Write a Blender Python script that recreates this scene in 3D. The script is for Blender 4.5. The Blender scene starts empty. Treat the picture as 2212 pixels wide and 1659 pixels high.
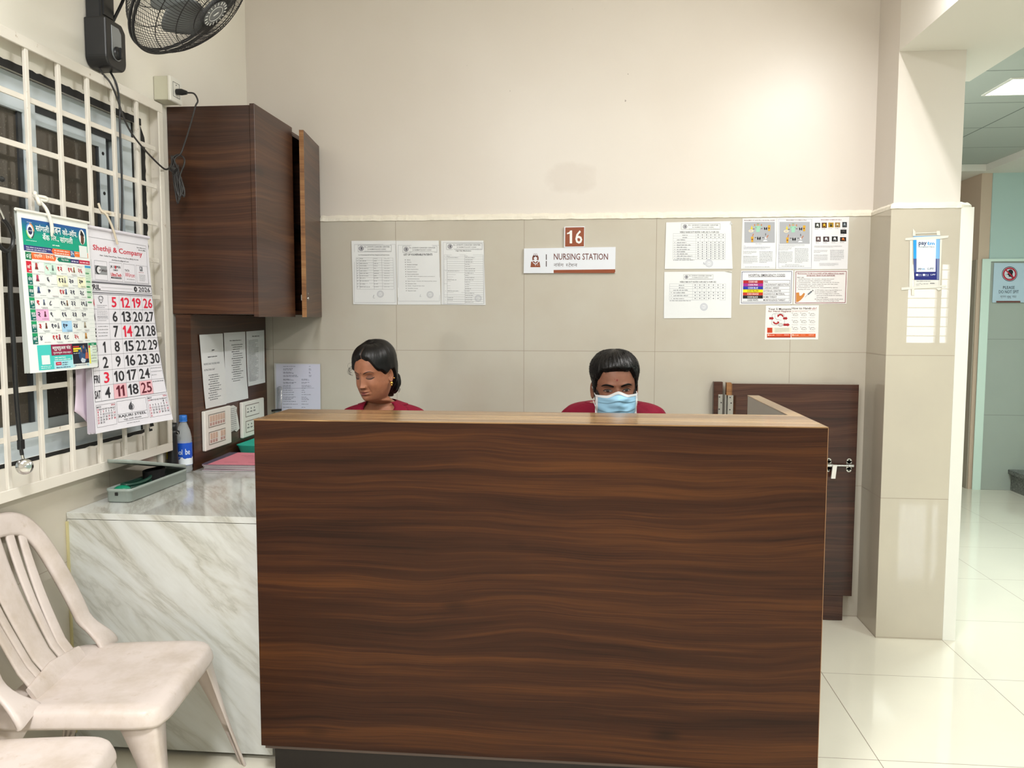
import bpy, bmesh, math, random
from mathutils import Vector, Matrix, noise
random.seed(7)
S = bpy.context.scene
COL = S.collection
PI = math.pi

# ---------------------------------------------------------------- camera
cam_d = bpy.data.cameras.new('camera'); cam = bpy.data.objects.new('camera', cam_d); COL.objects.link(cam)
cam_d.sensor_fit = 'HORIZONTAL'; cam_d.sensor_width = 36.0; cam_d.lens = 36.0 * 1787.6 / 2212
cam_d.clip_start = 0.02; cam_d.clip_end = 60
pit, yaw, rol = math.radians(4.503), math.radians(5.459), math.radians(0.091)
fwd = Vector((-math.sin(yaw) * math.cos(pit), math.cos(yaw) * math.cos(pit), -math.sin(pit)))
rgt = Vector((math.cos(yaw), math.sin(yaw), 0)); upv = rgt.cross(fwd)
r2 = rgt * math.cos(rol) + upv * math.sin(rol); u2 = -rgt * math.sin(rol) + upv * math.cos(rol)
cam.matrix_world = Matrix(((r2.x, u2.x, -fwd.x, 0), (r2.y, u2.y, -fwd.y, 0), (r2.z, u2.z, -fwd.z, 1.36), (0, 0, 0, 1)))
S.camera = cam

# ---------------------------------------------------------------- world (daylight behind the far rear window only)
W = bpy.data.worlds.new('world'); S.world = W; W.use_nodes = True
W.node_tree.nodes['Background'].inputs[0].default_value = (0.86, 0.93, 1.0, 1)
W.node_tree.nodes['Background'].inputs[1].default_value = 9.0
try:
    W.cycles.sampling_method = 'NONE'
except Exception:
    pass
S.cycles.use_denoising = True
S.cycles.max_bounces = 10; S.cycles.diffuse_bounces = 5; S.cycles.glossy_bounces = 5; S.cycles.transmission_bounces = 8
S.cycles.sample_clamp_indirect = 6.0
S.cycles.caustics_reflective = False; S.cycles.caustics_refractive = False
S.view_settings.view_transform = 'Standard'; S.view_settings.look = 'None'
S.view_settings.gamma = 1.0; S.view_settings.use_curve_mapping = False
S.view_settings.exposure = 0.36

def area(name, loc, rot, sx, sy, power, col):
    d = bpy.data.lights.new(name, 'AREA'); d.shape = 'RECTANGLE'; d.size = sx; d.size_y = sy
    d.energy = power; d.color = col
    o = bpy.data.objects.new(name, d); COL.objects.link(o); o.location = loc; o.rotation_euler = rot
    return o
# ceiling lights of the room behind the camera and of the corridor on the right
area('ceiling_light_source', (-0.55, 0.55, 3.02), (0, 0, 0), 0.58, 0.58, 56, (0.98, 0.985, 0.995))
area('ceiling_light_source', (-0.3, -1.7, 3.02), (0, 0, 0), 0.58, 0.58, 56, (0.98, 0.985, 0.995))
area('ceiling_light_source', (2.75, 1.6, 2.53), (0, 0, 0), 0.58, 0.58, 28, (0.93, 1.0, 0.97))
area('ceiling_light_source', (2.75, -1.2, 2.53), (0, 0, 0), 0.58, 0.58, 28, (0.93, 1.0, 0.97))
area('ceiling_light_source', (2.38, 4.56, 2.53), (0, 0, 0), 0.56, 0.22, 30, (0.88, 1.0, 0.98))
# tube light on the left face of the beam
area('tube_light_source', (1.135, 2.45, 2.66), (0, math.radians(27), 0), 0.03, 1.15, 19, (1.0, 0.98, 0.97))

# ---------------------------------------------------------------- materials
_m = {}
def lin(c):
    return tuple((x / 12.92 if x <= 0.04045 else ((x + 0.055) / 1.055) ** 2.4) for x in [v / 255.0 for v in c])
def mat(name, rgb, rough=0.5, metal=0.0, spec=0.5, **kw):
    """rgb in 0-255 sRGB"""
    if name in _m: return _m[name]
    m = bpy.data.materials.new(name); m.use_nodes = True
    b = m.node_tree.nodes['Principled BSDF']; c = lin(rgb)
    b.inputs['Base Color'].default_value = (*c, 1); b.inputs['Roughness'].default_value = rough
    b.inputs['Metallic'].default_value = metal; b.inputs['Specular IOR Level'].default_value = spec
    for k, v in kw.items(): b.inputs[k.replace('_', ' ')].default_value = v
    _m[name] = m
    return m
class NT:
    def __init__(s, m): s.t = m.node_tree; s.b = s.t.nodes['Principled BSDF']
    def n(s, typ, **kw):
        nd = s.t.nodes.new(typ)
        for k, v in kw.items(): setattr(nd, k, v)
        return nd
    def l(s, a, b): s.t.links.new(a, b)
    def math(s, op, a, b=None, c=None):
        nd = s.n('ShaderNodeMath', operation=op)
        for i, x in enumerate((a, b, c)):
            if x is None: continue
            if isinstance(x, (int, float)): nd.inputs[i].default_value = x
            else: s.l(x, nd.inputs[i])
        return nd.outputs[0]
    def noise(s, vec, scale, detail=3, rough=0.5, dist=0.0):
        nd = s.n('ShaderNodeTexNoise'); nd.inputs['Scale'].default_value = scale
        nd.inputs['Detail'].default_value = detail; nd.inputs['Roughness'].default_value = rough
        nd.inputs['Distortion'].default_value = dist
        s.l(vec, nd.inputs['Vector']); return nd.outputs['Fac']
    def ramp(s, fac, stops):
        nd = s.n('ShaderNodeValToRGB'); e = nd.color_ramp.elements
        while len(e) > 1: e.remove(e[-1])
        e[0].position = stops[0][0]; e[0].color = (*lin(stops[0][1]), 1)
        for p, c in stops[1:]:
            x = e.new(p); x.color = (*lin(c), 1)
        s.l(fac, nd.inputs[0]); return nd.outputs[0]
    def mix(s, fac, a, b, mode='MIX'):
        nd = s.n('ShaderNodeMix', data_type='RGBA', blend_type=mode)
        for sock, x in ((nd.inputs[0], fac), (nd.inputs[6], a), (nd.inputs[7], b)):
            if isinstance(x, (int, float)): sock.default_value = x
            elif isinstance(x, tuple): sock.default_value = (*lin(x), 1)
            else: s.l(x, sock)
        return nd.outputs[2]
    def pos(s): return s.n('ShaderNodeNewGeometry').outputs['Position']
    def xyz(s, v):
        nd = s.n('ShaderNodeSeparateXYZ'); s.l(v, nd.inputs[0]); return nd.outputs
    def vec(s, x, y, z):
        nd = s.n('ShaderNodeCombineXYZ')
        for i, q in enumerate((x, y, z)):
            if isinstance(q, (int, float)): nd.inputs[i].default_value = q
            else: s.l(q, nd.inputs[i])
        return nd.outputs[0]
    def bump(s, h, strength=0.2, dist=0.002):
        nd = s.n('ShaderNodeBump'); nd.inputs['Strength'].default_value = strength; nd.inputs['Distance'].default_value = dist
        s.l(h, nd.inputs['Height']); s.l(nd.outputs[0], s.b.inputs['Normal'])
    def line(s, coord, pitch, off, half):
        """1 inside a thin line repeated every pitch"""
        a = s.math('ADD', s.math('DIVIDE', s.math('SUBTRACT', coord, off), pitch), 0.5)
        d = s.math('ABSOLUTE', s.math('SUBTRACT', s.math('FRACT', a), 0.5))
        return s.math('LESS_THAN', d, half / pitch)

def wood(name, dark, mid, light, rough=0.22, seed=0.0, scale=1.0, sp=0.5):
    m = mat(name, mid, rough, spec=sp); t = NT(m)
    P = t.xyz(t.pos()); N = t.xyz(t.n('ShaderNodeNewGeometry').outputs['Normal'])
    flat = t.math('GREATER_THAN', t.math('ABSOLUTE', N[2]), 0.5)
    across = t.math('ADD', t.math('MULTIPLY', P[2], t.math('SUBTRACT', 1.0, flat)), t.math('MULTIPLY', P[1], flat))
    along = t.math('ADD', P[0], P[1])
    wav = t.noise(t.vec(t.math('MULTIPLY', along, 1.3), t.math('MULTIPLY', across, 3.0), seed), 1.0, 2)
    ac2 = t.math('ADD', across, t.math('MULTIPLY', wav, 0.10))
    v1 = t.vec(t.math('MULTIPLY', along, 0.5 * scale), t.math('MULTIPLY', ac2, 12 * scale), seed + 3.1)
    n1 = t.noise(v1, 1.0, 3, 0.55, 0.25)
    v2 = t.vec(t.math('MULTIPLY', along, 1.5 * scale), t.math('MULTIPLY', ac2, 60 * scale), seed + 7.7)
    n2 = t.noise(v2, 1.0, 4, 0.65, 0.15)
    v3 = t.vec(t.math('MULTIPLY', along, 3.0), t.math('MULTIPLY', ac2, 230), seed + 1.2)
    n3 = t.noise(v3, 1.0, 2, 0.5)
    f = t.math('ADD', t.math('MULTIPLY', n1, 0.44), t.math('ADD', t.math('MULTIPLY', n2, 0.34), t.math('MULTIPLY', n3, 0.22)))
    col = t.ramp(f, [(0.38, dark), (0.50, mid), (0.63, light)])
    # small dark knots
    vo = t.n('ShaderNodeTexVoronoi'); vo.inputs['Scale'].default_value = 1.0
    t.l(t.vec(t.math('MULTIPLY', along, 2.3), t.math('MULTIPLY', across, 5.5), seed), vo.inputs['Vector'])
    kn = t.ramp(vo.outputs['Distance'], [(0.0, (70, 70, 70)), (0.07, (190, 190, 190)), (0.13, (255, 255, 255))])
    col = t.mix(0.75, col, kn, 'MULTIPLY')
    t.l(col, t.b.inputs['Base Color'])
    t.bump(n2, 0.06, 0.001)
    return m
WALNUT = wood('walnut_laminate', (36, 17, 8), (55, 29, 15), (80, 46, 21), 0.34, sp=.2)
WALNUT_DOOR = wood('walnut_laminate_upper', (44, 24, 15), (66, 39, 26), (96, 62, 40), 0.36, 5.0)
EDGE = wood('orange_ply_edge', (118, 78, 42), (148, 102, 58), (172, 128, 80), 0.5, 2.0)
TOPLAM = wood('honey_counter_top', (98, 72, 46), (134, 102, 68), (186, 152, 104), 0.20, 9.0)  # light streaks in the grain also paint the glare on the ledge
KICK = mat('black_kick_board', (30, 21, 17), 0.5)
GREYLAM = mat('grey_laminate', (150, 142, 134), 0.35)

def wall_paint(name, base, rough, blotch, stain=None):
    m = mat(name, base, rough); t = NT(m); p = t.pos()
    n = t.noise(p, 1.4, 3, 0.55)
    c = t.mix(t.ramp(n, [(0.4, (0, 0, 0)), (0.7, (255, 255, 255))]), base, blotch)
    sp = t.noise(p, 34.0, 2, 0.5)
    spk = t.ramp(sp, [(0.80, (0, 0, 0)), (0.815, (255, 255, 255))])
    c = t.mix(t.math('MULTIPLY', spk, 0.6), c, (96, 82, 70))
    if stain:
        q = t.xyz(p); sx, sz = stain
        a_ = t.math('ADD', t.math('POWER', t.math('ABSOLUTE', t.math('DIVIDE', t.math('SUBTRACT', q[0], sx), 0.125)), 3.0), t.math('POWER', t.math('ABSOLUTE', t.math('DIVIDE', t.math('SUBTRACT', q[2], sz), 0.075)), 3.0))
        a_ = t.math('ADD', a_, t.math('MULTIPLY', t.math('SUBTRACT', t.noise(p, 9.0, 4, 0.7), 0.5), 2.2))
        k_ = t.ramp(a_, [(0.3, (110, 110, 110)), (1.0, (0, 0, 0))]); c = t.mix(k_, c, (168, 150, 136))
    t.l(c, t.b.inputs['Base Color'])
    t.bump(t.noise(p, 5.0, 4, 0.6), 0.06, 0.01)
    return m
PAINT = wall_paint('cream_wall_paint', (215, 208, 200), 0.38, (211, 203, 194), (-.10, 2.0))
PAINTL = wall_paint('tube_lit_wall_paint', (236, 231, 221), 0.42, (232, 227, 216))  # same wall paint, lightened to carry the tube light on the left wall
CEIL = mat('white_ceiling_paint', (226, 222, 214), 0.7)
PLAST = mat('rough_white_plaster', (236, 230, 216), 0.8)
NT(PLAST).bump(NT(PLAST).noise(NT(PLAST).pos(), 60, 4, 0.6), 0.6, 0.004)

def tiles(name, base, ax, off, pitch, rough, ref, line_c=(150, 138, 122), half=0.0011, var=(187, 179, 165)):
    m = mat(name, base, rough, spec=ref); t = NT(m); P = t.xyz(t.pos())
    a, b = P['XYZ'.index(ax[0])], P['XYZ'.index(ax[1])]
    g = t.math('MAXIMUM', t.line(a, pitch[0], off[0], half), t.line(b, pitch[1], off[1], half))
    n = t.noise(t.pos(), 2.2, 4, 0.6)
    c = t.mix(t.ramp(n, [(0.35, (0, 0, 0)), (0.7, (255, 255, 255))]), base, var)
    c = t.mix(g, c, line_c)
    t.l(c, t.b.inputs['Base Color'])
    t.l(t.math('ADD', rough, t.math('MULTIPLY', g, 0.5)), t.b.inputs['Roughness'])
    return m
TILE_BACK = tiles('beige_wall_tile_back', (193, 188, 176), 'XZ', (-0.912, 1.212), (0.601, 0.603), 0.10, 0.5)
TILE_SIDE = tiles('beige_wall_tile_side', (192, 185, 171), 'YZ', (3.81, 1.212), (0.601, 0.603), 0.10, 0.5)
TILE_PIL = tiles('beige_pillar_tile', (194, 186, 170), 'XZ', (5.0, 1.211), (20, 0.603), 0.008, 0.5)
TILE_FLOOR = tiles('cream_floor_tile', (226, 221, 205), 'XY', (0.897, 3.197), (0.6005, 0.638), 0.07, 0.5, (128, 114, 98), 0.0012, (222, 217, 202))
def mirror_white(name, rgb, rough=0.25): return mat(name, rgb, rough)
WHITE = mat('white_laminate_strip', (226, 225, 218), 0.22)
MINT = mat('mint_wall_paint', (178, 202, 198), 0.4)
MINTTILE = tiles('mint_grey_wall_tile', (168, 176, 168), 'XZ', (0, 0.603), (30, 0.603), 0.15, 0.4, (130, 135, 128), 0.0018, (164, 172, 164))
MINTW = mat('pale_mint_gloss', (212, 232, 222), 0.3)
CEILTILE = mat('sage_ceiling_panel', (176, 184, 178), 0.7)
BEIGE = mat('beige_far_paint', (200, 178, 158), 0.5)

def marble(name='white_marble_laminate'):
    m = mat(name, (214, 216, 208), 0.10, spec=0.5); t = NT(m); P = t.xyz(t.pos())
    N = t.xyz(t.n('ShaderNodeNewGeometry').outputs['Normal'])
    flat = t.math('GREATER_THAN', t.math('ABSOLUTE', N[2]), 0.5)
    a = t.math('ADD', P[0], t.math('MULTIPLY', t.math('SUBTRACT', P[1], 2.37), flat))
    z = t.math('ADD', P[2], t.math('MULTIPLY', P[1], t.math('MULTIPLY', flat, -0.4)))
    # rotate so that veins fall to the right
    u = t.math('ADD', t.math('MULTIPLY', a, 0.62), t.math('MULTIPLY', z, 0.78))
    w = t.math('SUBTRACT', t.math('MULTIPLY', a, 0.78), t.math('MULTIPLY', z, 0.62))
    vec = t.vec(t.math('MULTIPLY', u, 5.5), t.math('MULTIPLY', w, 1.1), t.math('MULTIPLY', flat, 4.0))
    n1 = t.noise(vec, 1.0, 6, 0.62, 0.55)
    ridge = t.math('ABSOLUTE', t.math('SUBTRACT', n1, 0.5))
    v = t.ramp(ridge, [(0.0, (170, 169, 160)), (0.02, (188, 188, 180)), (0.06, (200, 202, 198)), (0.14, (210, 213, 211))])
    vec2 = t.vec(t.math('MULTIPLY', u, 2.6), t.math('MULTIPLY', w, 0.7), 7.0)
    n2 = t.noise(vec2, 1.2, 5, 0.6, 0.4)
    c = t.mix(t.ramp(n2, [(0.34, (255, 255, 255)), (0.50, (20, 20, 20))]), v, (210, 213, 211))
    t.l(c, t.b.inputs['Base Color'])
    return m
MARBLE = marble()
GRANITE = mat('grey_granite', (90, 90, 86), 0.35)
_t = NT(GRANITE); _t.l(_t.ramp(_t.noise(_t.pos(), 70, 4, 0.7), [(0.35, (52, 54, 54)), (0.6, (120, 120, 115)), (0.75, (150, 150, 144))]), _t.b.inputs['Base Color'])
GRILLE = mat('cream_enamel_steel', (222, 216, 206), 0.38)
_t = NT(GRILLE); _n = _t.noise(_t.pos(), 45, 4, 0.65)
_t.l(_t.mix(_t.ramp(_n, [(0.66, (0, 0, 0)), (0.74, (255, 255, 255))]), (222, 216, 206), (172, 154, 134)), _t.b.inputs['Base Color'])
ALU = mat('brushed_aluminium', (206, 216, 222), 0.35, 0.1)
ALUD = mat('dark_window_gasket', (52, 54, 56), 0.5)
BLACK = mat('black_plastic', (24, 25, 27), 0.35)
CAULK = mat('black_caulk', (20, 20, 20), 0.7)
CHROME = mat('chrome', (205, 205, 205), 0.15, 1.0)
STEEL = mat('dull_steel', (168, 165, 158), 0.38, 0.6)
GLASSD = mat('dusty_dark_glass', (74, 68, 59), 0.06, spec=0.6)
_t = NT(GLASSD); _n = _t.noise(_t.pos(), 130, 3, 0.7)
_z = _t.xyz(_t.pos())
_g = _t.math('MULTIPLY', _t.ramp(_n, [(0.62, (0, 0, 0)), (0.72, (255, 255, 255))]), _t.noise(_t.pos(), 5, 2))
_t.l(_t.mix(_g, (76, 70, 61), (150, 142, 128)), _t.b.inputs['Base Color'])
GLASSB = mat('dark_clean_glass', (20, 19, 18), 0.05, spec=0.6)
WHITEP = mat('white_plastic', (233, 231, 224), 0.3)

# ---------------------------------------------------------------- mesh builder
class MB:
    def __init__(s): s.v = []; s.f = []; s.m = []; s.sm = []
    def add(s, vs, fs, mi=0, smooth=False):
        o = len(s.v); s.v += [Vector(v) for v in vs]
        for f in fs: s.f.append([i + o for i in f]); s.m.append(mi); s.sm.append(smooth)
        return s
    def box(s, x0, x1, y0, y1, z0, z1, mi=0, bev=0.0):
        if x0 > x1: x0, x1 = x1, x0
        if y0 > y1: y0, y1 = y1, y0
        if z0 > z1: z0, z1 = z1, z0
        if bev <= 0:
            v = [(x, y, z) for x in (x0, x1) for y in (y0, y1) for z in (z0, z1)]
            s.add(v, [(0, 1, 3, 2), (4, 6, 7, 5), (0, 4, 5, 1), (2, 3, 7, 6), (0, 2, 6, 4), (1, 5, 7, 3)], mi)
        else:
            b = bev
            v = []; idx = {}
            for X in (0, 1):
                for Y in (0, 1):
                    for Z in (0, 1):
                        x = (x0, x1)[X]; y = (y0, y1)[Y]; z = (z0, z1)[Z]
                        sx, sy, sz = (b, -b)[X], (b, -b)[Y], (b, -b)[Z]
                        for a, p in enumerate(((x, y + sy, z + sz), (x + sx, y, z + sz), (x + sx, y + sy, z))):
                            idx[(X, Y, Z, a)] = len(v); v.append(p)
            F = []
            for X in (0, 1): F.append([idx[(X, a, c, 0)] for a, c in ((0, 0), (1, 0), (1, 1), (0, 1))][::(1 if X else -1)])
            for Y in (0, 1): F.append([idx[(a, Y, c, 1)] for a, c in ((0, 0), (1, 0), (1, 1), (0, 1))][::(-1 if Y else 1)])
            for Z in (0, 1): F.append([idx[(a, c, Z, 2)] for a, c in ((0, 0), (1, 0), (1, 1), (0, 1))][::(1 if Z else -1)])
            for X in (0, 1):
                for Y in (0, 1): F.append([idx[(X, Y, 0, 0)], idx[(X, Y, 0, 1)], idx[(X, Y, 1, 1)], idx[(X, Y, 1, 0)]])
                for Z in (0, 1): F.append([idx[(X, 0, Z, 0)], idx[(X, 0, Z, 2)], idx[(X, 1, Z, 2)], idx[(X, 1, Z, 0)]])
            for Y in (0, 1):
                for Z in (0, 1): F.append([idx[(0, Y, Z, 1)], idx[(0, Y, Z, 2)], idx[(1, Y, Z, 2)], idx[(1, Y, Z, 1)]])
            for X in (0, 1):
                for Y in (0, 1):
                    for Z in (0, 1): F.append([idx[(X, Y, Z, a)] for a in (0, 1, 2)])
            s.add(v, F, mi)
        return s
    def prism(s, pts, axis, a, b, mi=0):
        """polygon pts (two coords) extruded along axis from a to b"""
        def P(p, t):
            return {'X': (t, p[0], p[1]), 'Y': (p[0], t, p[1]), 'Z': (p[0], p[1], t)}[axis]
        n = len(pts); v = [P(p, a) for p in pts] + [P(p, b) for p in pts]
        s.add(v, [list(range(n))[::-1], list(range(n, 2 * n))] + [(i, (i + 1) % n, n + (i + 1) % n, n + i) for i in range(n)], mi)
        return s
    def ring_loft(s, rings, mi=0, closed=True, caps=True, smooth=True):
        n = len(rings[0]); v = [p for r in rings for p in r]; F = []
        for i in range(len(rings) - 1):
            for j in range(n if closed else n - 1):
                k = (j + 1) % n
                F.append((i * n + j, i * n + k, (i + 1) * n + k, (i + 1) * n + j))
        s.add(v, F, mi, smooth)
        if caps and closed:
            s.add(rings[0], [list(range(n))[::-1]], mi); s.add(rings[-1], [list(range(n))], mi)
        return s
    def tube(s, pts, r, mi=0, n=8, caps=True, closed=False):
        pts = [Vector(p) for p in pts]; R = r if isinstance(r, (list, tuple)) else [r] * len(pts)
        rings = []; up = None
        for i, p in enumerate(pts):
            if closed: t = (pts[(i + 1) % len(pts)] - pts[i - 1])
            else: t = (pts[min(i + 1, len(pts) - 1)] - pts[max(i - 1, 0)])
            t = t.normalized() if t.length > 1e-9 else Vector((0, 0, 1))
            if up is None:
                up = t.orthogonal().normalized()
            else:
                up = (up - t * up.dot(t))
                up = up.normalized() if up.length > 1e-6 else t.orthogonal().normalized()
            w = t.cross(up)
            rings.append([p + (up * math.cos(a) + w * math.sin(a)) * R[i] for a in [2 * PI * k / n for k in range(n)]])
        if closed: rings.append(rings[0])
        return s.ring_loft(rings, mi, True, caps and not closed)
    def lathe(s, prof, c=(0, 0, 0), axis=(0, 0, 1), n=24, mi=0, smooth=True, caps=True):
        ax = Vector(axis).normalized(); a = ax.orthogonal().normalized(); b = ax.cross(a); c = Vector(c)
        rings = [[c + ax * h + (a * math.cos(t) + b * math.sin(t)) * r for t in [2 * PI * k / n for k in range(n)]] for r, h in prof]
        return s.ring_loft(rings, mi, True, caps, smooth)
    def grid(s, fn, nu, nv, mi=0, smooth=True, keep=None):
        v = [fn(i / nu, j / nv) for i in range(nu + 1) for j in range(nv + 1)]
        F = []
        for i in range(nu):
            for j in range(nv):
                if keep is None or keep((i + .5) / nu, (j + .5) / nv):
                    F.append((i * (nv + 1) + j, (i + 1) * (nv + 1) + j, (i + 1) * (nv + 1) + j + 1, i * (nv + 1) + j + 1))
        s.add(v, F, mi, smooth); return s

def smooth_pts(pts, k=6):
    """Catmull-Rom resampling"""
    P = [Vector(p) for p in pts]; P = [P[0]] + P + [P[-1]]; out = []
    for i in range(1, len(P) - 2):
        for j in range(k):
            t = j / k
            out.append(0.5 * ((2 * P[i]) + (P[i + 1] - P[i - 1]) * t + (2 * P[i - 1] - 5 * P[i] + 4 * P[i + 1] - P[i + 2]) * t * t
                       + (3 * P[i] - P[i - 1] - 3 * P[i + 1] + P[i + 2]) * t ** 3))
    out.append(P[-2]); return out

def obj(name, mb, mats, parent=None, local=False, bevel=0, subsurf=0, solid=0, auto=True):
    me = bpy.data.meshes.new(name)
    off = Vector((0, 0, 0)) if (parent is None or local) else WPOS.get(parent.name, Vector((0, 0, 0)))
    me.from_pydata([tuple(v - off) for v in mb.v], [], mb.f)
    if not isinstance(mats, (list, tuple)): mats = [mats]
    for m in mats: me.materials.append(m)
    for p, mi, sm in zip(me.polygons, mb.m, mb.sm): p.material_index = mi; p.use_smooth = sm
    bm = bmesh.new(); bm.from_mesh(me)
    if bevel or subsurf or solid: bmesh.ops.remove_doubles(bm, verts=bm.verts, dist=1e-5)
    bmesh.ops.recalc_face_normals(bm, faces=bm.faces); bm.to_mesh(me); bm.free()
    o = bpy.data.objects.new(name, me); COL.objects.link(o)
    if parent is not None: o.parent = parent
    if not local: WPOS[o.name] = off
    if solid:
        q = o.modifiers.new('solid', 'SOLIDIFY'); q.thickness = solid; q.offset = 0
    if bevel:
        q = o.modifiers.new('bevel', 'BEVEL'); q.width = bevel; q.segments = 2; q.limit_method = 'ANGLE'
    if subsurf:
        q = o.modifiers.new('subsurf', 'SUBSURF'); q.levels = subsurf; q.render_levels = subsurf
    return o
WPOS = {}
def thing(name, label, cat, loc=(0, 0, 0), group=None, rotz=0):
    o = bpy.data.objects.new(name, None); COL.objects.link(o); o.location = loc; o.rotation_euler = (0, 0, rotz)
    o.empty_display_size = 0.05; o['label'] = label; o['category'] = cat
    if group: o['group'] = group
    WPOS[o.name] = Vector(loc); return o
def tag(o, label, cat, group=None):
    o['label'] = label; o['category'] = cat
    if group: o['group'] = group
    return o
def struct(name, mb, m, parent=None, **k):
    o = obj(name, mb, m, parent, **k)
    if parent is None: o['kind'] = 'structure'
    return o
# ================================================================= ROOM
BY = 3.83; LX = -1.62
struct('floor', MB().box(-1.9, 5.0, -4.1, 9.2, -0.1, 0), TILE_FLOOR)
struct('ceiling', MB().box(-1.9, 1.235, -4.1, 4.0, 3.1, 3.2), CEIL)
# back wall: plaster above, tile cladding below standing 12 mm proud
struct('wall_back', MB().box(-1.85, 1.24, BY + .012, BY + .2, 0, 3.1), PAINT)
struct('trim_1', MB().box(-1.55, 1.228, BY, BY + .012, 0, 1.815), TILE_BACK)
def ledge(pts, z0, z1, rough=.004, seed=0):
    """rough plaster lip following a path of (x,y, outward x, outward y, depth)"""
    mb = MB(); rings = []
    for i in range(len(pts) - 1):
        a, b = pts[i], pts[i + 1]; n = max(2, int(math.hypot(b[0] - a[0], b[1] - a[1]) / .012))
        for k in range(n + (i == len(pts) - 2)):
            t = k / n; x = a[0] + (b[0] - a[0]) * t; y = a[1] + (b[1] - a[1]) * t
            ox = a[2] + (b[2] - a[2]) * t; oy = a[3] + (b[3] - a[3]) * t
            q = noise.noise(Vector((x * 25 + seed, y * 25, 0))) * rough; q2 = noise.noise(Vector((x * 40, y * 40 + seed, 5))) * rough
            d = a[4]
            rings.append([Vector((x, y, z0 + q * .4)), Vector((x + ox * (d + q), y + oy * (d + q), z0 + .001 + q2 * .5)),
                          Vector((x + ox * (d + q2), y + oy * (d + q2), z0 + (z1 - z0) * .55 + q)), Vector((x, y, z1 + q2))])
    return mb.ring_loft(rings, 0, True, True, False)
struct('trim_2', ledge([(-1.27, BY + .012, 0, -1, .017), (1.229, BY + .012, 0, -1, .017)], 1.813, 1.842), PLAST)
# left wall with the recess of the window
def lw(mb, y0, y1, z0, z1): mb.box(LX - .2, LX, y0, y1, z0, z1)
WY0, WY1, WZ0, WZ1 = 1.35, 2.895, 0.950, 2.062
m_ = MB(); lw(m_, -4.1, WY0, 0, 3.1); lw(m_, WY1, 4.0, 0, 3.1); lw(m_, WY0, WY1, WZ1, 3.1); lw(m_, WY0, WY1, 0, WZ0)
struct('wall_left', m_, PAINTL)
m_ = MB(); m_.box(LX, LX + .012, -4, 3.1, 0, .858)
struct('trim_3', m_, TILE_SIDE)
# wall closing the room behind the camera, with the bright barred window
RY = -3.9
m_ = MB()
rx0, rx1, rz0, rz1 = 4.0, 4.58, 1.03, 2.09
m_.box(-1.9, rx0, RY - .2, RY, 0, 3.1); m_.box(rx1, 5.0, RY - .2, RY, 0, 3.1); m_.box(rx0, rx1, RY - .2, RY, 0, rz0); m_.box(rx0, rx1, RY - .2, RY, rz1, 3.1)
struct('wall_rear', m_, PAINT)
m_ = MB()
m_.box(rx0, rx0 + .045, RY - .12, RY - .06, rz0, rz1); m_.box(4.40, 4.455, RY - .12, RY - .06, rz0, rz1); m_.box(rx1 - .035, rx1, RY - .12, RY - .06, rz0, rz1)
m_.box(rx0, rx1, RY - .12, RY - .06, rz0, rz0 + .03); m_.box(rx0, rx1, RY - .12, RY - .06, rz1 - .03, rz1)
for k in range(1, 9): m_.box(rx0, rx1, RY - .05, RY - .035, rz0 + k * .12 - .005, rz0 + k * .12 + .005)
w_ = struct('window_2', m_, WHITE)
struct('wall_right', MB().box(4.8, 5.0, -4.1, 9.2, 0, 3.1), MINT)
struct('wall_end', MB().box(1.2, 5.0, 9.0, 9.2, 0, 3.1), BEIGE)
# room side of the back wall continuing behind the pillar
struct('wall_corridor', MB().box(1.24, 1.49, BY, 9.0, 0, 3.1), PAINT)

# pillar: plaster shaft and tile cladding
PY = 3.58; PX0, PX1 = 1.235, 1.497
struct('wall_pillar', MB().box(PX0, PX1, PY + .012, BY + .05, 1.815, 3.1), PAINT)
struct('trim_4', MB().box(PX0 - .012, PX1, PY, BY + .04, 0, 1.815), TILE_PIL, bevel=.0015)
struct('trim_5', MB().box(PX1, PX1 + .052, PY, PY + .33, 0, 1.817), WHITE, bevel=.001)
struct('trim_6', ledge([(PX0, BY + .012, -1, 0, .014), (PX0, PY + .012, -1, -1, .016), (PX1, PY + .012, 0, -1, .016), (PX1 + .05, PY + .05, .3, -1, .012)], 1.813, 1.840, .003, 9), PLAST)
# beam
struct('ceiling_beam', MB().box(1.235, 1.71, -4.1, PY + .011, 2.445, 3.1).box(1.498, 1.71, PY + .011, 4.06, 2.445, 3.1), CEIL)
# corridor: suspended ceiling, bulkheads, far wall
m_ = MB().box(1.71, 4.8, -4.1, 9.0, 2.55, 2.6)
_t = NT(CEILTILE); _P = _t.xyz(_t.pos())
_g = _t.math('MAXIMUM', _t.line(_P[0], 0.62, 2.41, .004), _t.line(_P[1], 0.62, 4.275, .004))
_t.l(_t.mix(_g, (176, 184, 178), (92, 98, 94)), _t.b.inputs['Base Color'])
struct('ceiling_corridor', m_, CEILTILE)
struct('ceiling_bulkhead', MB().prism([(3.01, -4.1), (3.01, 6.79), (1.5, 6.79), (1.5, 9.0), (4.8, 9.0), (4.8, -4.1)], 'Z', 2.50, 2.55), CEIL)
FY = 6.88
struct('wall_far', MB().box(3.075, 4.8, FY + .02, 9.0, 1.83, 2.5).box(3.03, 3.075, FY + .02, 9.0, 0, 2.5), BEIGE)
struct('wall_mint', MB().box(3.11, 4.8, FY + .01, FY + .02, 1.83, 2.5), MINT)
struct('trim_7', MB().box(3.06, 4.8, FY, FY + .1, 0, 1.83), MINTTILE)
struct('trim_8', MB().box(3.052, 3.115, FY - .008, FY, 0, 1.835).box(3.115, 4.8, FY - .008, FY, 1.815, 1.835), MINTW)
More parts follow.
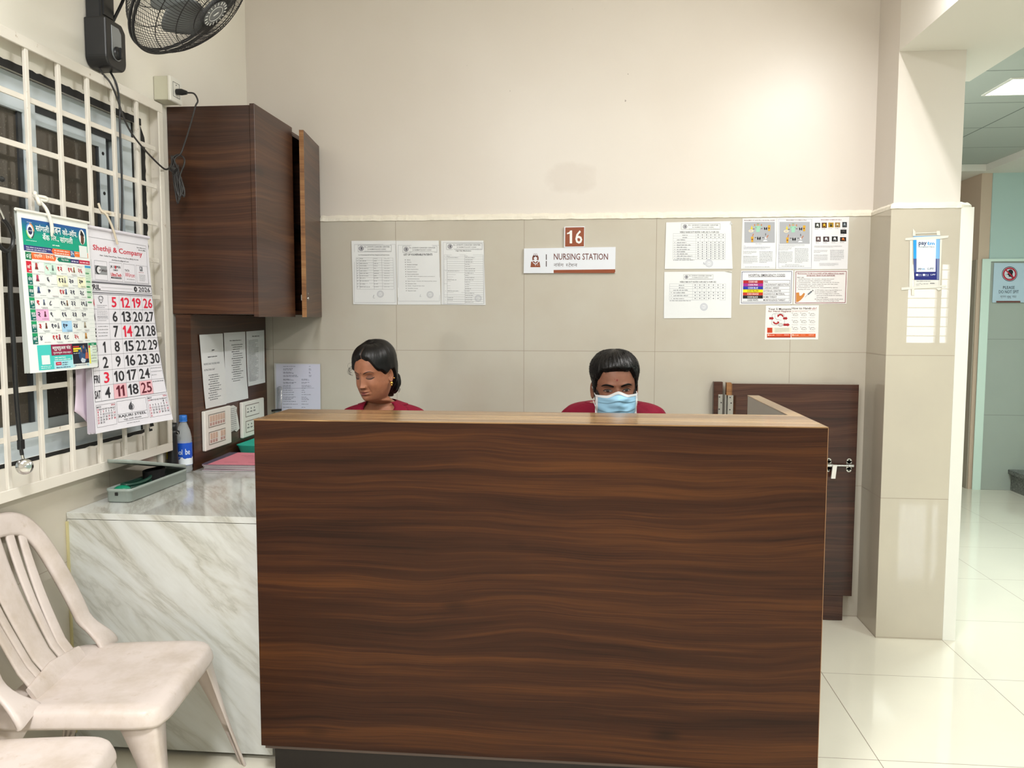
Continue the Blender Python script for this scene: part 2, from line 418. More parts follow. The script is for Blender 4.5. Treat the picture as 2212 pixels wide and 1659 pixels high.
struct('trim_9', MB().box(3.02, 3.06, FY + .03, 9.0, 0, 1.83), mat('shaded_grey_tile', (160, 152, 138), .2))
# granite step with a yellow anti-slip strip
st = thing('stair_step', 'grey granite step with yellow strip at the foot of the far wall', 'step', (3.34, 6.1, 0))
obj('riser', MB().box(3.345, 4.6, 5.2, FY - .001, 0, .135), GRANITE, st)
obj('tread', MB().box(3.32, 4.6, 5.18, FY - .001, .135, .168, bev=.003), GRANITE, st)
obj('warning_strip', MB().box(3.45, 4.6, 6.45, 6.60, .168, .170), mat('yellow_strip', (236, 214, 20), .5), st)

# ceiling light in the corridor
cl = thing('ceiling_light', 'glowing white recessed panel light in the corridor ceiling', 'ceiling light', (2.38, 4.56, 2.55))
obj('frame', MB().box(2.05, 2.71, 4.40, 4.415, 2.543, 2.549).box(2.05, 2.71, 4.705, 4.72, 2.543, 2.549).box(2.05, 2.065, 4.415, 4.705, 2.543, 2.549).box(2.695, 2.71, 4.415, 4.705, 2.543, 2.549), WHITEP, cl)
LAMP = mat('lamp_diffuser', (255, 255, 255), .5); LAMP.node_tree.nodes['Principled BSDF'].inputs['Emission Color'].default_value = (.93, 1, .99, 1)
LAMP.node_tree.nodes['Principled BSDF'].inputs['Emission Strength'].default_value = 9.0
obj('diffuser', MB().box(2.065, 2.695, 4.415, 4.705, 2.544, 2.548), LAMP, cl)
# tube batten high on the beam (just above the frame)
tl = thing('tube_light', 'white tube light batten mounted on the beam side', 'tube light', (1.2, 2.45, 2.7))
obj('batten', MB().box(1.19, 1.234, 1.85, 3.05, 2.66, 2.72, bev=.004), WHITEP, tl)
TUBE = mat('tube_glow', (255, 255, 255), .5); TUBE.node_tree.nodes['Principled BSDF'].inputs['Emission Color'].default_value = (1, .97, .93, 1)
TUBE.node_tree.nodes['Principled BSDF'].inputs['Emission Strength'].default_value = 14.0
obj('tube', MB().tube([(1.17, 1.88, 2.675), (1.17, 3.02, 2.675)], .014, n=12), TUBE, tl)

# ================================================================= COUNTER
ct = thing('reception_counter', 'tall dark walnut reception counter with honey coloured top ledge in front of both people', 'counter', (-.16, 2.45, 0))
CX0, CX1, CY, CH = -.963, .637, 2.28, 1.07
obj('front_panel', MB().box(CX0, CX1, CY, CY + .036, .098, CH - .002), WALNUT, ct, bevel=.0012)
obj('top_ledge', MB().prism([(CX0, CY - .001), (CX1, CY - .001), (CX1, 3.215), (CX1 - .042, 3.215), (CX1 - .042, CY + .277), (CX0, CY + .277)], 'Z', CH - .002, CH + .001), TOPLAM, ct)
obj('ledge_board', MB().box(CX0 + .002, CX1 - .044, CY + .037, CY + .275, CH - .038, CH - .0025), GREYLAM, ct)
obj('left_side_panel', MB().box(CX0 + .001, CX0 + .035, CY + .037, CY + .276, .098, CH - .039), WALNUT, ct)
obj('return_panel', MB().box(CX1 - .020, CX1 - .0005, CY + .037, 3.213, .098, CH - .0025), WALNUT, ct, bevel=.001)
obj('inner_lining', MB().box(CX1 - .041, CX1 - .021, CY + .037, 3.213, .02, CH - .0025), GREYLAM, ct)
obj('kick_board', MB().box(CX0 + .022, CX1 - .022, CY + .05, CY + .068, 0, .097), KICK, ct)
obj('bottom_rail', MB().box(CX0 + .012, CX1 - .002, CY + .002, CY + .037, .090, .0975), mat('dusty_brown_edge', (76, 62, 54), .6), ct)
# scratches on the front
m_ = MB()
for x, z, dx, dz in [(.305, 1.045, .012, -.03), (.321, 1.04, .010, -.028), (.275, 1.03, .004, -.015)]:
    pass
obj('edge_band', MB().box(CX1 - .0008, CX1 + .0005, CY - .0004, CY + .036, .098, CH - .002).box(CX0, CX1, CY - .0006, CY + .0005, CH - .002, CH + .0013), mat('tan_edge_band', (150, 112, 78), .45), ct)

# lower marble desk in the corner
md = thing('corner_desk', 'low white marble-laminate desk beside the tall counter', 'desk', (-1.3, 2.9, 0))
obj('worktop', MB().box(LX + .013, -.966, 2.3715, BY - .001, .7425, .762, bev=.0006), MARBLE, md)
obj('front_panel', MB().box(LX + .014, -.966, 2.372, 2.392, .018, .741), MARBLE, md)
obj('side_panel', MB().box(-.985, -.966, 2.5, BY - .01, .018, .741), MARBLE, md)
obj('glue_edge', MB().box(LX + .0125, LX + .019, 2.3655, 2.3725, .06, .735), mat('yellowed_glue', (196, 186, 140), .6), md)
obj('plinth', MB().box(LX + .03, -.99, 2.41, BY - .02, 0, .018), KICK, md)

# brown back board in the corner, and overhead cabinet
bb = obj('back_board', MB().box(LX + .013, -1.548, 3.085, BY - .001, .763, 1.374), WALNUT_DOOR, None)
tag(bb, 'dark brown back board under the wall cabinet carrying papers and switches', 'panel')
cb = thing('wall_cabinet', 'dark brown overhead wall cabinet with one door ajar', 'cabinet', (-1.45, 3.45, 1.376))
m_ = MB().box(LX + .001, -1.293, 3.087, 3.105, 1.376, 2.163, bev=.0008)            # side panel
m_.box(LX + .001, -1.293, 3.105, BY - .003, 1.376, 1.394).box(LX + .001, -1.293, 3.105, BY - .003, 2.145, 2.163)
m_.box(LX + .001, LX + .008, 3.105, BY - .003, 1.394, 2.145).box(-1.60, -1.293, 3.80, BY - .003, 1.394, 2.145)
obj('body', m_, WALNUT_DOOR, cb)
obj('shelf', MB().box(LX + .01, -1.31, 3.106, 3.80, 1.76, 1.778), mat('cabinet_inside', (36, 30, 26), .6), cb)
d1 = obj('door', MB().box(-1.291, -1.272, 3.082, 3.480, 1.366, 2.168, bev=.0012), WALNUT_DOOR, cb)
# second door, hinged at the far end and standing 3 cm open
def rotbox(mb, hx, hy, ang, L, t, z0, z1, mi=0, y0=0.0):
    """board from hinge (hx,hy) running towards -Y, swung out by ang towards +X"""
    c, s = math.cos(ang), math.sin(ang)
    def P(a, b, z): return (hx + a * s + b * c, hy - a * c + b * s, z)
    v = [P(a, b, z) for a in (y0, L) for b in (0, t) for z in (z0, z1)]
    mb.add(v, [(0, 1, 3, 2), (4, 6, 7, 5), (0, 4, 5, 1), (2, 3, 7, 6), (0, 2, 6, 4), (1, 5, 7, 3)], mi); return mb
hx, hy, an = -1.290, 3.826, math.radians(7.5)
d2 = obj('door', rotbox(MB(), hx, hy, an, .336, .019, 1.366, 2.160), WALNUT_DOOR, cb)
obj('edge_band', rotbox(MB(), hx, hy, an, .3385, .0192, 1.366, 2.160, y0=.336), EDGE, d2)
c_, s_ = math.cos(an), math.sin(an)
obj('lock', MB().lathe([(.007, 0), (.007, .003), (.004, .004)], (hx + .305 * s_ + .019 * c_, hy - .305 * c_ + .019 * s_, 1.447), (c_, s_, 0), 16)
    .lathe([(.005, 0), (.005, .002)], (hx + .305 * s_ + .019 * c_, hy - .305 * c_ + .019 * s_, 1.468), (c_, s_, 0), 12), CHROME, d2)
obj('catch_plate', rotbox(MB(), hx - .004, hy, an, .337, .004, 1.438, 1.462, y0=.318), STEEL, d2)

# half door folded against the back wall, its post and latch
dr = thing('door_1', 'x', 'x', (.9, 3.79, 0)); del dr['label']; del dr['category']; dr['kind'] = 'structure'
dr = dr
WD = wood('walnut_half_door', (42, 22, 17), (62, 34, 26), (86, 54, 40), 0.26, 12.0)
obj('door_leaf', MB().box(.628, 1.180, 3.775, 3.808, .115, 1.072, bev=.001).box(.628, 1.142, 3.776, 3.807, .002, .1145), WD, dr)
obj('top_edge', MB().box(.628, 1.181, 3.7745, 3.809, 1.072, 1.0735), mat('grey_edge', (158, 148, 138), .4), dr)
obj('hinge_lipping', MB().box(.606, .627, 3.772, 3.806, 1.020, 1.076).box(.6275, .630, 3.770, 3.7745, 1.02, 1.072), EDGE, dr)
obj('hinge_block', MB().box(.627, .648, 3.7725, 3.7748, .2, 1.019), WALNUT, dr)
post = obj('door_post', MB().box(.553, .592, 3.79, 3.829, 0, 1.078, bev=.001), WD, dr)
hg = obj('hinge', MB().box(.573, .592, 3.7875, 3.7898, .86, 1.022).box(.612, .636, 3.7698, 3.772, .86, 1.020).tube([(.603, 3.778, .86), (.603, 3.778, 1.022)], .005, n=10), STEEL, dr)
obj('screw', MB().lathe([(.003, 0), (.003, .001)], (.578, 3.7873, 1.010), (0, -1, 0), 8).lathe([(.003, 0), (.003, .001)], (.586, 3.7873, .985), (0, -1, 0), 8).lathe([(.003, 0), (.003, .001)], (.578, 3.7873, .955), (0, -1, 0), 8)
    .lathe([(.003, 0), (.003, .001)], (.622, 3.7696, 1.010), (0, -1, 0), 8).lathe([(.003, 0), (.003, .001)], (.627, 3.7696, .985), (0, -1, 0), 8).lathe([(.003, 0), (.003, .001)], (.622, 3.7696, .955), (0, -1, 0), 8), CAULK, hg)
ltc = obj('latch', MB().tube([(1.052, 3.762, .712), (1.160, 3.762, .712)], .0055, n=12).tube([(1.142, 3.762, .712), (1.164, 3.762, .712)], .0085, n=12).tube([(1.05, 3.762, .712), (1.075, 3.762, .712)], .0085, n=12), CHROME, dr)
for cx in (1.060, 1.148):
    m_ = MB()
    for zz in (.732, .692):
        m_.lathe([(.011, 0), (.011, .003)], (cx, 3.775, zz), (0, -1, 0), 18)
    m_.box(cx - .011, cx + .011, 3.772, 3.775, .692, .732)
    obj('bracket', m_, CHROME, ltc)
    obj('screw', MB().lathe([(.004, 0), (.004, .001)], (cx, 3.772, .735), (0, -1, 0), 10).lathe([(.004, 0), (.004, .001)], (cx, 3.772, .689), (0, -1, 0), 10), CAULK, ltc)
obj('thumb_tab', MB().prism([(1.072, .716), (1.090, .716), (1.084, .655), (1.066, .655)], 'Y', 3.748, 3.757), WHITEP, ltc)
# ================================================================= WINDOW AND GRILLE
X0 = LX
win = struct('window_1', MB().box(X0 - .085, X0 - .03, 1.36, 2.885, 2.002, 2.056).box(X0 - .085, X0 - .03, 1.36, 2.885, .948, 1.005)
             .box(X0 - .085, X0 - .03, 2.828, 2.885, 1.005, 2.002).box(X0 - .085, X0 - .03, 1.36, 1.42, 1.005, 2.002), ALU)
obj('track', MB().box(X0 - .08, X0 - .055, 1.42, 2.828, 1.980, 2.002).box(X0 - .08, X0 - .055, 1.42, 2.828, 1.005, 1.015), ALUD, win)
sa = obj('sash_frame', MB().box(X0 - .056, X0 - .034, 1.42, 2.372, 1.957, 2.001).box(X0 - .056, X0 - .034, 1.42, 2.372, 1.006, 1.05)
         .box(X0 - .056, X0 - .034, 2.318, 2.372, 1.05, 1.957).box(X0 - .056, X0 - .034, 1.42, 1.47, 1.05, 1.957), ALU, win)
obj('gasket', MB().box(X0 - .054, X0 - .038, 2.300, 2.318, 1.05, 1.957), ALUD, sa)
obj('pane', MB().box(X0 - .049, X0 - .045, 1.47, 2.300, 1.05, 1.957), GLASSD, sa)
sb = obj('sash_frame', MB().box(X0 - .082, X0 - .060, 2.31, 2.775, 1.944, 1.982).box(X0 - .082, X0 - .060, 2.31, 2.775, 1.016, 1.05)
         .box(X0 - .082, X0 - .060, 2.735, 2.775, 1.05, 1.944).box(X0 - .082, X0 - .060, 2.31, 2.345, 1.05, 1.944), ALU, win)
obj('gasket', MB().box(X0 - .081, X0 - .062, 2.726, 2.735, 1.05, 1.944), ALUD, sb)
obj('pane', MB().box(X0 - .073, X0 - .069, 2.345, 2.726, 1.45, 1.944).box(X0 - .073, X0 - .069, 2.345, 2.726, 1.05, 1.45), GLASSD, sb)
for z in (1.925, 1.79, 1.42, 1.12):
    obj('screw', MB().lathe([(.006, 0), (.006, .002)], (X0 - .060, 2.755, z), (1, 0, 0), 10), CAULK, sb)
obj('dark_gap', MB().box(X0 - .088, X0 - .082, 2.776, 2.828, 1.0, 2.0), ALUD, win)
# dark room beyond the window
struct('wall_beyond', MB().box(X0 - .60, X0 - .55, 1.0, 3.3, .6, 2.4), mat('dark_void', (26, 24, 22), .8))
# black sealant, irregular
m_ = MB()
def ragged(mb, a, b, n, fn):
    v = []
    for i in range(n + 1):
        t = i / n; p, q = fn(t); v += [p, q]
    mb.add(v, [(2 * i, 2 * i + 1, 2 * i + 3, 2 * i + 2) for i in range(n)])
def nz(t, s=0): return noise.noise(Vector((t * 23 + s, s, 0)))
ragged(m_, 0, 1, 90, lambda t: ((X0 + .0012, 1.36 + 1.54 * t, 2.050), (X0 + .0012, 1.36 + 1.54 * t, 2.074 + .005 * nz(t * 3, 1))))
ragged(m_, 0, 1, 90, lambda t: ((X0 + .0012, 2.893, .96 + 1.09 * t), (X0 + .0012, 2.921 + .010 * nz(t * 2, 4) + (0.0 if .55 < t < 1 or t < .3 else -.018), .96 + 1.065 * t)))
m_.box(X0 - .03, X0 - .028, 2.885, 2.895, .95, 2.06)
ragged(m_, 0, 1, 60, lambda t: ((X0 - .0005, 1.36 + 1.55 * t, .956), (X0 + .0010, 1.36 + 1.55 * t, .944 + .004 * nz(t * 2, 7))))
obj('sealant', m_, CAULK, win)

gr = thing('window_grille', 'cream painted steel bar grille over the sliding window on the left wall', 'grille', (-1.58, 2.2, .86))
GX = -1.571
m_ = MB()
gy0, gy1, gz0, gz1 = 1.42, 2.965, .862, 2.140
def frame_bar(mb, y0, y1, z0, z1): mb.box(GX - .006, GX, y0, y1, z0, z1, bev=.0015)
frame_bar(m_, gy0, gy1, gz1 - .032, gz1); frame_bar(m_, gy0, gy1, gz0, gz0 + .032); frame_bar(m_, gy1 - .03, gy1, gz0 + .032, gz1 - .032); frame_bar(m_, gy0, gy0 + .03, gz0 + .032, gz1 - .032)
m_.box(X0 + .0005, GX - .003, gy0, gy1, gz1 - .006, gz1).box(X0 + .0005, GX - .003, gy0, gy1, gz0, gz0 + .006)
m_.box(X0 + .0005, GX - .003, gy1 - .006, gy1, gz0 + .006, gz1 - .006).box(X0 + .0005, GX - .003, gy0, gy0 + .006, gz0 + .006, gz1 - .006)
obj('frame', m_, GRILLE, gr)
ys = [2.232 + .1418 * k for k in range(-5, 5)]
for y in ys:
    obj('bar', MB().box(GX - .013, GX - .003, y - .0075, y + .0075, gz0 + .03, gz1 - .03, bev=.001), GRILLE, gr)
for z in (1.974, 1.838, 1.704, 1.570, 1.437, 1.300, 1.160, 1.028):
    obj('crossbar', MB().box(GX - .017, GX - .0125, gy0 + .03, gy1 - .035, z - .008, z + .008, bev=.001), GRILLE, gr)
for y in ys:
    dy = .045
    obj('wall_lug', MB().box(X0 + .0005, X0 + .004, y + dy - .003, y + dy + .016, gz0 + .006, .935, bev=.001), GRILLE, gr)
    obj('wall_lug', MB().box(X0 + .0005, X0 + .004, y + dy - .003, y + dy + .016, 2.086, gz1 - .006, bev=.001), GRILLE, gr)

# ================================================================= WALL FAN
fan = thing('wall_fan', 'black wall-mounted fan with round wire guard tilted towards the counter', 'fan', (-1.6, 2.62, 2.3))
fc = Vector((-1.186, 2.437, 2.328)); fn = Vector((.704, .098, -.703)).normalized()
fa = fn.cross(Vector((0, 0, 1))).normalized(); fb = fn.cross(fa)
def FP(r, t, h): return fc + (fa * math.cos(t) + fb * math.sin(t)) * r + fn * h
R_ = .225
GUARD = mat('black_guard_wire', (38, 37, 37), .35, .4)
front = MB(); rear = MB()
def fprof(s): return (R_ - (R_ - .045) * s, .006 + .085 * (1 - (1 - s) ** 2.1) ** .8)
def rprof(s): return (R_ - (R_ - .06) * s, -.006 - .100 * (1 - (1 - s) ** 2.4) ** .75)
for k in range(100):
    t = 2 * PI * k / 100
    front.tube([FP(fprof(s / 7)[0], t + .35 * (s / 7), fprof(s / 7)[1]) for s in range(8)], .00085, n=4, caps=False)
    rear.tube([FP(rprof(s / 7)[0], t - .25 * (s / 7), rprof(s / 7)[1]) for s in range(8)], .00085, n=4, caps=False)
for s in (.22, .5, .8):
    r, h = fprof(s); front.tube([FP(r, 2 * PI * k / 48, h) for k in range(48)], .0014, n=5, closed=True)
    r, h = rprof(s); rear.tube([FP(r, 2 * PI * k / 48, h) for k in range(48)], .0014, n=5, closed=True)
obj('front_guard', front, GUARD, fan); obj('rear_guard', rear, GUARD, fan)
rim = MB()
for h in (-.007, .007): rim.tube([FP(R_ + .002, 2 * PI * k / 72, h) for k in range(72)], .0046, n=8, closed=True)
obj('rim', rim, BLACK, fan)
hubp = obj('hub_badge', MB().lathe([(.05, -.004), (.052, .002), (.046, .006), (.03, .007), (.0, .007)], FP(0, 0, .084), fn, 32), mat('grey_badge', (96, 98, 100), .35), fan)
b_ = MB()
for k in range(18):
    t = 2 * PI * k / 18
    b_.tube([FP(.034, t, .0925), FP(.043, t, .0925)], .0016, n=4)
b_.tube([FP(.026, 2 * PI * k / 32, .0925) for k in range(32)], .0011, n=4, closed=True)
b_.tube([FP(.010, 1.2, .0925), FP(.010, 1.2 + PI, .0925)], .002, n=4)
obj('badge_marks', b_, mat('badge_white', (214, 214, 212), .4), hubp)
BLADE = mat('smoke_grey_blade', (112, 116, 118), .3)
for k in range(3):
    t0 = 2 * PI * k / 3 + .4
    def bl(u, v, t0=t0):
        r = .035 + .155 * u; w = (.16 + .55 * math.sin(PI * min(1, u * .62 + .22))) * (1 if u < .85 else 1 - ((u - .85) / .15) ** 2 * .5)
        return FP(r, t0 + (v - .5) * w * 1.45, -.01 + .035 * (v - .5) * 2 * (1 - .4 * u))
    obj('blade', MB().grid(bl, 12, 12), BLADE, fan, solid=.002)
obj('spinner', MB().lathe([(.038, -.03), (.038, .012), (.028, .024), (0, .03)], FP(0, 0, 0), fn, 24), BLADE, fan)
obj('motor_housing', MB().lathe([(.0, -.19), (.035, -.188), (.055, -.17), (.062, -.13), (.058, -.05), (.045, -.03)], FP(0, 0, 0), fn, 24), BLACK, fan)
obj('clip', MB().box(-.012, .012, -.008, .008, -.014, .014, bev=.002), BLACK, fan)
_o = fan.children[-1]; _p = min((FP(R_ + .006, t / 50, 0) for t in range(314)), key=lambda q: (q - Vector((-1.33, 2.47, 2.15))).length)
_o.location = _p - WPOS[fan.name]
for _v in _o.data.vertices: _v.co += WPOS[fan.name]
ar = MB(); ar.tube(smooth_pts([(-1.565, 2.625, 2.47), (-1.48, 2.58, 2.475), (-1.40, 2.50, 2.47), tuple(FP(0, 0, -.16))]), .022, n=12)
ar.box(-1.57, -1.47, 2.60, 2.65, 2.43, 2.475, bev=.004)
obj('arm', ar, BLACK, fan)
obj('wall_bracket', MB().box(X0 + .001, X0 + .052, 2.586, 2.668, 2.30, 2.75, bev=.004).box(X0 + .05, X0 + .056, 2.60, 2.655, 2.33, 2.75, bev=.002), BLACK, fan)
# control box: rounded lower end
def rounded_plate(y0, y1, z0, z1, r, n=8):
    pts = [(y0, z1), (y1 - r * .6, z1), (y1, z1 - r * .6)]
    for k in range(n + 1):
        a = -PI / 2 * k / n; pts.append((y1 - r + r * math.cos(a), z0 + r + r * math.sin(a)))
    for k in range(n + 1):
        a = -PI / 2 - PI / 2 * k / n; pts.append((y0 + r + r * math.cos(a), z0 + r + r * math.sin(a)))
    return pts
cbx = MB(); pl = rounded_plate(2.575, 2.690, 2.165, 2.318, .035)
cbx.prism(pl, 'X', X0 + .001, X0 + .075)
ctl = obj('control_box', cbx, BLACK, fan, bevel=.005)
cp = MB(); cp.prism(rounded_plate(2.605, 2.660, 2.195, 2.300, .024), 'X', X0 + .075, X0 + .0765)
pan = obj('silver_panel', cp, mat('silver_panel_m', (150, 156, 160), .3, .5), ctl, bevel=.0005)
kn = MB().lathe([(.021, 0), (.020, .006), (.014, .010), (0, .0105)], (X0 + .0765, 2.633, 2.218), (1, 0, 0), 24)
kn.box(X0 + .083, X0 + .092, 2.629, 2.637, 2.200, 2.236, bev=.002)
obj('speed_knob', kn, BLACK, ctl)

# ================================================================= PLUG POINT, CORDS
sk = thing('socket_box', 'white surface-mounted power socket box on the left wall above the cabinet', 'socket', (-1.59, 3.04, 2.2))
obj('back_box', MB().box(X0 + .001, -1.565, 2.995, 3.078, 2.166, 2.252, bev=.002), mat('ivory_box', (205, 203, 184), .4), sk)
fp_ = obj('face_plate', MB().box(-1.565, -1.553, 2.993, 3.080, 2.164, 2.254, bev=.003), WHITEP, sk)
m_ = MB()
for a, b, c, d in [(3.012, 3.062, 2.183, 2.1845), (3.012, 3.062, 2.235, 2.2365), (3.012, 3.0135, 2.183, 2.2365), (3.0605, 3.062, 2.183, 2.2365)]: m_.box(-1.5528, -1.5524, a, b, c, d)
m_.lathe([(.0025, 0), (.0025, .0006)], (-1.5528, 3.037, 2.228), (1, 0, 0), 10)
obj('socket_outline', m_, ALUD, fp_)
cord = MB()
cord.tube(smooth_pts([(-1.60, 2.61, 2.18), (-1.575, 2.60, 2.145), (-1.552, 2.604, 2.116), (-1.552, 2.641, 2.074), (-1.552, 2.668, 2.03), (-1.552, 2.715, 1.985), (-1.553, 2.796, 1.946), (-1.55, 2.898, 1.907), (-1.556, 2.955, 1.905), (-1.556, 2.99, 1.93), (-1.56, 3.0, 1.961),
                      (-1.552, 3.0, 1.949), (-1.532, 3.0, 1.897), (-1.515, 3.0, 1.84), (-1.518, 3.002, 1.812), (-1.534, 3.0, 1.855), (-1.545, 3.0, 1.889), (-1.558, 3.004, 1.932), (-1.556, 3.0, 1.957)]), .0032, n=8)
cord.tube(smooth_pts([(-1.556, 3.0, 1.957), (-1.54, 3.01, 1.968), (-1.516, 3.006, 1.955), (-1.512, 3.0, 1.93), (-1.53, 2.996, 1.88), (-1.527, 2.996, 1.815), (-1.54, 2.994, 1.83), (-1.552, 3.0, 1.90), (-1.548, 3.0, 1.95), (-1.527, 3.004, 1.97), (-1.517, 3.01, 2.0), (-1.497, 3.015, 2.06), (-1.480, 3.02, 2.12), (-1.476, 3.03, 2.150), (-1.47, 3.036, 2.17), (-1.484, 3.037, 2.196), (-1.512, 3.037, 2.200)]), .0032, n=8)
for dx in (0, .006, -.006, .011):
    cord.tube(smooth_pts([(-1.552 + dx, 2.996 + dx, 1.93), (-1.540 + dx, 3.0, 1.885), (-1.528 + dx, 2.996, 1.83 + dx * 2), (-1.536 + dx, 3.0, 1.80 + dx * 2), (-1.548 + dx, 3.004, 1.85), (-1.553 + dx, 3.0, 1.92)]), .0030, n=7)
cord.tube([(-1.56, 2.99, 1.918), (-1.54, 2.99, 1.905)], .012, n=10)
co = obj('power_cord', cord, mat('grey_black_cable', (52, 50, 50), .45)); tag(co, 'long black power cord of the fan, looped in a bundle beside the cabinet', 'cord')
pg = MB().tube([(-1.552, 3.037, 2.204), (-1.532, 3.037, 2.203), (-1.512, 3.037, 2.200)], [.011, .012, .007], n=12)
obj('plug', pg, BLACK, co)
cord = MB().tube(smooth_pts([(-1.585, 2.650, 2.175), (-1.566, 2.66, 2.13), (-1.5635, 2.670, 2.07), (-1.5635, 2.668, 1.969), (-1.5635, 2.668, 1.782), (-1.5635, 2.655, 1.64), (-1.5635, 2.65, 1.60)]), .0035, n=8)
tag(obj('hanging_cable', cord, BLACK), 'thin black cable hanging straight down the grille from the fan control box', 'cable')
# short cable between control box and fan head
obj('head_cable', MB().tube(smooth_pts([(-1.58, 2.66, 2.31), (-1.565, 2.665, 2.345), (-1.52, 2.64, 2.39), (-1.45, 2.56, 2.42)]), .005, n=8), BLACK, fan)

# ================================================================= STETHOSCOPE
stt = thing('stethoscope', 'black stethoscope hanging from the grille beside the calendars', 'stethoscope', (-1.53, 2.07, .95))
sx = -1.535
obj('binaural_tube', MB().tube(smooth_pts([(sx, 1.93, 1.78), (sx, 1.97, 1.715), (sx, 2.028, 1.662), (sx, 2.064, 1.612)]), .003, n=8)
    .tube(smooth_pts([(sx, 1.90, 1.72), (sx, 1.96, 1.65), (sx + .004, 2.00, 1.60), (sx + .005, 2.018, 1.585)]), .003, n=8), CHROME, stt)
tb = MB()
tb.tube(smooth_pts([(sx, 2.058, 1.618), (sx, 2.078, 1.600), (sx, 2.090, 1.575), (sx, 2.085, 1.550), (sx, 2.067, 1.536), (sx, 2.045, 1.542), (sx, 2.028, 1.562), (sx + .004, 2.016, 1.59), (sx + .004, 2.008, 1.605)]), .0055, n=10)
tb.tube(smooth_pts([(sx, 2.070, 1.540), (sx, 2.072, 1.50), (sx + .002, 2.068, 1.40), (sx + .004, 2.068, 1.30), (sx + .003, 2.070, 1.18), (sx, 2.078, 1.09), (sx, 2.084, 1.02)]), .0062, n=10)
tb.box(sx - .006, sx + .006, 2.075, 2.094, 1.005, 1.032, bev=.002).tube([(sx, 2.084, 1.01), (sx, 2.087, .99)], .005, n=8)
obj('tubing', tb, BLACK, stt)
obj('ear_tip', MB().lathe([(.002, -.008), (.0065, -.004), (.0075, .004), (.004, .010), (0, .011)], (sx, 2.056, 1.722), (0, .8, -.3), 14), BLACK, stt)
obj('ear_tube', MB().tube([(sx, 1.93, 1.735), (sx, 2.05, 1.724)], .0025, n=7), CHROME, stt)
ch = MB(); ax = Vector((.55, -.8, .1)).normalized(); cc = Vector((sx + .002, 2.093, .957))
ch.lathe([(0, .014), (.012, .013), (.021, .010), (.022, .006), (.012, .003), (.006, .0), (.006, -.008), (.012, -.011), (.014, -.017), (0, -.018)], cc, ax, 24)
ch.tube([cc + Vector((0, 0, 0)), (sx, 2.087, .995)], .004, n=8)
obj('chest_piece', ch, CHROME, stt)

# ================================================================= THINGS ON THE MARBLE DESK
TZ = .762
kit = thing('instrument_case', 'grey plastic case with a half-open lid on the marble desk', 'case', (-1.53, 2.7, TZ))
GC = mat('sage_grey_plastic', (148, 158, 152), .45)
bx0, bx1, by0, by1, bz = -1.567, -1.482, 2.515, 2.90, TZ + .0455
def rr(x0, x1, y0, y1, r, n=5):
    out = []
    for cx, cy, a0 in ((x1 - r, y0 + r, -PI / 2), (x1 - r, y1 - r, 0), (x0 + r, y1 - r, PI / 2), (x0 + r, y0 + r, PI)):
        for k in range(n + 1):
            a = a0 + PI / 2 * k / n; out.append((cx + r * math.cos(a), cy + r * math.sin(a)))
    return out
def case_shell(z0, z1, t=.003, lip=.0015):
    R = []
    for x_, z_ in ((.010, z0), (.003, z0 + .001), (0, z0 + .006), (0, z1 - .010), (-lip, z1 - .009), (-lip, z1), (t, z1), (t, z0 + .005), (.02, z0 + .004)):
        R.append([Vector((p[0], p[1], z_)) for p in rr(bx0 + x_, bx1 - x_, by0 + x_, by1 - x_, .016 - x_ * .5)])
    return R
m_ = MB().ring_loft(case_shell(TZ + .0005, bz), 0, True, True, True)
obj('tray', m_, GC, kit)
obj('lock_slot', MB().box(-1.534, -1.524, by0 - .0022, by0 - .0004, TZ + .024, TZ + .034), BLACK, kit)
# lid hinged at the far end, raised at the near end
m_ = MB(); ang = math.radians(12.5)
def LP(x, y, z):
    d = by1 - y; return Vector((x, by1 - d * math.cos(ang) - z * math.sin(ang) * 1.0, bz + .001 + d * math.sin(ang) + z * math.cos(ang)))
R = []
for x_, z_ in ((.02, .010), (0, .012), (-.001, .008), (-.001, 0), (.003, 0), (.003, .009), (.02, .009)):
    R.append([LP(p[0], p[1], z_) for p in rr(bx0 + x_, bx1 - x_, by0 + x_, by1 - x_, .016)])
obj('lid', m_.ring_loft(R, 0, True, True, True), GC, kit)
# contents: a coiled green tube and a green cup, both lying in the case
hs = MB(); pts = []
for k in range(64):
    a = 2 * PI * k / 20; pts.append((-1.526 + .028 * math.cos(a) + .002 * math.sin(a * 3), 2.63 + .072 * math.sin(a), TZ + .014 + .0125 * k / 20 + .002 * math.sin(a * 2.3)))
hs.tube(smooth_pts(pts, 2), .0058, n=8)
tag(obj('coiled_hose', hs, mat('dark_green_rubber', (30, 66, 54), .35)), 'dark green rubber tubing coiled inside the open grey case', 'tubing')
tag(obj('rubber_bulb', MB().lathe([(.0, -.030), (.012, -.028), (.019, -.016), (.021, 0), (.019, .014), (.012, .024), (0, .028)], (-1.531, 2.553, TZ + .030), (1, .25, .1), 20), mat('bright_green_rubber', (14, 128, 96), .35)), 'bright green rubber bulb at the near end of the open grey case', 'rubber bulb')
cuff = MB(); 
def cf(u, v):
    a = u * 2 * PI
    return Vector((-1.525 + .024 * math.cos(a), 2.74 + .055 * math.sin(a) + .01 * noise.noise(Vector((v * 4, u * 5, 1))), TZ + .012 + .058 * v + .004 * noise.noise(Vector((u * 4, v * 3, 2)))))
tag(obj('pressure_cuff', cuff.grid(cf, 30, 6), mat('black_cloth', (14, 14, 16), .9), solid=.006), 'black cloth pressure cuff folded inside the open grey case', 'cuff')

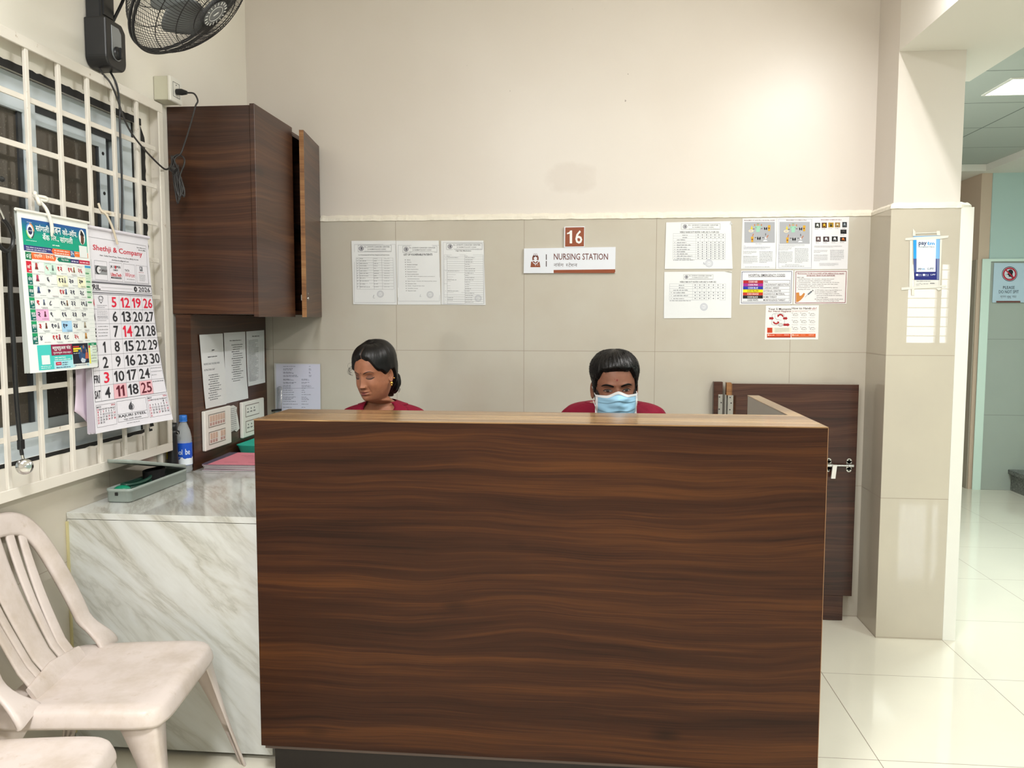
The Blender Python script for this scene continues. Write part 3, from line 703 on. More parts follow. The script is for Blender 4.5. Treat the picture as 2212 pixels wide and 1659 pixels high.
tor = thing('torch', 'black torch standing on its head beside the water bottle', 'torch', (-1.583, 2.986, TZ))
tx, ty = -1.583, 2.986
obj('body', MB().lathe([(.0, .0), (.0215, .0), (.0225, .003), (.0225, .030), (.0205, .033), (.0205, .044), (.0195, .062), (.0182, .075), (.0176, .15), (.0184, .155), (.0188, .185), (.0178, .20), (.0, .202)], (tx, ty, TZ + .0008), n=28), BLACK, tor)
obj('clip', MB().lathe([(.0190, .155), (.0215, .157), (.0215, .172), (.0190, .174)], (tx, ty, TZ), n=20).box(tx + .015, tx + .027, ty - .006, ty + .006, TZ + .158, TZ + .172, bev=.002), BLACK, tor)
obj('ring', MB().tube([(tx + .022 + .006 * math.cos(a), ty - .008, TZ + .163 + .006 * math.sin(a)) for a in [2 * PI * k / 14 for k in range(14)]], .0012, n=6, closed=True), CHROME, tor)
obj('strap', MB().box(tx - .024, tx - .0205, ty - .004, ty + .004, TZ + .062, TZ + .098, bev=.001), mat('yellow_strap', (206, 186, 60), .5), tor)

btl = thing('water_bottle', 'clear plastic water bottle with a blue cap and blue label', 'bottle', (-1.562, 3.055, TZ))
qx, qy = -1.572, 3.051
PET = mat('clear_plastic', (236, 244, 246), .06); PET.node_tree.nodes['Principled BSDF'].inputs['Alpha'].default_value = .30
pr = [(.0, .002), (.020, .0), (.029, .006), (.030, .014), (.0285, .022), (.030, .030), (.030, .125), (.0292, .140), (.024, .165), (.0145, .190), (.012, .197), (.012, .212)]
for k in range(3):
    pass
obj('bottle_body', MB().lathe(pr, (qx, qy, TZ + .0008), n=32), PET, btl)
obj('cap', MB().lathe([(.0140, .202), (.0145, .203), (.0145, .222), (.0125, .2245), (0, .225)], (qx, qy, TZ), n=28).lathe([(.0152, .199), (.0152, .2035), (.0140, .2035)], (qx, qy, TZ), n=28), mat('blue_cap', (38, 110, 196), .35), btl)
def lab(r, z0, z1, a0=0, a1=2 * PI, n=36, zf=None):
    def f(u, v):
        a = a0 + (a1 - a0) * u; z = z0 + (z1 - z0) * v
        if zf: z = zf(u, v)
        return Vector((qx + r * math.cos(a), qy + r * math.sin(a), TZ + z))
    return f
lb = obj('label', MB().grid(lab(.0306, .032, .118), 36, 4), mat('label_blue', (26, 84, 196), .35), btl)
obj('label_ice', MB().grid(lab(.0308, .033, .07, zf=lambda u, v: .033 + v * (.026 + .010 * noise.noise(Vector((u * 16, 0, 3))))), 72, 3), mat('label_white', (232, 240, 246), .35), lb)
WATER = mat('water', (240, 246, 248), .02)

tag(obj('conduit_pipe', MB().lathe([(.013, 0), (.013, .098)], (-1.604, 2.925, TZ), n=20), WHITEP), 'short white conduit pipe between the desk top and the window grille', 'pipe')
# ================================================================= PRINTED SHEETS AND LETTERING
_tc = {}
def glyphs(s, off=0.0, shear=0.0):
    k = (s, off, shear)
    if k not in _tc:
        cu = bpy.data.curves.new('t', 'FONT'); cu.body = s; cu.size = 1; cu.resolution_u = 2; cu.offset = off; cu.shear = shear
        o = bpy.data.objects.new('t', cu); me = bpy.data.meshes.new_from_object(o)
        vs = [(v.co.x, v.co.y) for v in me.vertices]; fs = [tuple(p.vertices) for p in me.polygons]
        bpy.data.objects.remove(o); bpy.data.meshes.remove(me); bpy.data.curves.remove(cu)
        _tc[k] = (vs, fs)
    return _tc[k]
def inkmat(c, rough=0.55):
    return mat('ink_%d_%d_%d' % c, c, rough, spec=.3)
class Sheet:
    """flat drawing in its own x (right) / y (down) units; fn(x, y, h) gives the 3D point at height h above the paper"""
    def __init__(s, fn, lift=.00022): s.fn = fn; s.lift = lift; s.mb = MB(); s.cols = []; s.rng = random.Random(5)
    def ci(s, c):
        if c not in s.cols: s.cols.append(c)
        return s.cols.index(c)
    def mesh(s, pts, faces, c, L=1, h=None):
        H = L * s.lift if h is None else h
        s.mb.add([s.fn(x, y, H) for x, y in pts], faces, s.ci(c)); return s
    def rect(s, x0, y0, x1, y1, c, L=1, nx=1, ny=1):
        pts = [(x0 + (x1 - x0) * i / nx, y0 + (y1 - y0) * j / ny) for i in range(nx + 1) for j in range(ny + 1)]
        return s.mesh(pts, [(i * (ny + 1) + j, (i + 1) * (ny + 1) + j, (i + 1) * (ny + 1) + j + 1, i * (ny + 1) + j + 1) for i in range(nx) for j in range(ny)], c, L)
    def quad(s, p, c, L=1, nx=1, ny=1):
        (ax, ay), (bx, by), (cx, cy), (dx, dy) = p; pts = []
        for i in range(nx + 1):
            for j in range(ny + 1):
                u, v = i / nx, j / ny
                pts.append((ax * (1 - u) * (1 - v) + bx * u * (1 - v) + cx * u * v + dx * (1 - u) * v, ay * (1 - u) * (1 - v) + by * u * (1 - v) + cy * u * v + dy * (1 - u) * v))
        return s.mesh(pts, [(i * (ny + 1) + j, (i + 1) * (ny + 1) + j, (i + 1) * (ny + 1) + j + 1, i * (ny + 1) + j + 1) for i in range(nx) for j in range(ny)], c, L)
    def poly(s, pts, c, L=1): return s.mesh(pts, [tuple(range(len(pts)))], c, L)
    def line(s, x0, y0, x1, y1, w, c, L=2):
        d = math.hypot(x1 - x0, y1 - y0) or 1; nx, ny = -(y1 - y0) / d * w / 2, (x1 - x0) / d * w / 2
        return s.poly([(x0 + nx, y0 + ny), (x1 + nx, y1 + ny), (x1 - nx, y1 - ny), (x0 - nx, y0 - ny)], c, L)
    def path(s, pts, w, c, L=2):
        for a, b in zip(pts, pts[1:]): s.line(*a, *b, w, c, L)
        return s
    def frame(s, x0, y0, x1, y1, w, c, L=2):
        return s.rect(x0, y0, x1, y0 + w, c, L).rect(x0, y1 - w, x1, y1, c, L).rect(x0, y0, x0 + w, y1, c, L).rect(x1 - w, y0, x1, y1, c, L)
    def disc(s, cx, cy, rx, ry, c, L=2, n=24, a0=0, a1=2 * PI):
        return s.poly([(cx + rx * math.cos(a0 + (a1 - a0) * k / n), cy + ry * math.sin(a0 + (a1 - a0) * k / n)) for k in range(n)], c, L)
    def ring(s, cx, cy, rx, ry, w, c, L=2, n=32, a0=0, a1=2 * PI):
        pts = []
        for k in range(n + 1):
            a = a0 + (a1 - a0) * k / n; pts += [(cx + rx * math.cos(a), cy + ry * math.sin(a)), (cx + (rx - w) * math.cos(a), cy + (ry - w) * math.sin(a))]
        return s.mesh(pts, [(2 * k, 2 * k + 1, 2 * k + 3, 2 * k + 2) for k in range(n)], c, L)
    def text(s, t, x0, y0, x1, y1, c=(40, 40, 40), L=2, bold=0.0, shear=0.0, y2=None, clip=None):
        """fit the lettering to the given box; y2: how much the baseline drops at the right side"""
        vs, fs = glyphs(t, bold * .65, shear)
        if not vs: return s
        ax, bx = min(v[0] for v in vs), max(v[0] for v in vs); ay, by = min(v[1] for v in vs), max(v[1] for v in vs)
        pts = []
        for v in vs:
            u = (v[0] - ax) / (bx - ax or 1); u = min(u, clip) if clip else u; w = (by - v[1]) / (by - ay or 1)
            pts.append((x0 + (x1 - x0) * u, y0 + (y1 - y0) * w + (y2 or 0) * u))
        return s.mesh(pts, fs, c, L)
    def words(s, x0, y0, x1, h, c=(90, 90, 90), L=2, wl=(3, 9), fill=1.0, dy=0.0):
        """a line of print too small to read in the photograph, as broken word marks"""
        x = x0; W_ = x1 - x0; end = x0 + W_ * fill; H = abs(h)
        while x < end - H * .5:
            w = min(s.rng.uniform(*wl) * H * .55, end - x)
            yy = y0 + dy * (x - x0) / W_
            n = max(1, int(w / (H * .62)))
            for k in range(n):
                xa = x + w * k / n; hh = h * s.rng.choice((.62, .62, .9, .75))
                s.rect(xa, yy + h - hh, xa + w / n * .72, yy + h, c, L)
            x += w + H * .55
        return s
    def para(s, x0, y0, x1, y1, n, c=(110, 110, 115), L=2, frac=.42, wl=(3, 9)):
        p = (y1 - y0) / n
        for k in range(n): s.words(x0, y0 + k * p, x1, p * frac, c, L, wl, 1.0 if k < n - 1 else s.rng.uniform(.4, .9))
        return s
    def build(s, name, parent=None, rough=.55):
        return obj(name, s.mb, [inkmat(c, rough) for c in s.cols], parent)

def quadfn(cx, cz, axis, val, nrm, k=1000.0):
    """x,y units -> plane coordinates through fitted quadratics"""
    def f(x, y, h):
        x, y = x / k, y / k; b = (1, x, y, x * y, x * x, y * y)
        a = sum(p * q for p, q in zip(cx, b)); z = sum(p * q for p, q in zip(cz, b))
        return Vector((a, val + nrm * h, z)) if axis == 'Y' else Vector((val + nrm * h, a, z))
    return f
F_DOCS = quadfn([-1.16385, 0.34134, -0.00489, 0.00229, -0.00278, -2e-05], [1.7666, -0.00282, -0.32945, 0.00271, 1e-05, -0.00222], 'Y', BY - .0012, -1)
F_SIGN = quadfn([-0.37907, 0.25045, 0.00033, 0.00125, -0.00153, 1e-05], [1.82234, -0.00247, -0.24612, 0.00152, 1e-05, -0.00125], 'Y', BY - .010, -1)
F_POST = quadfn([0.29161, 0.41036, 0.00623, 0.0033, -0.00415, 8e-05], [1.83703, -0.00422, -0.41001, 0.00422, 1e-05, -0.00346], 'Y', BY - .0012, -1)
F_PAY = quadfn([1.25089, 0.33084, 0.01248, 0.00236, -0.00304, 0.0001], [1.75837, -0.0031, -0.33979, 0.00315, 0.0, -0.00258], 'Y', PY - .0010, -1)
F_SPIT = quadfn([2.25584, 0.76449, 0.02745, 0.00646, -0.00833, 0.00029], [2.27067, -0.0087, -0.78226, 0.00864, 2e-05, -0.00709], 'Y', FY - .014, -1)
F_CLIP = quadfn([-2.07495, 0.61751, -0.01976, 0.00757, -0.00899, -0.00017], [1.42095, 0.00012, -0.58707, 0.00881, -0.00011, -0.00714], 'Y', BY - .016, -1)
PAPER = (226, 228, 229); INK = (70, 70, 74); GREY = (128, 130, 134)
def wavy(fn, amp, sx=3.0, seed=0):
    """paper that does not lie quite flat"""
    def f(x, y, h): return fn(x, y, h + amp * (.6 + .8 * noise.noise(Vector((x / 1000 * sx + seed, y / 1000 * sx, seed)))))
    return f
def paper_back(fn, corners, h0, mat_c=PAPER): pass
def paper(S_, corners, c=PAPER, n=14, t=None):
    S_.quad(corners, c, 0, n, n); return S_

# ---- clinic documents on the tiled wall
def letterhead(s, x0, y0, x1, y1):
    """boxed letterhead with round emblem"""
    w, h = x1 - x0, y1 - y0
    s.frame(x0, y0, x1, y1, h * .035, (120, 120, 126))
    cx, cy, r = x0 + w * .10, y0 + h * .5, h * .36
    s.disc(cx, cy, r, r, (176, 176, 182), 2); s.ring(cx, cy, r, r, r * .16, (110, 110, 118), 3)
    s.disc(cx + r * .1, cy - r * .2, r * .26, r * .3, (70, 70, 76), 4); s.rect(cx - r * .05, cy, cx + r * .3, cy + r * .55, (80, 80, 86), 4)
    s.text("Dr. JOSHI'S CANCER CENTER", x0 + w * .19, y0 + h * .16, x0 + w * .95, y0 + h * .42, (92, 92, 98), 2, .012)
    s.text("& HAEMATOLOGY CLINIC", x0 + w * .29, y0 + h * .52, x0 + w * .84, y0 + h * .70, (104, 104, 110), 2, .012)
    s.words(x0 + w * .20, y0 + h * .84, x0 + w * .98, h * .07, (120, 120, 126))
def stamp(s, cx, cy, r, c=(176, 178, 186)):
    s.ring(cx, cy, r, r, r * .07, c); s.ring(cx, cy, r * .62, r * .62, r * .07, c); s.ring(cx, cy, r * .9, r * .9, r * .2, (204, 206, 210), 1)
    s.words(cx - r * .4, cy - r * .2, cx + r * .4, r * .16, c); s.words(cx - r * .35, cy + r * .1, cx + r * .35, r * .14, c)
DL = (142, 144, 150)
s = Sheet(wavy(F_DOCS, .0022, 4, 1)); paper(s, [(123, 132), (746, 128), (764, 1030), (150, 1022)])
s.frame(165, 180, 742, 1000, 3, (170, 172, 178)); letterhead(s, 215, 190, 685, 287)
s.text('List of Housekeeping Staff with Name, Designation and Contact Number', 222, 322, 660, 340, (62, 62, 68), 2, .02)
for y in [370, 405, 438, 472, 508, 545, 580, 612, 645, 685, 728, 768, 812]: s.line(190 + (y - 370) * .03, y, 708 + (y - 370) * .02, y + 2, 2.2, DL)
for xa in (190, 232, 430, 548, 708): s.line(xa, 370, xa + 14, 812, 2.2, DL)
for k, y in enumerate([376, 408, 445, 477, 513, 548, 583, 617, 650, 690, 733, 773]):
    s.words(200, y, 222, 9, GREY); s.words(240, y, 400 if k else 320, 10, GREY, fill=s.rng.uniform(.5, .95)); s.words(440, y, 535, 9, GREY, fill=s.rng.uniform(.4, .8)); s.words(585, y, 660, 8, (160, 162, 166))
stamp(s, 530, 880, 48); s.path([(425, 925), (440, 890), (432, 938), (455, 935)], 2.5, (120, 124, 140))
tag(s.build('notice_paper'), 'white clinic notice with a staff table, leftmost of three beside the sign', 'notice', 'clinic notices left of the sign')
s = Sheet(wavy(F_DOCS, .0022, 4, 2)); paper(s, [(750, 130), (1350, 128), (1382, 1030), (775, 1028)])
s.frame(778, 190, 1365, 980, 3, (170, 172, 178)); letterhead(s, 843, 205, 1328, 295)
s.text('LIST OF VULNERABLE PATIENTS', 858, 310, 1262, 338, (62, 62, 68), 2, .03)
for k, (t, w) in enumerate([('Infants', 50), ('Elderly', 62), ('Disabled individuals', 148), ('Elderly injured', 116), ('Adult mental (under)', 156), ('Domestic Violence', 138), ('Sexual assaulted abuse', 160), ('ALL PAED. (HRCT Complaint presence and injury) s.t', 385), ('unconscious/unresponsive', 165), ('Higher Chances – Pandemic, HIV infected and Hep. patients', 410), ('Immuno low', 122), ('Elderly – No general injury there', 235), ('Sexual/Burn therapy', 140), ('Patients for check', 112)]):
    y = 392 + k * 33.4
    if k != 8: s.disc(880 + k * 1.2, y + 7, 5, 5, (60, 60, 64))
    s.text(t, 902 + k * 1.2, y, 902 + w + k * 1.2, y + 14, (110, 110, 116), 2, .01)
stamp(s, 1230, 888, 48); s.path([(1085, 918), (1095, 880), (1088, 915), (1110, 912)], 2.2, (150, 152, 160))
tag(s.build('notice_paper'), 'white clinic notice with a bulleted list, middle of three beside the sign', 'notice', 'clinic notices left of the sign')
s = Sheet(wavy(F_DOCS, .0022, 4, 3)); paper(s, [(1383, 130), (1980, 128), (2010, 1035), (1388, 1028)])
s.frame(1412, 152, 1990, 1018, 3, (170, 172, 178)); letterhead(s, 1460, 165, 1962, 256)
s.text('High Risk Medication', 1590, 264, 1806, 284, (62, 62, 68), 2, .02)
for y in [328, 355] + [388 + 31.3 * k for k in range(21)]: s.line((1425 if y < 360 or int(y) % 4 == 0 else 1470), y, 1975, y + 1, 2.2, DL)
for xa in (1425, 1466, 1715, 1975): s.line(xa, 328, xa + 6, 1014, 2.2, DL)
for k in range(21):
    y = 362 + 31.3 * k; s.words(1725, y, 1960, 9, GREY, fill=s.rng.uniform(.2, .6))
    if k in (0, 6, 10, 15, 18, 19): s.words(1478, y, 1700, 9, GREY, fill=s.rng.uniform(.3, .75)); s.words(1446, y, 1454, 8, GREY)
s.words(1474, 342, 1510, 8, GREY); s.words(1725, 340, 1760, 8, GREY); stamp(s, 1905, 940, 48)
tag(s.build('notice_paper'), 'white clinic notice with a medication table, rightmost of three beside the sign', 'notice', 'clinic notices left of the sign')

# ---- NURSING STATION sign
BR = (140, 70, 38); SW = (222, 226, 234)
sg = thing('nursing_station_sign', 'white and brown NURSING STATION sign with a nurse symbol', 'sign', (-.15, BY - .006, 1.66))
def qbox(fn, pts, h0, h1, m, name, parent):
    mb = MB(); n = len(pts)
    mb.add([fn(x, y, h0) for x, y in pts] + [fn(x, y, h1) for x, y in pts], [tuple(range(n)), tuple(range(n, 2 * n))] + [(i, (i + 1) % n, n + (i + 1) % n, n + i) for i in range(n)])
    return obj(name, mb, m, parent)
brd = qbox(F_SIGN, [(272, 568), (1956, 540), (1948, 1018), (266, 1022)], -.0095, 0, mat('sign_white', SW, .3), 'board', sg)
s = Sheet(F_SIGN); s.poly([(816, 963), (1948, 950), (1948, 1000), (1935, 1019), (816, 1019)], BR, 1)
s.rect(674, 676, 690, 778, (60, 48, 50)); s.rect(674, 798, 690, 902, (60, 48, 50))
s.text('NURSING STATION', 820, 660, 1814, 776, (104, 52, 44), 2, .012)
# second line in Devanagari, set piece by piece
DV = (96, 84, 86)
s.text('\u0928', 820, 848, 868, 902, DV, 2); s.text('\u093f', 868, 836, 900, 902, DV, 2); s.text('\u0938', 888, 848, 940, 902, DV, 2); s.path([(925, 846), (915, 832), (930, 826)], 4, DV); s.disc(942, 834, 4, 4, DV)
s.text('\u0917', 945, 848, 1000, 902, DV, 2)
s.text('\u0938', 1042, 848, 1092, 902, DV, 2, clip=.72); s.text('\u091f\u0947', 1086, 826, 1132, 904, DV, 2); s.text('\u0936', 1132, 848, 1190, 902, DV, 2); s.text('\u0928', 1192, 848, 1250, 902, DV, 2)
# nurse symbol
hair = [(424, 785), (424, 730), (436, 700), (452, 680), (510, 680), (528, 702), (540, 735), (536, 785), (505, 770), (516, 742), (508, 722), (484, 712), (462, 730), (448, 742), (460, 770)]
s.poly([(424, 785), (423, 732), (436, 700), (450, 690), (484, 712), (448, 742), (462, 776)], (124, 62, 44)); s.poly([(540, 785), (542, 735), (528, 700), (512, 690), (484, 712), (516, 742), (504, 776)], (124, 62, 44)); s.poly([(450, 690), (512, 690), (508, 720), (484, 712), (452, 722)], (124, 62, 44))
s.poly([(446, 672), (462, 664), (502, 664), (518, 672), (506, 700), (458, 700)], (124, 62, 44), 3); s.poly([(453, 676), (464, 669), (500, 669), (511, 676), (502, 700), (462, 700)], SW, 4); s.rect(474, 680, 490, 696, (110, 50, 36), 5)
s.poly([(390, 912), (402, 812), (428, 806), (440, 832), (482, 858), (524, 832), (536, 806), (556, 812), (572, 912)], BR)
s.poly([(432, 800), (452, 798), (484, 828), (512, 796), (526, 800), (520, 826), (484, 846), (446, 828)], (124, 62, 44)); s.path([(428, 806), (446, 838), (482, 862), (520, 838), (540, 806)], 7, SW, 3); s.rect(478, 860, 485, 890, SW, 3); s.rect(506, 868, 536, 874, SW, 3)
s.build('lettering', sg, .35)
nb = thing('room_number_sign', 'brown square room number 16 plate above the nursing sign', 'sign', (-.085, BY - .006, 1.74))
qbox(F_SIGN, [(1012, 170), (1388, 162), (1382, 545), (1008, 550)], -.0095, -.001, mat('sign_white', SW, .3), 'plate', nb)
s = Sheet(lambda x, y, h: F_SIGN(x, y, h - .001)); s.poly([(1030, 182), (1378, 176), (1372, 528), (1026, 534)], BR, 1)
s.poly([(1112, 474), (1112, 296), (1062, 306), (1062, 282), (1100, 268), (1122, 236), (1156, 236), (1156, 474)], (232, 232, 230), 2); s.text('6', 1214, 232, 1342, 480, (232, 232, 230), 2, .02)
s.build('number', nb, .35)

# ---- duty rosters
def roster(c4, title, y0, rows, h, stamp_c, seed, lab_, dx=0):
    s = Sheet(wavy(F_POST, .0022, 4, seed)); paper(s, c4)
    (ax, ay) = c4[0]
    letterhead(s, *h); s.text(title[0], title[1], title[2], title[3], title[4], (84, 86, 92), 2, .02)
    xs = rows[0]; ys_ = rows[1]
    for y in ys_: s.line(xs[0], y, xs[-1], y + 2, 2.2, (168, 172, 180))
    for xa in xs: s.line(xa, ys_[0], xa - 4, ys_[-1], 2.2, (176, 180, 188))
    for k, y in enumerate(ys_[:-1]):
        s.words(xs[0] + 40 + (60 if k < 2 else 0), y + 10, xs[1] - 20, 11, (120, 122, 130), fill=.45 if k < 2 else s.rng.uniform(.5, .9))
        if k > 2: s.words(xs[0] + 14, y + 10, xs[0] + 22, 10, (120, 122, 130))
        if k != 2:
            for xa, xb in zip(xs[1:], xs[2:]): s.rect((xa + xb) / 2 - 6, y + 9, (xa + xb) / 2 + 6, y + 20, (128, 130, 138))
    s.words(xs[0], ys_[-1] + 4, xs[0] + 230, 9, (130, 132, 140)); stamp(s, *stamp_c, (160, 164, 190))
    return s
s = roster([(96, 102), (800, 88), (818, 606), (80, 608)], ('WEEKLY NURSE DUTY ROSTER 13 APR. 2022 To 19 APR. 2022', 244, 198, 670, 218), 0,
           ([172, 420, 466, 512, 558, 604, 648, 692, 738], [224, 250, 276, 306, 332, 356, 380, 404, 428, 452, 478, 503]), (258, 116, 684, 180), (562, 548, 42), 11, '')
s.poly([(796, 88), (820, 128), (786, 120)], (196, 196, 196), 5); s.path([(498, 560), (505, 535), (512, 562), (520, 550)], 3, (120, 124, 150))
tag(s.build('duty_roster'), 'white duty roster with the longer table, upper of two landscape sheets', 'notice', 'duty rosters')
s = roster([(76, 640), (810, 634), (802, 1140), (70, 1144)], ('WEEKLY RMO DUTY ROSTER 13 APR. 2022 To 19 APR. 2022', 244, 740, 638, 758), 0,
           ([134, 386, 436, 486, 534, 584, 634, 684, 742], [768, 796, 822, 850, 882, 914, 944]), (284, 668, 606, 722), (506, 1020, 40), 12, '')
s.poly([(770, 634), (812, 640), (808, 652), (730, 637)], (170, 168, 160), 5)
tag(s.build('duty_roster'), 'white duty roster with the shorter table, lower of two landscape sheets', 'notice', 'duty rosters')

# ---- spill-management sheets
PW = (222, 224, 228)
def hands(s, x, y, k=1.0, c=(178, 112, 66)):
    s.poly([(x - 18 * k, y - 20 * k), (x - 8 * k, y - 16 * k), (x - 2 * k, y + 4 * k), (x - 10 * k, y + 18 * k), (x - 18 * k, y + 6 * k)], c)
    s.poly([(x + 18 * k, y - 20 * k), (x + 8 * k, y - 16 * k), (x + 2 * k, y + 4 * k), (x + 10 * k, y + 18 * k), (x + 18 * k, y + 6 * k)], c)
def spill_fig(s, x0, y0, x1, y1):
    s.rect(x0, y0, x1, y1, (166, 168, 174)); w = x1 - x0; h = y1 - y0
    P = lambda u, v: (x0 + u * w, y0 + v * h)
    a = P(.24, .27); s.poly([(a[0] - 12, a[1] + 18), (a[0] + 2, a[1] - 24), (a[0] + 14, a[1] + 18)], (226, 196, 40), 3)
    a = P(.22, .43); s.disc(*a, 26, 15, (236, 220, 190), 3); s.disc(*a, 18, 10, (196, 186, 176), 4)
    a = P(.45, .12); s.disc(a[0], a[1], 13, 16, (196, 156, 120), 3); s.rect(a[0] - 13, a[1] - 12, a[0] + 13, a[1] - 2, (120, 160, 140), 4)
    a = P(.45, .36); s.poly([(a[0] - 24, a[1] - 38), (a[0] + 24, a[1] - 38), (a[0] + 18, a[1] + 28), (a[0] - 18, a[1] + 28)], (150, 202, 176), 3)
    for sg_ in (-1, 1):
        s.line(a[0] + sg_ * 22, a[1] - 20, a[0] + sg_ * 36, a[1] - 40, 12, (150, 202, 176), 3); s.line(a[0] + sg_ * 35, a[1] - 36, a[0] + sg_ * 38, a[1] - 58, 11, (190, 128, 78), 4)
    a = P(.70, .33); hands(s, *a, .9)
    a = P(.81, .32); s.poly([(a[0] - 12, a[1] - 36), (a[0] + 16, a[1] - 38), (a[0] + 16, a[1] - 10), (a[0] + 12, a[1] + 26), (a[0] - 10, a[1] + 26)], (208, 160, 40), 3); s.disc(a[0], a[1] - 4, 8, 8, (120, 70, 30), 4)
    for u, v in ((.31, .34), (.57, .32)): a = P(u, v); s.rect(a[0] - 9, a[1] - 3, a[0] + 9, a[1] + 3, (40, 40, 44), 3)
    a = P(.70, .60); s.rect(a[0] - 3, a[1] - 12, a[0] + 3, a[1] + 12, (40, 40, 44), 3)
    for u in (.37, .62): a = P(u, .75); s.rect(a[0] - 9, a[1] - 3, a[0] + 9, a[1] + 3, (40, 40, 44), 3)
    a = P(.26, .84); s.poly([(a[0] - 14, a[1] - 30), (a[0] + 14, a[1] - 30), (a[0] + 10, a[1] + 28), (a[0] - 10, a[1] + 28)], (212, 160, 40), 3); s.line(a[0] + 4, a[1] - 34, a[0] + 14, a[1] - 62, 9, (180, 112, 66), 3); s.disc(a[0], a[1], 8, 8, (120, 70, 30), 4)
    a = P(.48, .80); hands(s, *a, 1.0)
    a = P(.74, .72); s.line(a[0] - 6, a[1] + 12, a[0] + 16, a[1] - 20, 9, (186, 112, 70), 3); s.poly([(a[0] - 22, a[1] + 8), (a[0] - 6, a[1] + 2), (a[0] - 4, a[1] + 20), (a[0] - 14, a[1] + 24)], (236, 236, 236), 4)
    a = P(.69, .90); s.disc(a[0], a[1] + 8, 24, 17, (238, 238, 240), 3, 16, PI, 2 * PI)
s = Sheet(F_POST); paper(s, [(926, 58), (1300, 52), (1284, 608), (910, 606)], PW)
s.frame(930, 64, 1290, 598, 2, (190, 192, 196)); s.text('MANAGEMENT OF LARGE SPILLS / BLOOD SPILL HAZARD', 944, 74, 1278, 86, (110, 70, 76), 2, .02)
spill_fig(s, 945, 97, 1276, 323); s.words(1068, 330, 1138, 7, (150, 150, 156))
s.para(940, 356, 970, 366, 1); s.para(940, 366, 1228, 398, 3, (96, 98, 130)); s.para(936, 414, 1078, 450, 3); s.para(936, 466, 1088, 552, 7, (92, 94, 98)); s.para(1110, 418, 1252, 548, 8, (92, 94, 98)); s.words(952, 582, 1226, 7, (130, 130, 136))
tag(s.build('spill_poster'), 'spill management poster with grey picture panel, leftmost of three in the row', 'poster', 'spill posters on the wall tiles')
s = Sheet(F_POST); paper(s, [(1302, 52), (1684, 47), (1672, 611), (1288, 608)], PW)
s.frame(1318, 64, 1674, 598, 2, (120, 122, 160)); s.text('MANAGEMENT OF CHEMICAL SPILLS', 1402, 72, 1622, 83, (110, 70, 76), 2, .02)
spill_fig(s, 1328, 96, 1656, 334); s.para(1322, 342, 1600, 368, 3); s.para(1320, 374, 1460, 410, 3); s.para(1316, 420, 1470, 548, 9, (92, 94, 98)); s.para(1494, 382, 1642, 548, 11, (92, 94, 98)); s.words(1390, 558, 1545, 6, GREY); s.words(1352, 574, 1596, 7, (110, 110, 116))
tag(s.build('spill_poster'), 'spill management poster with grey picture panel, middle of three in the row', 'poster', 'spill posters on the wall tiles')
s = Sheet(F_POST); paper(s, [(1686, 47), (2086, 42), (2066, 610), (1674, 611)], (226, 226, 230))
s.text('MANAGEMENT OF MERCURY SPILLS', 1778, 68, 2002, 80, (140, 84, 86), 2, .02)
for i, (x, y, w, h, c1, c2) in enumerate([(1712, 106, 58, 56, (44, 46, 40), (220, 224, 220)), (1786, 104, 56, 58, (90, 60, 30), (230, 176, 40)), (1858, 103, 58, 54, (176, 140, 40), (96, 84, 50)), (1930, 102, 56, 54, (150, 116, 60), (206, 196, 160)), (2010, 98, 50, 58, (40, 46, 52), (150, 160, 170)),
                                        (1990, 180, 66, 46, (22, 22, 24), (60, 60, 62)), (1722, 256, 54, 56, (90, 70, 70), (214, 206, 208)), (1802, 256, 66, 56, (60, 40, 44), (226, 226, 230)), (1896, 254, 64, 56, (18, 18, 20), (216, 218, 220)), (1986, 262, 66, 46, (24, 20, 20), (206, 112, 50))]):
    s.rect(x, y, x + w, y + h, c1); s.disc(x + w * .5, y + h * .5, w * .22, h * .34, c2, 3, 9); s.rect(x + w * .3, y + h * .62, x + w * .75, y + h * .8, c2, 3)
    s.words(x, y + h + 8, x + w * .7, 6, (80, 80, 84))
s.para(1704, 356, 2008, 378, 3); s.para(1702, 402, 1850, 438, 3); s.para(1702, 452, 1850, 528, 7, (100, 102, 106)); s.para(1878, 400, 2028, 516, 9, (100, 102, 106)); s.para(1760, 544, 1966, 578, 4, (110, 112, 116))
tag(s.build('spill_poster'), 'poster with small dark photographs, rightmost of three in the upper row', 'poster', 'spill posters on the wall tiles')

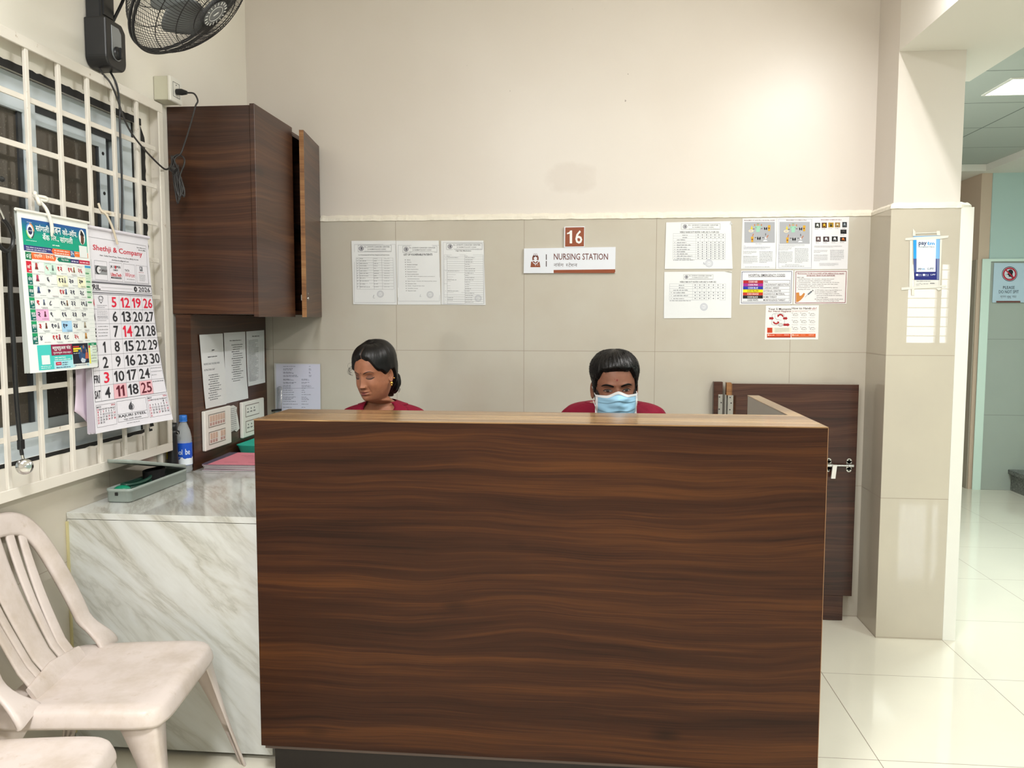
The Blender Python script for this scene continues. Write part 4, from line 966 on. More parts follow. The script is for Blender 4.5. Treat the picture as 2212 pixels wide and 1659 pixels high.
# ---- hospital emergency codes
s = Sheet(F_POST); paper(s, [(912, 628), (1478, 622), (1468, 990), (894, 994)], (228, 228, 232))
s.path([(922, 640), (1461, 636), (1450, 976), (912, 978), (922, 640)], 5, (46, 50, 84)); s.path([(930, 732), (1442, 730), (1436, 962), (924, 962)], 3, (60, 60, 70))
s.text('HOSPITAL EMERGENCY CODES', 992, 662, 1388, 690, (70, 66, 74), 2, .012); s.line(990, 694, 1390, 692, 3, (70, 66, 74))
for k, (n, c, tc, d, w) in enumerate([('CODE RED', (176, 24, 36), (238, 220, 222), 'FIRE', 44), ('CODE PINK', (164, 34, 138), (238, 220, 232), 'CHILD/INFANT ABDUCTION', 272), ('CODE BLUE', (34, 50, 160), (226, 228, 240), 'CARDIAC ARREST', 170), ('CODE YELLOW', (240, 226, 8), (70, 60, 20), 'EXTERNAL DISATER', 190), ('CODE ORANGE', (190, 54, 30), (240, 222, 214), 'HAZARDOUS MATERIAL', 232), ('CODE BLACK', (22, 20, 22), (226, 226, 226), 'BOMB THREAT', 144), ('CODE WHITE', (226, 228, 232), (60, 60, 70), 'MOB/VIOLENCE THREAT', 238)]):
    y = 731 + k * 33; x = 933 - k * .8
    s.rect(x, y, x + 218, y + 33, c, 1); s.line(x, y, x + 510, y - .5, 2, (90, 90, 100), 3)
    tw = 8.6 * len(n) + 30; s.text(n, x + 108 - tw / 2, y + 7, x + 108 + tw / 2, y + 26, tc, 3, .03); s.text(d, x + 224, y + 7, x + 224 + w, y + 26, (62, 60, 66), 2, .008)
tag(s.build('emergency_codes_poster'), 'poster of hospital emergency codes with a column of coloured bars', 'poster')
# ---- needle stick protocol
s = Sheet(F_POST); paper(s, [(1490, 624), (2070, 618), (2055, 986), (1478, 990)], (228, 226, 226))
s.path([(1506, 638), (2054, 634), (2042, 974), (1500, 978), (1506, 638)], 6, (128, 24, 34))
s.text('PROTOCOLS TO BE FOLLOWED AFTER NEEDLE STICK INJURY', 1522, 650, 2034, 668, (132, 44, 54), 2, .03); s.text('OR BLOOD / BODY FLUID EXPOSURE', 1622, 672, 1930, 688, (132, 44, 54), 2, .03); s.line(1620, 688, 1932, 687, 2, (132, 44, 54)); s.line(1520, 668, 2034, 667, 2, (132, 44, 54))
for k, (t, x0_, w) in enumerate([('FIRST AID', 1518, 76), ('1. Needle Stick Injury : Do not suck / squeeze the wound', 1518, 400), ('wash with soap and water, disinfectant or mild solution', 1526, 360), ('2. Contaminated Skin : Wash with soap and water for 10 minutes', 1518, 458), ('3. Contaminated eyes : Gently irrigate the eyes with clean water,', 1518, 446), ('saline or sterile irrigant for 15 minutes', 1526, 280), ('4. Contaminated oral / nasal mucosa : Decontaminated by vigorous', 1516, 444), ('flushing with water', 1530, 134)]):
    s.text(t, x0_, 694 + k * 18.6, x0_ + w, 706 + k * 18.6, (84, 72, 78), 2, .015)
for k, (t, x0_, w) in enumerate([('(1) Fill incident report log and deliver it to', 1712, 292), ('(2) Give all details of exposure to RMO', 1712, 240), ('(3) If source serology status is unknown,', 1712, 268), ('send source blood sample for estimation', 1730, 276), ('of serology status', 1730, 122), ('(4) Exposed healthcare worker should submit', 1710, 308), ('the latest reports of serology to ICN', 1728, 244)]):
    s.text(t, x0_, 832 + k * 19.6, x0_ + w, 845 + k * 19.6, (84, 72, 78), 2, .015)
s.poly([(1508, 866), (1540, 862), (1546, 900), (1566, 896), (1590, 868), (1606, 876), (1590, 912), (1560, 944), (1530, 966), (1508, 968)], (196, 128, 62)); s.line(1604, 916, 1640, 880, 3, (120, 122, 126)); s.line(1636, 886, 1676, 852, 16, (110, 118, 126), 3); s.line(1670, 858, 1694, 838, 6, (90, 94, 100), 3); s.line(1684, 832, 1698, 850, 4, (90, 94, 100), 3)
tag(s.build('needle_stick_poster'), 'red-bordered needle-stick injury poster with an orange hand and syringe', 'poster')
# ---- hand hygiene
s = Sheet(F_POST); paper(s, [(1180, 1006), (1756, 1002), (1748, 1374), (1166, 1376)], (230, 229, 228))
s.text('Your 5 Moments', 1206, 1032, 1454, 1054, (70, 46, 46), 2, .025); s.text('for Hand Hygiene', 1206, 1058, 1454, 1082, (124, 66, 62), 2, .025); s.text('How to Hand', 1462, 1024, 1660, 1046, (70, 46, 46), 2, .025); s.text('rub?', 1662, 1024, 1730, 1048, (150, 60, 56), 2, .012)
s.words(1464, 1066, 1640, 7, (170, 120, 116)); s.line(1460, 1060, 1728, 1058, 2, (190, 160, 158))
RD = (164, 34, 40)
for x, y, w in ((1216, 1144, 50), (1366, 1144, 50), (1370, 1214, 70)): s.poly([(x, y - 12), (x + w * .66, y - 12), (x + w * .66, y - 19), (x + w, y), (x + w * .66, y + 19), (x + w * .66, y + 12), (x, y + 12)], RD, 3)
s.ring(1338, 1128, 34, 32, 16, RD, 3, 20, PI, 2 * PI); s.poly([(1304, 1104), (1328, 1106), (1306, 1132)], RD, 4); s.ring(1290, 1180, 34, 30, 16, RD, 3, 20, .1, PI); s.poly([(1300, 1176), (1326, 1182), (1320, 1204)], RD, 4)
s.path([(1242, 1208), (1248, 1110), (1262, 1094), (1360, 1094), (1378, 1106), (1382, 1180), (1380, 1216), (1262, 1218), (1242, 1208)], 2.5, (100, 92, 92)); s.path([(1278, 1096), (1280, 1140), (1300, 1158), (1350, 1164)], 2.5, (100, 92, 92)); s.disc(1340, 1214, 24, 17, (206, 200, 198), 4); s.ring(1340, 1214, 24, 17, 2.5, (110, 100, 100), 5)
s.rect(1194, 1246, 1452, 1302, (224, 222, 206), 1); s.rect(1194, 1246, 1250, 1302, (200, 66, 34), 2); s.para(1276, 1248, 1434, 1300, 7, (150, 148, 140), 3); s.para(1206, 1252, 1246, 1298, 4, (140, 40, 24), 3)
for x0_, x1_, c in ((1192, 1449, (206, 74, 36)), (1457, 1720, (216, 92, 38))):
    s.rect(x0_, 1312, x1_, 1342, c, 1); s.rect(x0_, 1342, x1_, 1354, (150, 44, 26) if x0_ < 1300 else (176, 116, 96), 1); s.disc(x0_ + 16, 1326, 8, 8, (240, 214, 200)); s.words(x0_ + 26, 1322, x0_ + 80, 9, (240, 214, 200)); s.words(x0_ + 104, 1322, x0_ + 156, 5, (240, 200, 180)); s.words(x0_ + 188, 1320, x0_ + 242, 8, (244, 222, 210))
for i in range(3):
    for j in range(3):
        x, y = 1500 + i * 92, 1104 + j * 76; s.ring(x - 8, y, 20, 13, 2.2, (120, 116, 116), 3, 14, .4, 5.2); s.ring(x + 12, y + 2, 18, 12, 2.2, (120, 116, 116), 3, 14, -2, 2.4); s.path([(x - 24, y + 12), (x - 4, y - 12), (x + 18, y - 14)], 2.2, (120, 116, 116))
        s.words(x - 40, y + 30, x + 30, 5, (170, 160, 160)); s.rect(x - 38, y - 20, x - 30, y - 13, (130, 122, 124))
tag(s.build('hand_hygiene_poster'), 'small hand hygiene poster with red arrows, lowest on the tiled wall', 'poster')

# ---- payment card taped to the pillar (the code square itself is left blank)
pc = thing('payment_card', 'blue payment card taped to the pillar with white tape', 'card', (1.38, PY, 1.6))
s = Sheet(F_PAY); s.quad([(182, 168), (505, 158), (492, 690), (196, 690)], (120, 176, 226), 0, 2, 4)
s.quad([(182, 200), (220, 200), (218, 436), (186, 436)], (38, 150, 226), 1); s.quad([(184, 436), (500, 436), (492, 690), (196, 690)], (28, 34, 112), 1); s.quad([(186, 436), (216, 436), (214, 600), (192, 600)], (70, 84, 140), 2); s.quad([(462, 436), (497, 436), (490, 684), (464, 684)], (112, 122, 160), 2)
s.poly([(222, 206), (455, 198), (448, 592), (220, 594)], (222, 230, 236), 3)
s.text('pay', 246, 236, 342, 286, (18, 34, 92), 5, .03); s.text('tm', 348, 238, 436, 274, (30, 142, 214), 5, .03); s.poly([(356, 240), (364, 230), (372, 240)], (30, 142, 214), 6)
s.text('Accepted Here', 242, 286, 434, 306, (56, 60, 84), 5, .012)
s.text('pay', 238, 548, 282, 574, (30, 46, 90), 5, .02); s.text('tm', 284, 550, 318, 570, (50, 140, 200), 5, .02); s.line(318, 575, 312, 548, 2, (80, 90, 120), 5); s.text('UPI', 352, 544, 426, 568, (60, 66, 96), 5, .01, .3)
for x in (214, 296): s.rect(x, 618, x + 26, 642, (226, 232, 244), 5); s.words(x + 32, 620, x + 72, 8, (210, 216, 236), 5); s.words(x + 32, 634, x + 70, 8, (210, 216, 236), 5)
s.text('UPI', 388, 618, 446, 636, (216, 222, 240), 5, .01, .3)
obj_ = s.build('card', pc, .3)
s = Sheet(F_PAY); s.quad([(196, 690), (496, 686), (508, 790), (192, 798)], (214, 212, 206), 0, 2, 2)
s.words(222, 700, 390, 9, (80, 80, 90)); s.path([(216, 742), (250, 738), (266, 726), (280, 744), (300, 736)], 2.5, (70, 70, 84)); s.words(306, 730, 360, 10, (80, 80, 90)); s.words(384, 722, 440, 14, (70, 70, 84)); s.line(216, 756, 256, 752, 2, (90, 90, 100)); s.build('handwritten_strip', pc)
s = Sheet(lambda x, y, h: F_PAY(x, y, h + .0012)); TP = (214, 212, 204)
for kt, q in enumerate(([(88, 190), (180, 180), (606, 158), (598, 186), (500, 200), (84, 216)], [(40, 780), (160, 772), (575, 752), (572, 772), (160, 800), (40, 812)], [(176, 74), (206, 110), (208, 164), (174, 164)], [(460, 104), (498, 104), (504, 158), (462, 158)], [(140, 220), (172, 218), (168, 772), (132, 776)], [(500, 206), (524, 204), (500, 776), (488, 776)], [(160, 800), (192, 798), (192, 872), (160, 874)], [(456, 792), (516, 788), (506, 808), (476, 816)], [(208, 128), (460, 118), (460, 128), (208, 138)])): s.poly(q, TP, kt)
s.build('tape', pc)

# ---- do-not-spit sign on the far wall
ds = thing('no_spitting_sign', 'pale blue PLEASE DO NOT SPIT sign on the far corridor wall', 'sign', (3.25, FY - .01, 1.65))
qbox(F_SPIT, [(1140, 590), (1450, 592), (1450, 984), (1120, 984)], -.005, 0, mat('pale_blue_plate', (186, 208, 224), .4), 'plate', ds)
s = Sheet(F_SPIT, .0006); s.disc(1292, 700, 77, 74, (60, 34, 48), 1, 40); s.disc(1292, 700, 71, 68, (212, 218, 228), 2, 40); s.ring(1292, 700, 68, 65, 15, (186, 34, 60), 3, 40)
s.disc(1300, 682, 25, 27, (36, 34, 40), 4); s.poly([(1278, 690), (1266, 706), (1280, 712), (1284, 728), (1300, 728), (1320, 740), (1272, 744), (1322, 744), (1326, 728), (1318, 700)], (36, 34, 40), 4); s.path([(1250, 708), (1266, 702)], 3, (80, 80, 90), 4); s.line(1246, 654, 1338, 744, 13, (186, 34, 60), 5)
s.text('PLEASE', 1226, 820, 1342, 850, (74, 84, 96), 2, .015); s.text('DO NOT SPIT', 1184, 862, 1382, 893, (74, 84, 96), 2, .015)
s.text('\u0915\u0943\u092a\u092f\u093e', 1198, 916, 1256, 942, (112, 120, 130)); s.text('\u0925\u0941\u0902\u0915\u0942', 1266, 914, 1308, 944, (112, 120, 130)); s.text('\u0928\u0915\u093e', 1318, 916, 1360, 938, (112, 120, 130))
s.rect(1158, 968, 1398, 984, (112, 66, 60), 3); s.build('lettering', ds)
s = Sheet(lambda x, y, h: lab(.0311, 0, 1)(x, y)); 
def btx(t, a0, a1, z0, z1, c, b):
    s.text(t, a0, z1, a1, z0, c, 1, b)
s = Sheet(lambda x, y, h: Vector((qx + .0311 * math.cos(x), qy + .0311 * math.sin(x), TZ + y)))
s.text('cool', -2.35, .094, -1.30, .073, (226, 236, 246), 1, .02); s.text('be', -.95, .096, -.35, .073, (226, 236, 246), 1, .02)
s.text('mineral water', -2.1, .066, -1.25, .061, (226, 236, 246), 1)
obj('lettering', s.mb, [inkmat(c) for c in s.cols], lb)
# ================================================================= CALENDARS ON THE GRILLE
RED = (206, 34, 62); BLK = (44, 44, 48)
def cal_common(name, label, W_, H_, fn, base_c, layers, fan_out):
    t = thing(name, label, 'calendar', tuple(fn(W_ / 2, 0, 0)), 'wall calendars tied to the window grille')
    mb = MB()
    for k in range(layers):
        h = -.0011 * (k + 1)
        n0 = len(mb.v)
        pts = []; nx, ny = 10, 24
        for i in range(nx + 1):
            for j in range(ny + 1):
                u, v = i / nx, j / ny
                dx = -fan_out * (k / max(1, layers - 1)) * v ** 1.5 + .0015 * noise.noise(Vector((k, v * 3, 1)))
                pts.append(fn(u * W_ + dx, v * H_ * (1 - .004 * (k % 3)), h - .002 * v * k * .4))
        mb.add(pts, [(i * (ny + 1) + j, (i + 1) * (ny + 1) + j, (i + 1) * (ny + 1) + j + 1, i * (ny + 1) + j + 1) for i in range(nx) for j in range(ny)], 0, True)
    obj('under_pages', mb, inkmat(base_c), t)
    return t
# --- bank calendar (left, in front)
c1W, c1H = .313, .437
def F_C1(x, y, h):
    v = y / c1H
    return Vector((-1.532 + .010 * math.sin(PI * min(1, max(0, x / c1W))) * v + .004 * v + h, 2.105 + x + .020 * v, 1.646 - y))
t1 = cal_common('wall_calendar', 'white and green bank calendar with Marathi numerals, the left and nearer one', c1W, c1H, F_C1, (214, 218, 214), 7, .006)
s = Sheet(F_C1, .0003); PG = (232, 236, 234)
s.rect(0, 0, c1W, c1H, PG, 0, 10, 16)
TEAL = (10, 158, 128); BLUE = (34, 84, 150)
n = 12
for k in range(n):
    f = k / (n - 1); c = tuple(int(a + (b - a) * min(1, f * 1.7)) for a, b in zip(BLUE, TEAL))
    s.rect(.015, .016 + .072 * k / n, .303, .016 + .072 * (k + 1) / n, c, 1, 10, 1)
s.rect(.015, .088, .135, .103, (56, 58, 122), 2, 4, 1); s.rect(.135, .088, .214, .104, (228, 104, 56), 2, 3, 1); s.poly([(.135, .088), (.128, .096), (.135, .104)], (228, 104, 56), 2); s.rect(.214, .087, .234, .106, (30, 96, 146), 2); s.rect(.234, .089, .303, .104, (232, 120, 50), 2, 3, 1)
s.rect(.259, .069, .299, .104, (226, 230, 230), 4, 2, 1)
s.words(.024, .091, .125, .0035, (216, 218, 232), 4); s.words(.024, .097, .105, .0035, (216, 218, 232), 4); s.words(.140, .091, .208, .004, (250, 232, 220), 4); s.words(.140, .098, .208, .004, (250, 232, 220), 4); s.text('\u0969\u096b', .216, .089, .231, .103, (240, 244, 248), 4, .02); s.words(.238, .092, .256, .003, (250, 232, 220), 4)
s.disc(.045, .048, .0165, .021, (226, 234, 240), 4); s.ring(.045, .048, .0165, .021, .004, (90, 140, 210), 5, 16, PI, 1.5 * PI); s.ring(.045, .048, .0165, .021, .004, (236, 150, 90), 5, 16, 1.5 * PI, 2 * PI); s.ring(.045, .048, .0165, .021, .004, (60, 66, 76), 5, 16, 0, .9 * PI / 2); s.ring(.045, .048, .0165, .021, .004, (160, 214, 120), 5, 16, PI / 2, PI); s.disc(.045, .048, .0085, .0105, (38, 44, 84), 5); s.words(.038, .046, .052, .003, (210, 220, 236), 6)
s.words(.026, .0735, .068, .0022, (200, 240, 230), 4); s.words(.034, .024, .056, .0022, (200, 216, 240), 4)
TW = (240, 246, 246)
x = .068
for g, w in (('\u0938\u093e\u0902\u0917\u0932\u0940', .058), ('\u0905\u092c\u0928', .046), ('\u0915\u094b-\u0911\u092a.', .070)):
    s.text(g, x, .026, x + w, .046, TW, 5, .02); x += w + .006
x = .094
for g, w in (('\u092c\u0901\u0915', .030), ('\u093f\u0932.,', .034), ('\u0938\u093e\u0902\u0917\u0932\u0940', .060)):
    s.text(g, x, .048, x + w, .068, TW, 5, .02); x += w + .006
s.words(.134, .076, .166, .0045, (230, 246, 240), 5)
s.disc(.278, .043, .0155, .0225, (238, 240, 240), 4); s.poly([(.270, .060), (.272, .040), (.276, .024), (.283, .034), (.288, .046), (.285, .060), (.279, .066)], (96, 66, 52), 5); s.poly([(.269, .038), (.274, .022), (.285, .032), (.289, .040)], (28, 26, 30), 6)
s.words(.264, .0695, .296, .0022, (200, 240, 230), 4)
s.words(.060, .1075, .120, .003, GREY); s.words(.130, .1085, .200, .003, GREY)
s.rect(.019, .106, .043, .127, (26, 118, 78), 1); s.text('\u0966\u096a', .022, .110, .040, .124, TW, 3, .02)
s.rect(.043, .106, .140, .124, (236, 110, 60), 1, 4, 1); s.poly([(.140, .106), (.147, .115), (.140, .124)], (236, 110, 60), 1)
s.text('\u090f\u092a\u094d\u0930\u093f\u0932', .052, .108, .086, .121, (255, 240, 214), 3, .02); s.rect(.0925, .108, .0935, .120, (255, 220, 190), 3); s.text('\u0968\u0966\u0968\u096c', .100, .109, .134, .120, (255, 240, 214), 3, .02)
s.poly([(.150, .118), (.157, .112), (.157, .124)], (18, 120, 96), 1); s.rect(.157, .112, .212, .124, (18, 120, 96), 1, 2, 1); s.rect(.212, .112, .254, .124, (60, 50, 110), 1, 2, 1); s.rect(.254, .112, .310, .124, (190, 34, 72), 1, 2, 1)
s.text('\u091a\u0948\u0924\u094d\u0930-\u0935\u0948\u0936\u093e\u0916', .168, .114, .202, .1215, TW, 3); s.words(.216, .116, .250, .0045, (226, 226, 244), 3); s.words(.258, .116, .306, .0045, (250, 224, 232), 3)
DAYS = ['\u0930\u0935\u093f', '\u0938\u094b\u092e', '\u092e\u0902\u0917\u0933', '\u092c\u0941\u0927', '\u0917\u0941\u0930\u0941', '\u0936\u0941\u0915\u094d\u0930', '\u0936\u0928\u093f']
for r in range(7):
    y0 = .131 + r * .0327; y1 = y0 + .031
    s.rect(.019, y0, .039, y1, (206, 34, 58) if r == 0 else (22, 104, 96), 1); s.rect(.019, y0, .039, y0 + .009, (206, 34, 58) if r == 0 else (24, 150, 96), 2)
    s.text(DAYS[r], .0215, y0 + .009, .0365, y0 + .020, TW, 3, .02); s.words(.027, y0 + .024, .037, .0035, (220, 232, 232), 3)
CX = [.040, .0905, .1405, .189, .238, .279]
tint = {(0, 1): (206, 232, 220), (1, 2): (240, 240, 208), (1, 4): (240, 240, 208), (4, 0): (232, 176, 214), (5, 2): (164, 208, 240)}
NUM = {(0, 1): ('\u096b', 1), (0, 2): ('\u0967\u0968', 1), (0, 3): ('\u0967\u096f', 1), (0, 4): ('\u0968\u096c', 1), (1, 1): ('\u096c', 0), (1, 2): ('\u0967\u0969', 0), (1, 3): ('\u0968\u0966', 0), (1, 4): ('\u0968\u096d', 0),
       (2, 1): ('\u096d', 0), (2, 2): ('\u0967\u096a', 1), (2, 3): ('\u0968\u0967', 0), (2, 4): ('\u0968\u096e', 0), (3, 0): ('\u0967', 1), (3, 1): ('\u096e', 0), (3, 2): ('\u0967\u096b', 0), (3, 3): ('\u0968\u0968', 0), (3, 4): ('\u0968\u096f', 0),
       (4, 0): ('\u0968', 0), (4, 1): ('\u096f', 0), (4, 2): ('\u0967\u096c', 0), (4, 3): ('\u0968\u0969', 0), (4, 4): ('\u0969\u0966', 0), (5, 0): ('\u0969', 1), (5, 1): ('\u0967\u0966', 0), (5, 2): ('\u0967\u096d', 0), (5, 3): ('\u0968\u096a', 0),
       (6, 0): ('\u096a', 0), (6, 1): ('\u0967\u0967', 1), (6, 2): ('\u0967\u096e', 0), (6, 3): ('\u0968\u096b', 1)}
pics = {(0, 0): (176, 60, 60), (1, 0): (190, 70, 100), (2, 0): (70, 100, 150), (2, 2): (70, 100, 150), (3, 2): (150, 110, 80), (5, 0): (130, 60, 46), (5, 4): (180, 170, 150), (6, 1): (180, 60, 90), (6, 4): (200, 140, 60), (0, 3): (170, 130, 70), (1, 2): (150, 150, 160), (3, 0): (110, 120, 150), (3, 4): (140, 150, 160), (5, 1): (150, 150, 160), (4, 0): (120, 60, 80), (0, 1): (130, 150, 150)}
for r in range(7):
    y0 = .130 + r * .0327
    for c in range(5):
        xa, xb = CX[c], CX[c + 1]
        if (r, c) in tint: s.rect(xa, y0, xb, y0 + .0325, tint[(r, c)], 1, 2, 1)
        s.rect(xa, y0, xb, y0 + .0005, (176, 186, 186), 2, 2, 1); s.rect(xa, y0, xa + .0004, y0 + .0325, (190, 198, 198), 2)
        s.words(xa + .003, y0 + .002, xa + .030, .0018, (150, 152, 158), 3)
        if (r, c) in NUM:
            t, red = NUM[(r, c)]; w = .010 if len(t) == 1 else .021
            s.text(t, xa + .006, y0 + .0085, xa + .006 + w, y0 + .022, (190, 30, 50) if red else (40, 40, 66), 4, .03)
        if (r, c) in pics:
            px_ = xa + (.018 if (r, c) not in NUM else .035); k = .8 if (r, c) in NUM else 1.25; pc_ = pics[(r, c)]
            s.disc(px_, y0 + .0095, .0035 * k, .005 * k, pc_, 4, 10); s.poly([(px_ - .0055 * k, y0 + .0215), (px_ - .003 * k, y0 + .013), (px_ + .003 * k, y0 + .013), (px_ + .0055 * k, y0 + .0215)], tuple(int(q * .7) for q in pc_), 4)
        s.words(xb - .028, y0 + .0265, xb - .002, .0018, (140, 110, 120) if (r + c) % 3 == 0 else (120, 122, 130), 3); 
        if (r * 3 + c) % 2: s.words(xb - .024, y0 + .0295, xb - .002, .0018, (120, 122, 130), 3)
s.rect(.281, .127, .311, .227, (214, 236, 214), 1, 2, 4); s.rect(.281, .127, .311, .134, (60, 150, 200), 2)
for k in range(6): s.rect(.282, .148 + k * .0155 + (.01 if k else 0), .300 + .004 * (k % 2), .152 + k * .0155 + (.01 if k else 0), (70, 150, 100), 3)
s.para(.284, .137, .308, .226, 16, (120, 150, 130), 3, .3)
for k in range(10): s.rect(.282, .244 + .0118 * k, .312, .2444 + .0118 * k, (168, 196, 186), 2)
s.rect(.0325, .361, .092, .431, (70, 196, 190), 1, 3, 3); s.rect(.092, .361, .176, .431, (70, 196, 190), 1, 3, 3); s.rect(.092, .408, .176, .431, (166, 220, 232), 2, 3, 1)
s.rect(.0855, .361, .178, .392, (140, 36, 72), 3, 3, 1)
s.text('\u092e\u094d\u092f\u0941\u091a\u094d\u092f\u0941\u0905\u0932 \u092b\u0902\u0921', .090, .3645, .170, .379, TW, 5, .02); s.text('\u0917\u0941\u0902\u0924\u0935\u0923\u0941\u0915', .092, .3815, .130, .389, TW, 5); s.text('\u092f\u094b\u0917\u094d\u092f \u0938\u0932\u094d\u0932\u093e', .133, .3815, .170, .389, TW, 5)
s.words(.096, .396, .146, .004, (226, 246, 246), 4); s.words(.096, .402, .166, .004, (226, 246, 246), 4); s.rect(.099, .4115, .122, .4205, (196, 40, 66), 4); s.words(.104, .414, .120, .003, (240, 220, 226), 5); s.words(.126, .412, .152, .0035, (60, 80, 110), 4); s.words(.126, .418, .150, .0035, (60, 80, 110), 4); s.words(.100, .425, .162, .0035, (60, 80, 110), 4)
s.rect(.045, .390, .077, .416, (222, 232, 232), 3); s.words(.040, .419, .080, .003, (226, 246, 246), 4); s.words(.040, .424, .078, .003, (226, 246, 246), 4)
s.rect(.178, .361, .262, .421, (22, 28, 44), 2, 3, 2); s.disc(.232, .394, .024, .026, (36, 84, 130), 3); s.disc(.236, .372, .0045, .0055, (150, 112, 92), 4); s.poly([(.226, .392), (.231, .377), (.241, .377), (.246, .392)], (38, 52, 90), 4); s.disc(.222, .383, .004, .005, (150, 112, 92), 5); s.poly([(.212, .410), (.217, .389), (.228, .389), (.232, .412)], (60, 80, 120), 5); s.disc(.250, .384, .0035, .0045, (160, 118, 96), 5); s.poly([(.240, .408), (.245, .389), (.256, .389), (.260, .408)], (190, 96, 70), 5); s.poly([(.214, .412), (.222, .404), (.242, .410), (.236, .419), (.220, .419)], (196, 206, 216), 6)
s.rect(.182, .3685, .213, .372, (206, 60, 50), 4); s.rect(.182, .374, .222, .379, (240, 216, 60), 4); s.rect(.182, .381, .206, .385, (240, 216, 60), 4); s.words(.182, .388, .214, .003, (190, 200, 214), 4); s.rect(.178, .421, .262, .431, (196, 226, 234), 1); s.words(.182, .424, .258, .003, (60, 80, 110), 4)
s.rect(.265, .361, .313, .369, (20, 140, 96), 2, 2, 1); s.words(.283, .3635, .298, .003, TW, 4); s.rect(.265, .369, .313, .424, (226, 240, 226), 1, 2, 3); s.rect(.265, .374, .273, .424, (236, 226, 60), 2, 1, 3); s.rect(.265, .369, .273, .376, (206, 50, 50), 3)
for k in range(6): s.words(.276 + (.01 if k < 3 else 0), .3715 + k * .0088, .311, .003, (130, 60, 60) if k == 0 else (90, 96, 100), 4, (2, 3)); s.rect(.273, .3775 + k * .0088, .313, .378 + k * .0088, (180, 200, 180), 3)
s.build('page', t1, .4)
obj('hanging_rod', MB().tube([F_C1(-.006, -.004, .001), F_C1(c1W + .006, -.004, .001)], .0042, n=10), WHITEP, t1)
obj('ribbon_tie', MB().tube(smooth_pts([(-1.552, 2.210, 1.712), (-1.546, 2.203, 1.694), (-1.540, 2.214, 1.684), (-1.530, 2.222, 1.668), (-1.524, 2.228, 1.645), (-1.522, 2.234, 1.618), (-1.525, 2.236, 1.592)]), [.004, .006, .007, .005, .0045, .006, .0045, .005, .0045, .004, .0045, .005, .005, .005, .005, .005, .005, .005, .005, .005, .005, .005, .005, .005, .005, .005, .005, .005, .005, .005, .005, .005, .005, .005, .004, .0035, .003], n=8)
    .tube(smooth_pts([(-1.546, 2.205, 1.700), (-1.535, 2.196, 1.690), (-1.532, 2.198, 1.678), (-1.540, 2.212, 1.680)]), .006, n=8).tube(smooth_pts([(-1.546, 2.212, 1.700), (-1.535, 2.232, 1.698), (-1.536, 2.236, 1.690), (-1.542, 2.214, 1.690)]), .005, n=8), mat('milky_ribbon', (222, 218, 208), .4), t1)
# --- shop calendar (right, behind)
c2W, c2H = .371, .640
def F_C2(x, y, h):
    v = y / c2H; u = x / c2W
    return Vector((-1.545 + .052 * max(0, v) ** 2.2 * max(0, u) ** 1.5 + .008 * v + h, 2.415 + x + .013 * v + .010 * v * u, 1.6365 - y * .995))
t2 = cal_common('wall_calendar', 'large white April calendar with big black and red numbers, the right one', c2W, c2H, F_C2, (214, 206, 216), 8, .020)
s = Sheet(F_C2, .0003); PG = (228, 226, 234); LN = (70, 70, 80)
s.rect(0, 0, c2W, c2H, PG, 0, 12, 24)
def R4(x0, y0, x1, y1, c, L=1): s.rect(x0, y0, x1, y1, c, L, max(1, int((x1 - x0) / .03)), max(1, int((y1 - y0) / .03)))
def FR(x0, y0, x1, y1, w, c=LN, L=2): R4(x0, y0, x1, y0 + w, c, L); R4(x0, y1 - w, x1, y1, c, L); R4(x0, y0, x0 + w, y1, c, L); R4(x1 - w, y0, x1, y1, c, L)
FR(.010, .026, .356, .160, .0007)
s.text('Shethji & Company', .044, .048, .327, .070, (206, 30, 56), 3, .012)
s.words(.296, .034, .352, .004, GREY); s.words(.305, .041, .352, .005, GREY)
s.text('Near. Gadhe Petrol Pump, Timber Area Road, MIRAJ 416 410', .078, .0765, .300, .0825, (90, 90, 96), 2, .01); s.text('shethjiandco@gmail.com', .142, .0865, .240, .0925, (90, 90, 96), 2, .01)
R4(.010, .095, .034, .155, (214, 214, 220), 1)
for a, b in ((.046, .113), (.126, .197), (.206, .274), (.282, .353)): FR(a, .097, b, .157, .0006)
R4(.047, .112, .112, .140, (146, 148, 152), 1); s.disc(.064, .126, .014, .0135, (44, 46, 52), 2); s.disc(.068, .126, .0105, .0105, (218, 218, 222), 3); s.text('APL APOLLO', .068, .123, .111, .130, (70, 50, 54), 4, .02)
s.text('JK SUPER', .131, .107, .190, .117, (44, 44, 48), 2, .02); s.text('CEMENT', .146, .119, .174, .124, (44, 44, 48), 2, .015); s.rect(.157, .107, .163, .117, (206, 40, 50), 3); s.text('UltraTech', .132, .131, .191, .142, (206, 30, 40), 2, .035); R4(.132, .144, .191, .149, (40, 40, 44), 2); s.words(.136, .1455, .188, .002, (214, 214, 220), 4)
s.text('TATA', .213, .115, .240, .122, (40, 40, 44), 2, .02); s.text('Wiron', .214, .126, .270, .140, (206, 50, 70), 2, .0, .2); s.words(.222, .146, .268, .0025, GREY)
R4(.304, .100, .322, .116, (120, 122, 130), 2); s.rect(.308, .103, .313, .110, PG, 3); s.words(.296, .119, .330, .0025, (200, 130, 140)); s.para(.298, .128, .336, .152, 5, GREY, 2)
R4(.010, .163, .368, .166, LN, 2); FR(.010, .167, .368, .1915, .0012, (44, 44, 50)); R4(.010, .196, .370, .1985, LN, 2)
s.text('APRIL', -.026 + .02, .172, .070, .188, (44, 44, 50), 3, .035); R4(.074, .1795, .250, .1802, (140, 140, 146), 2)
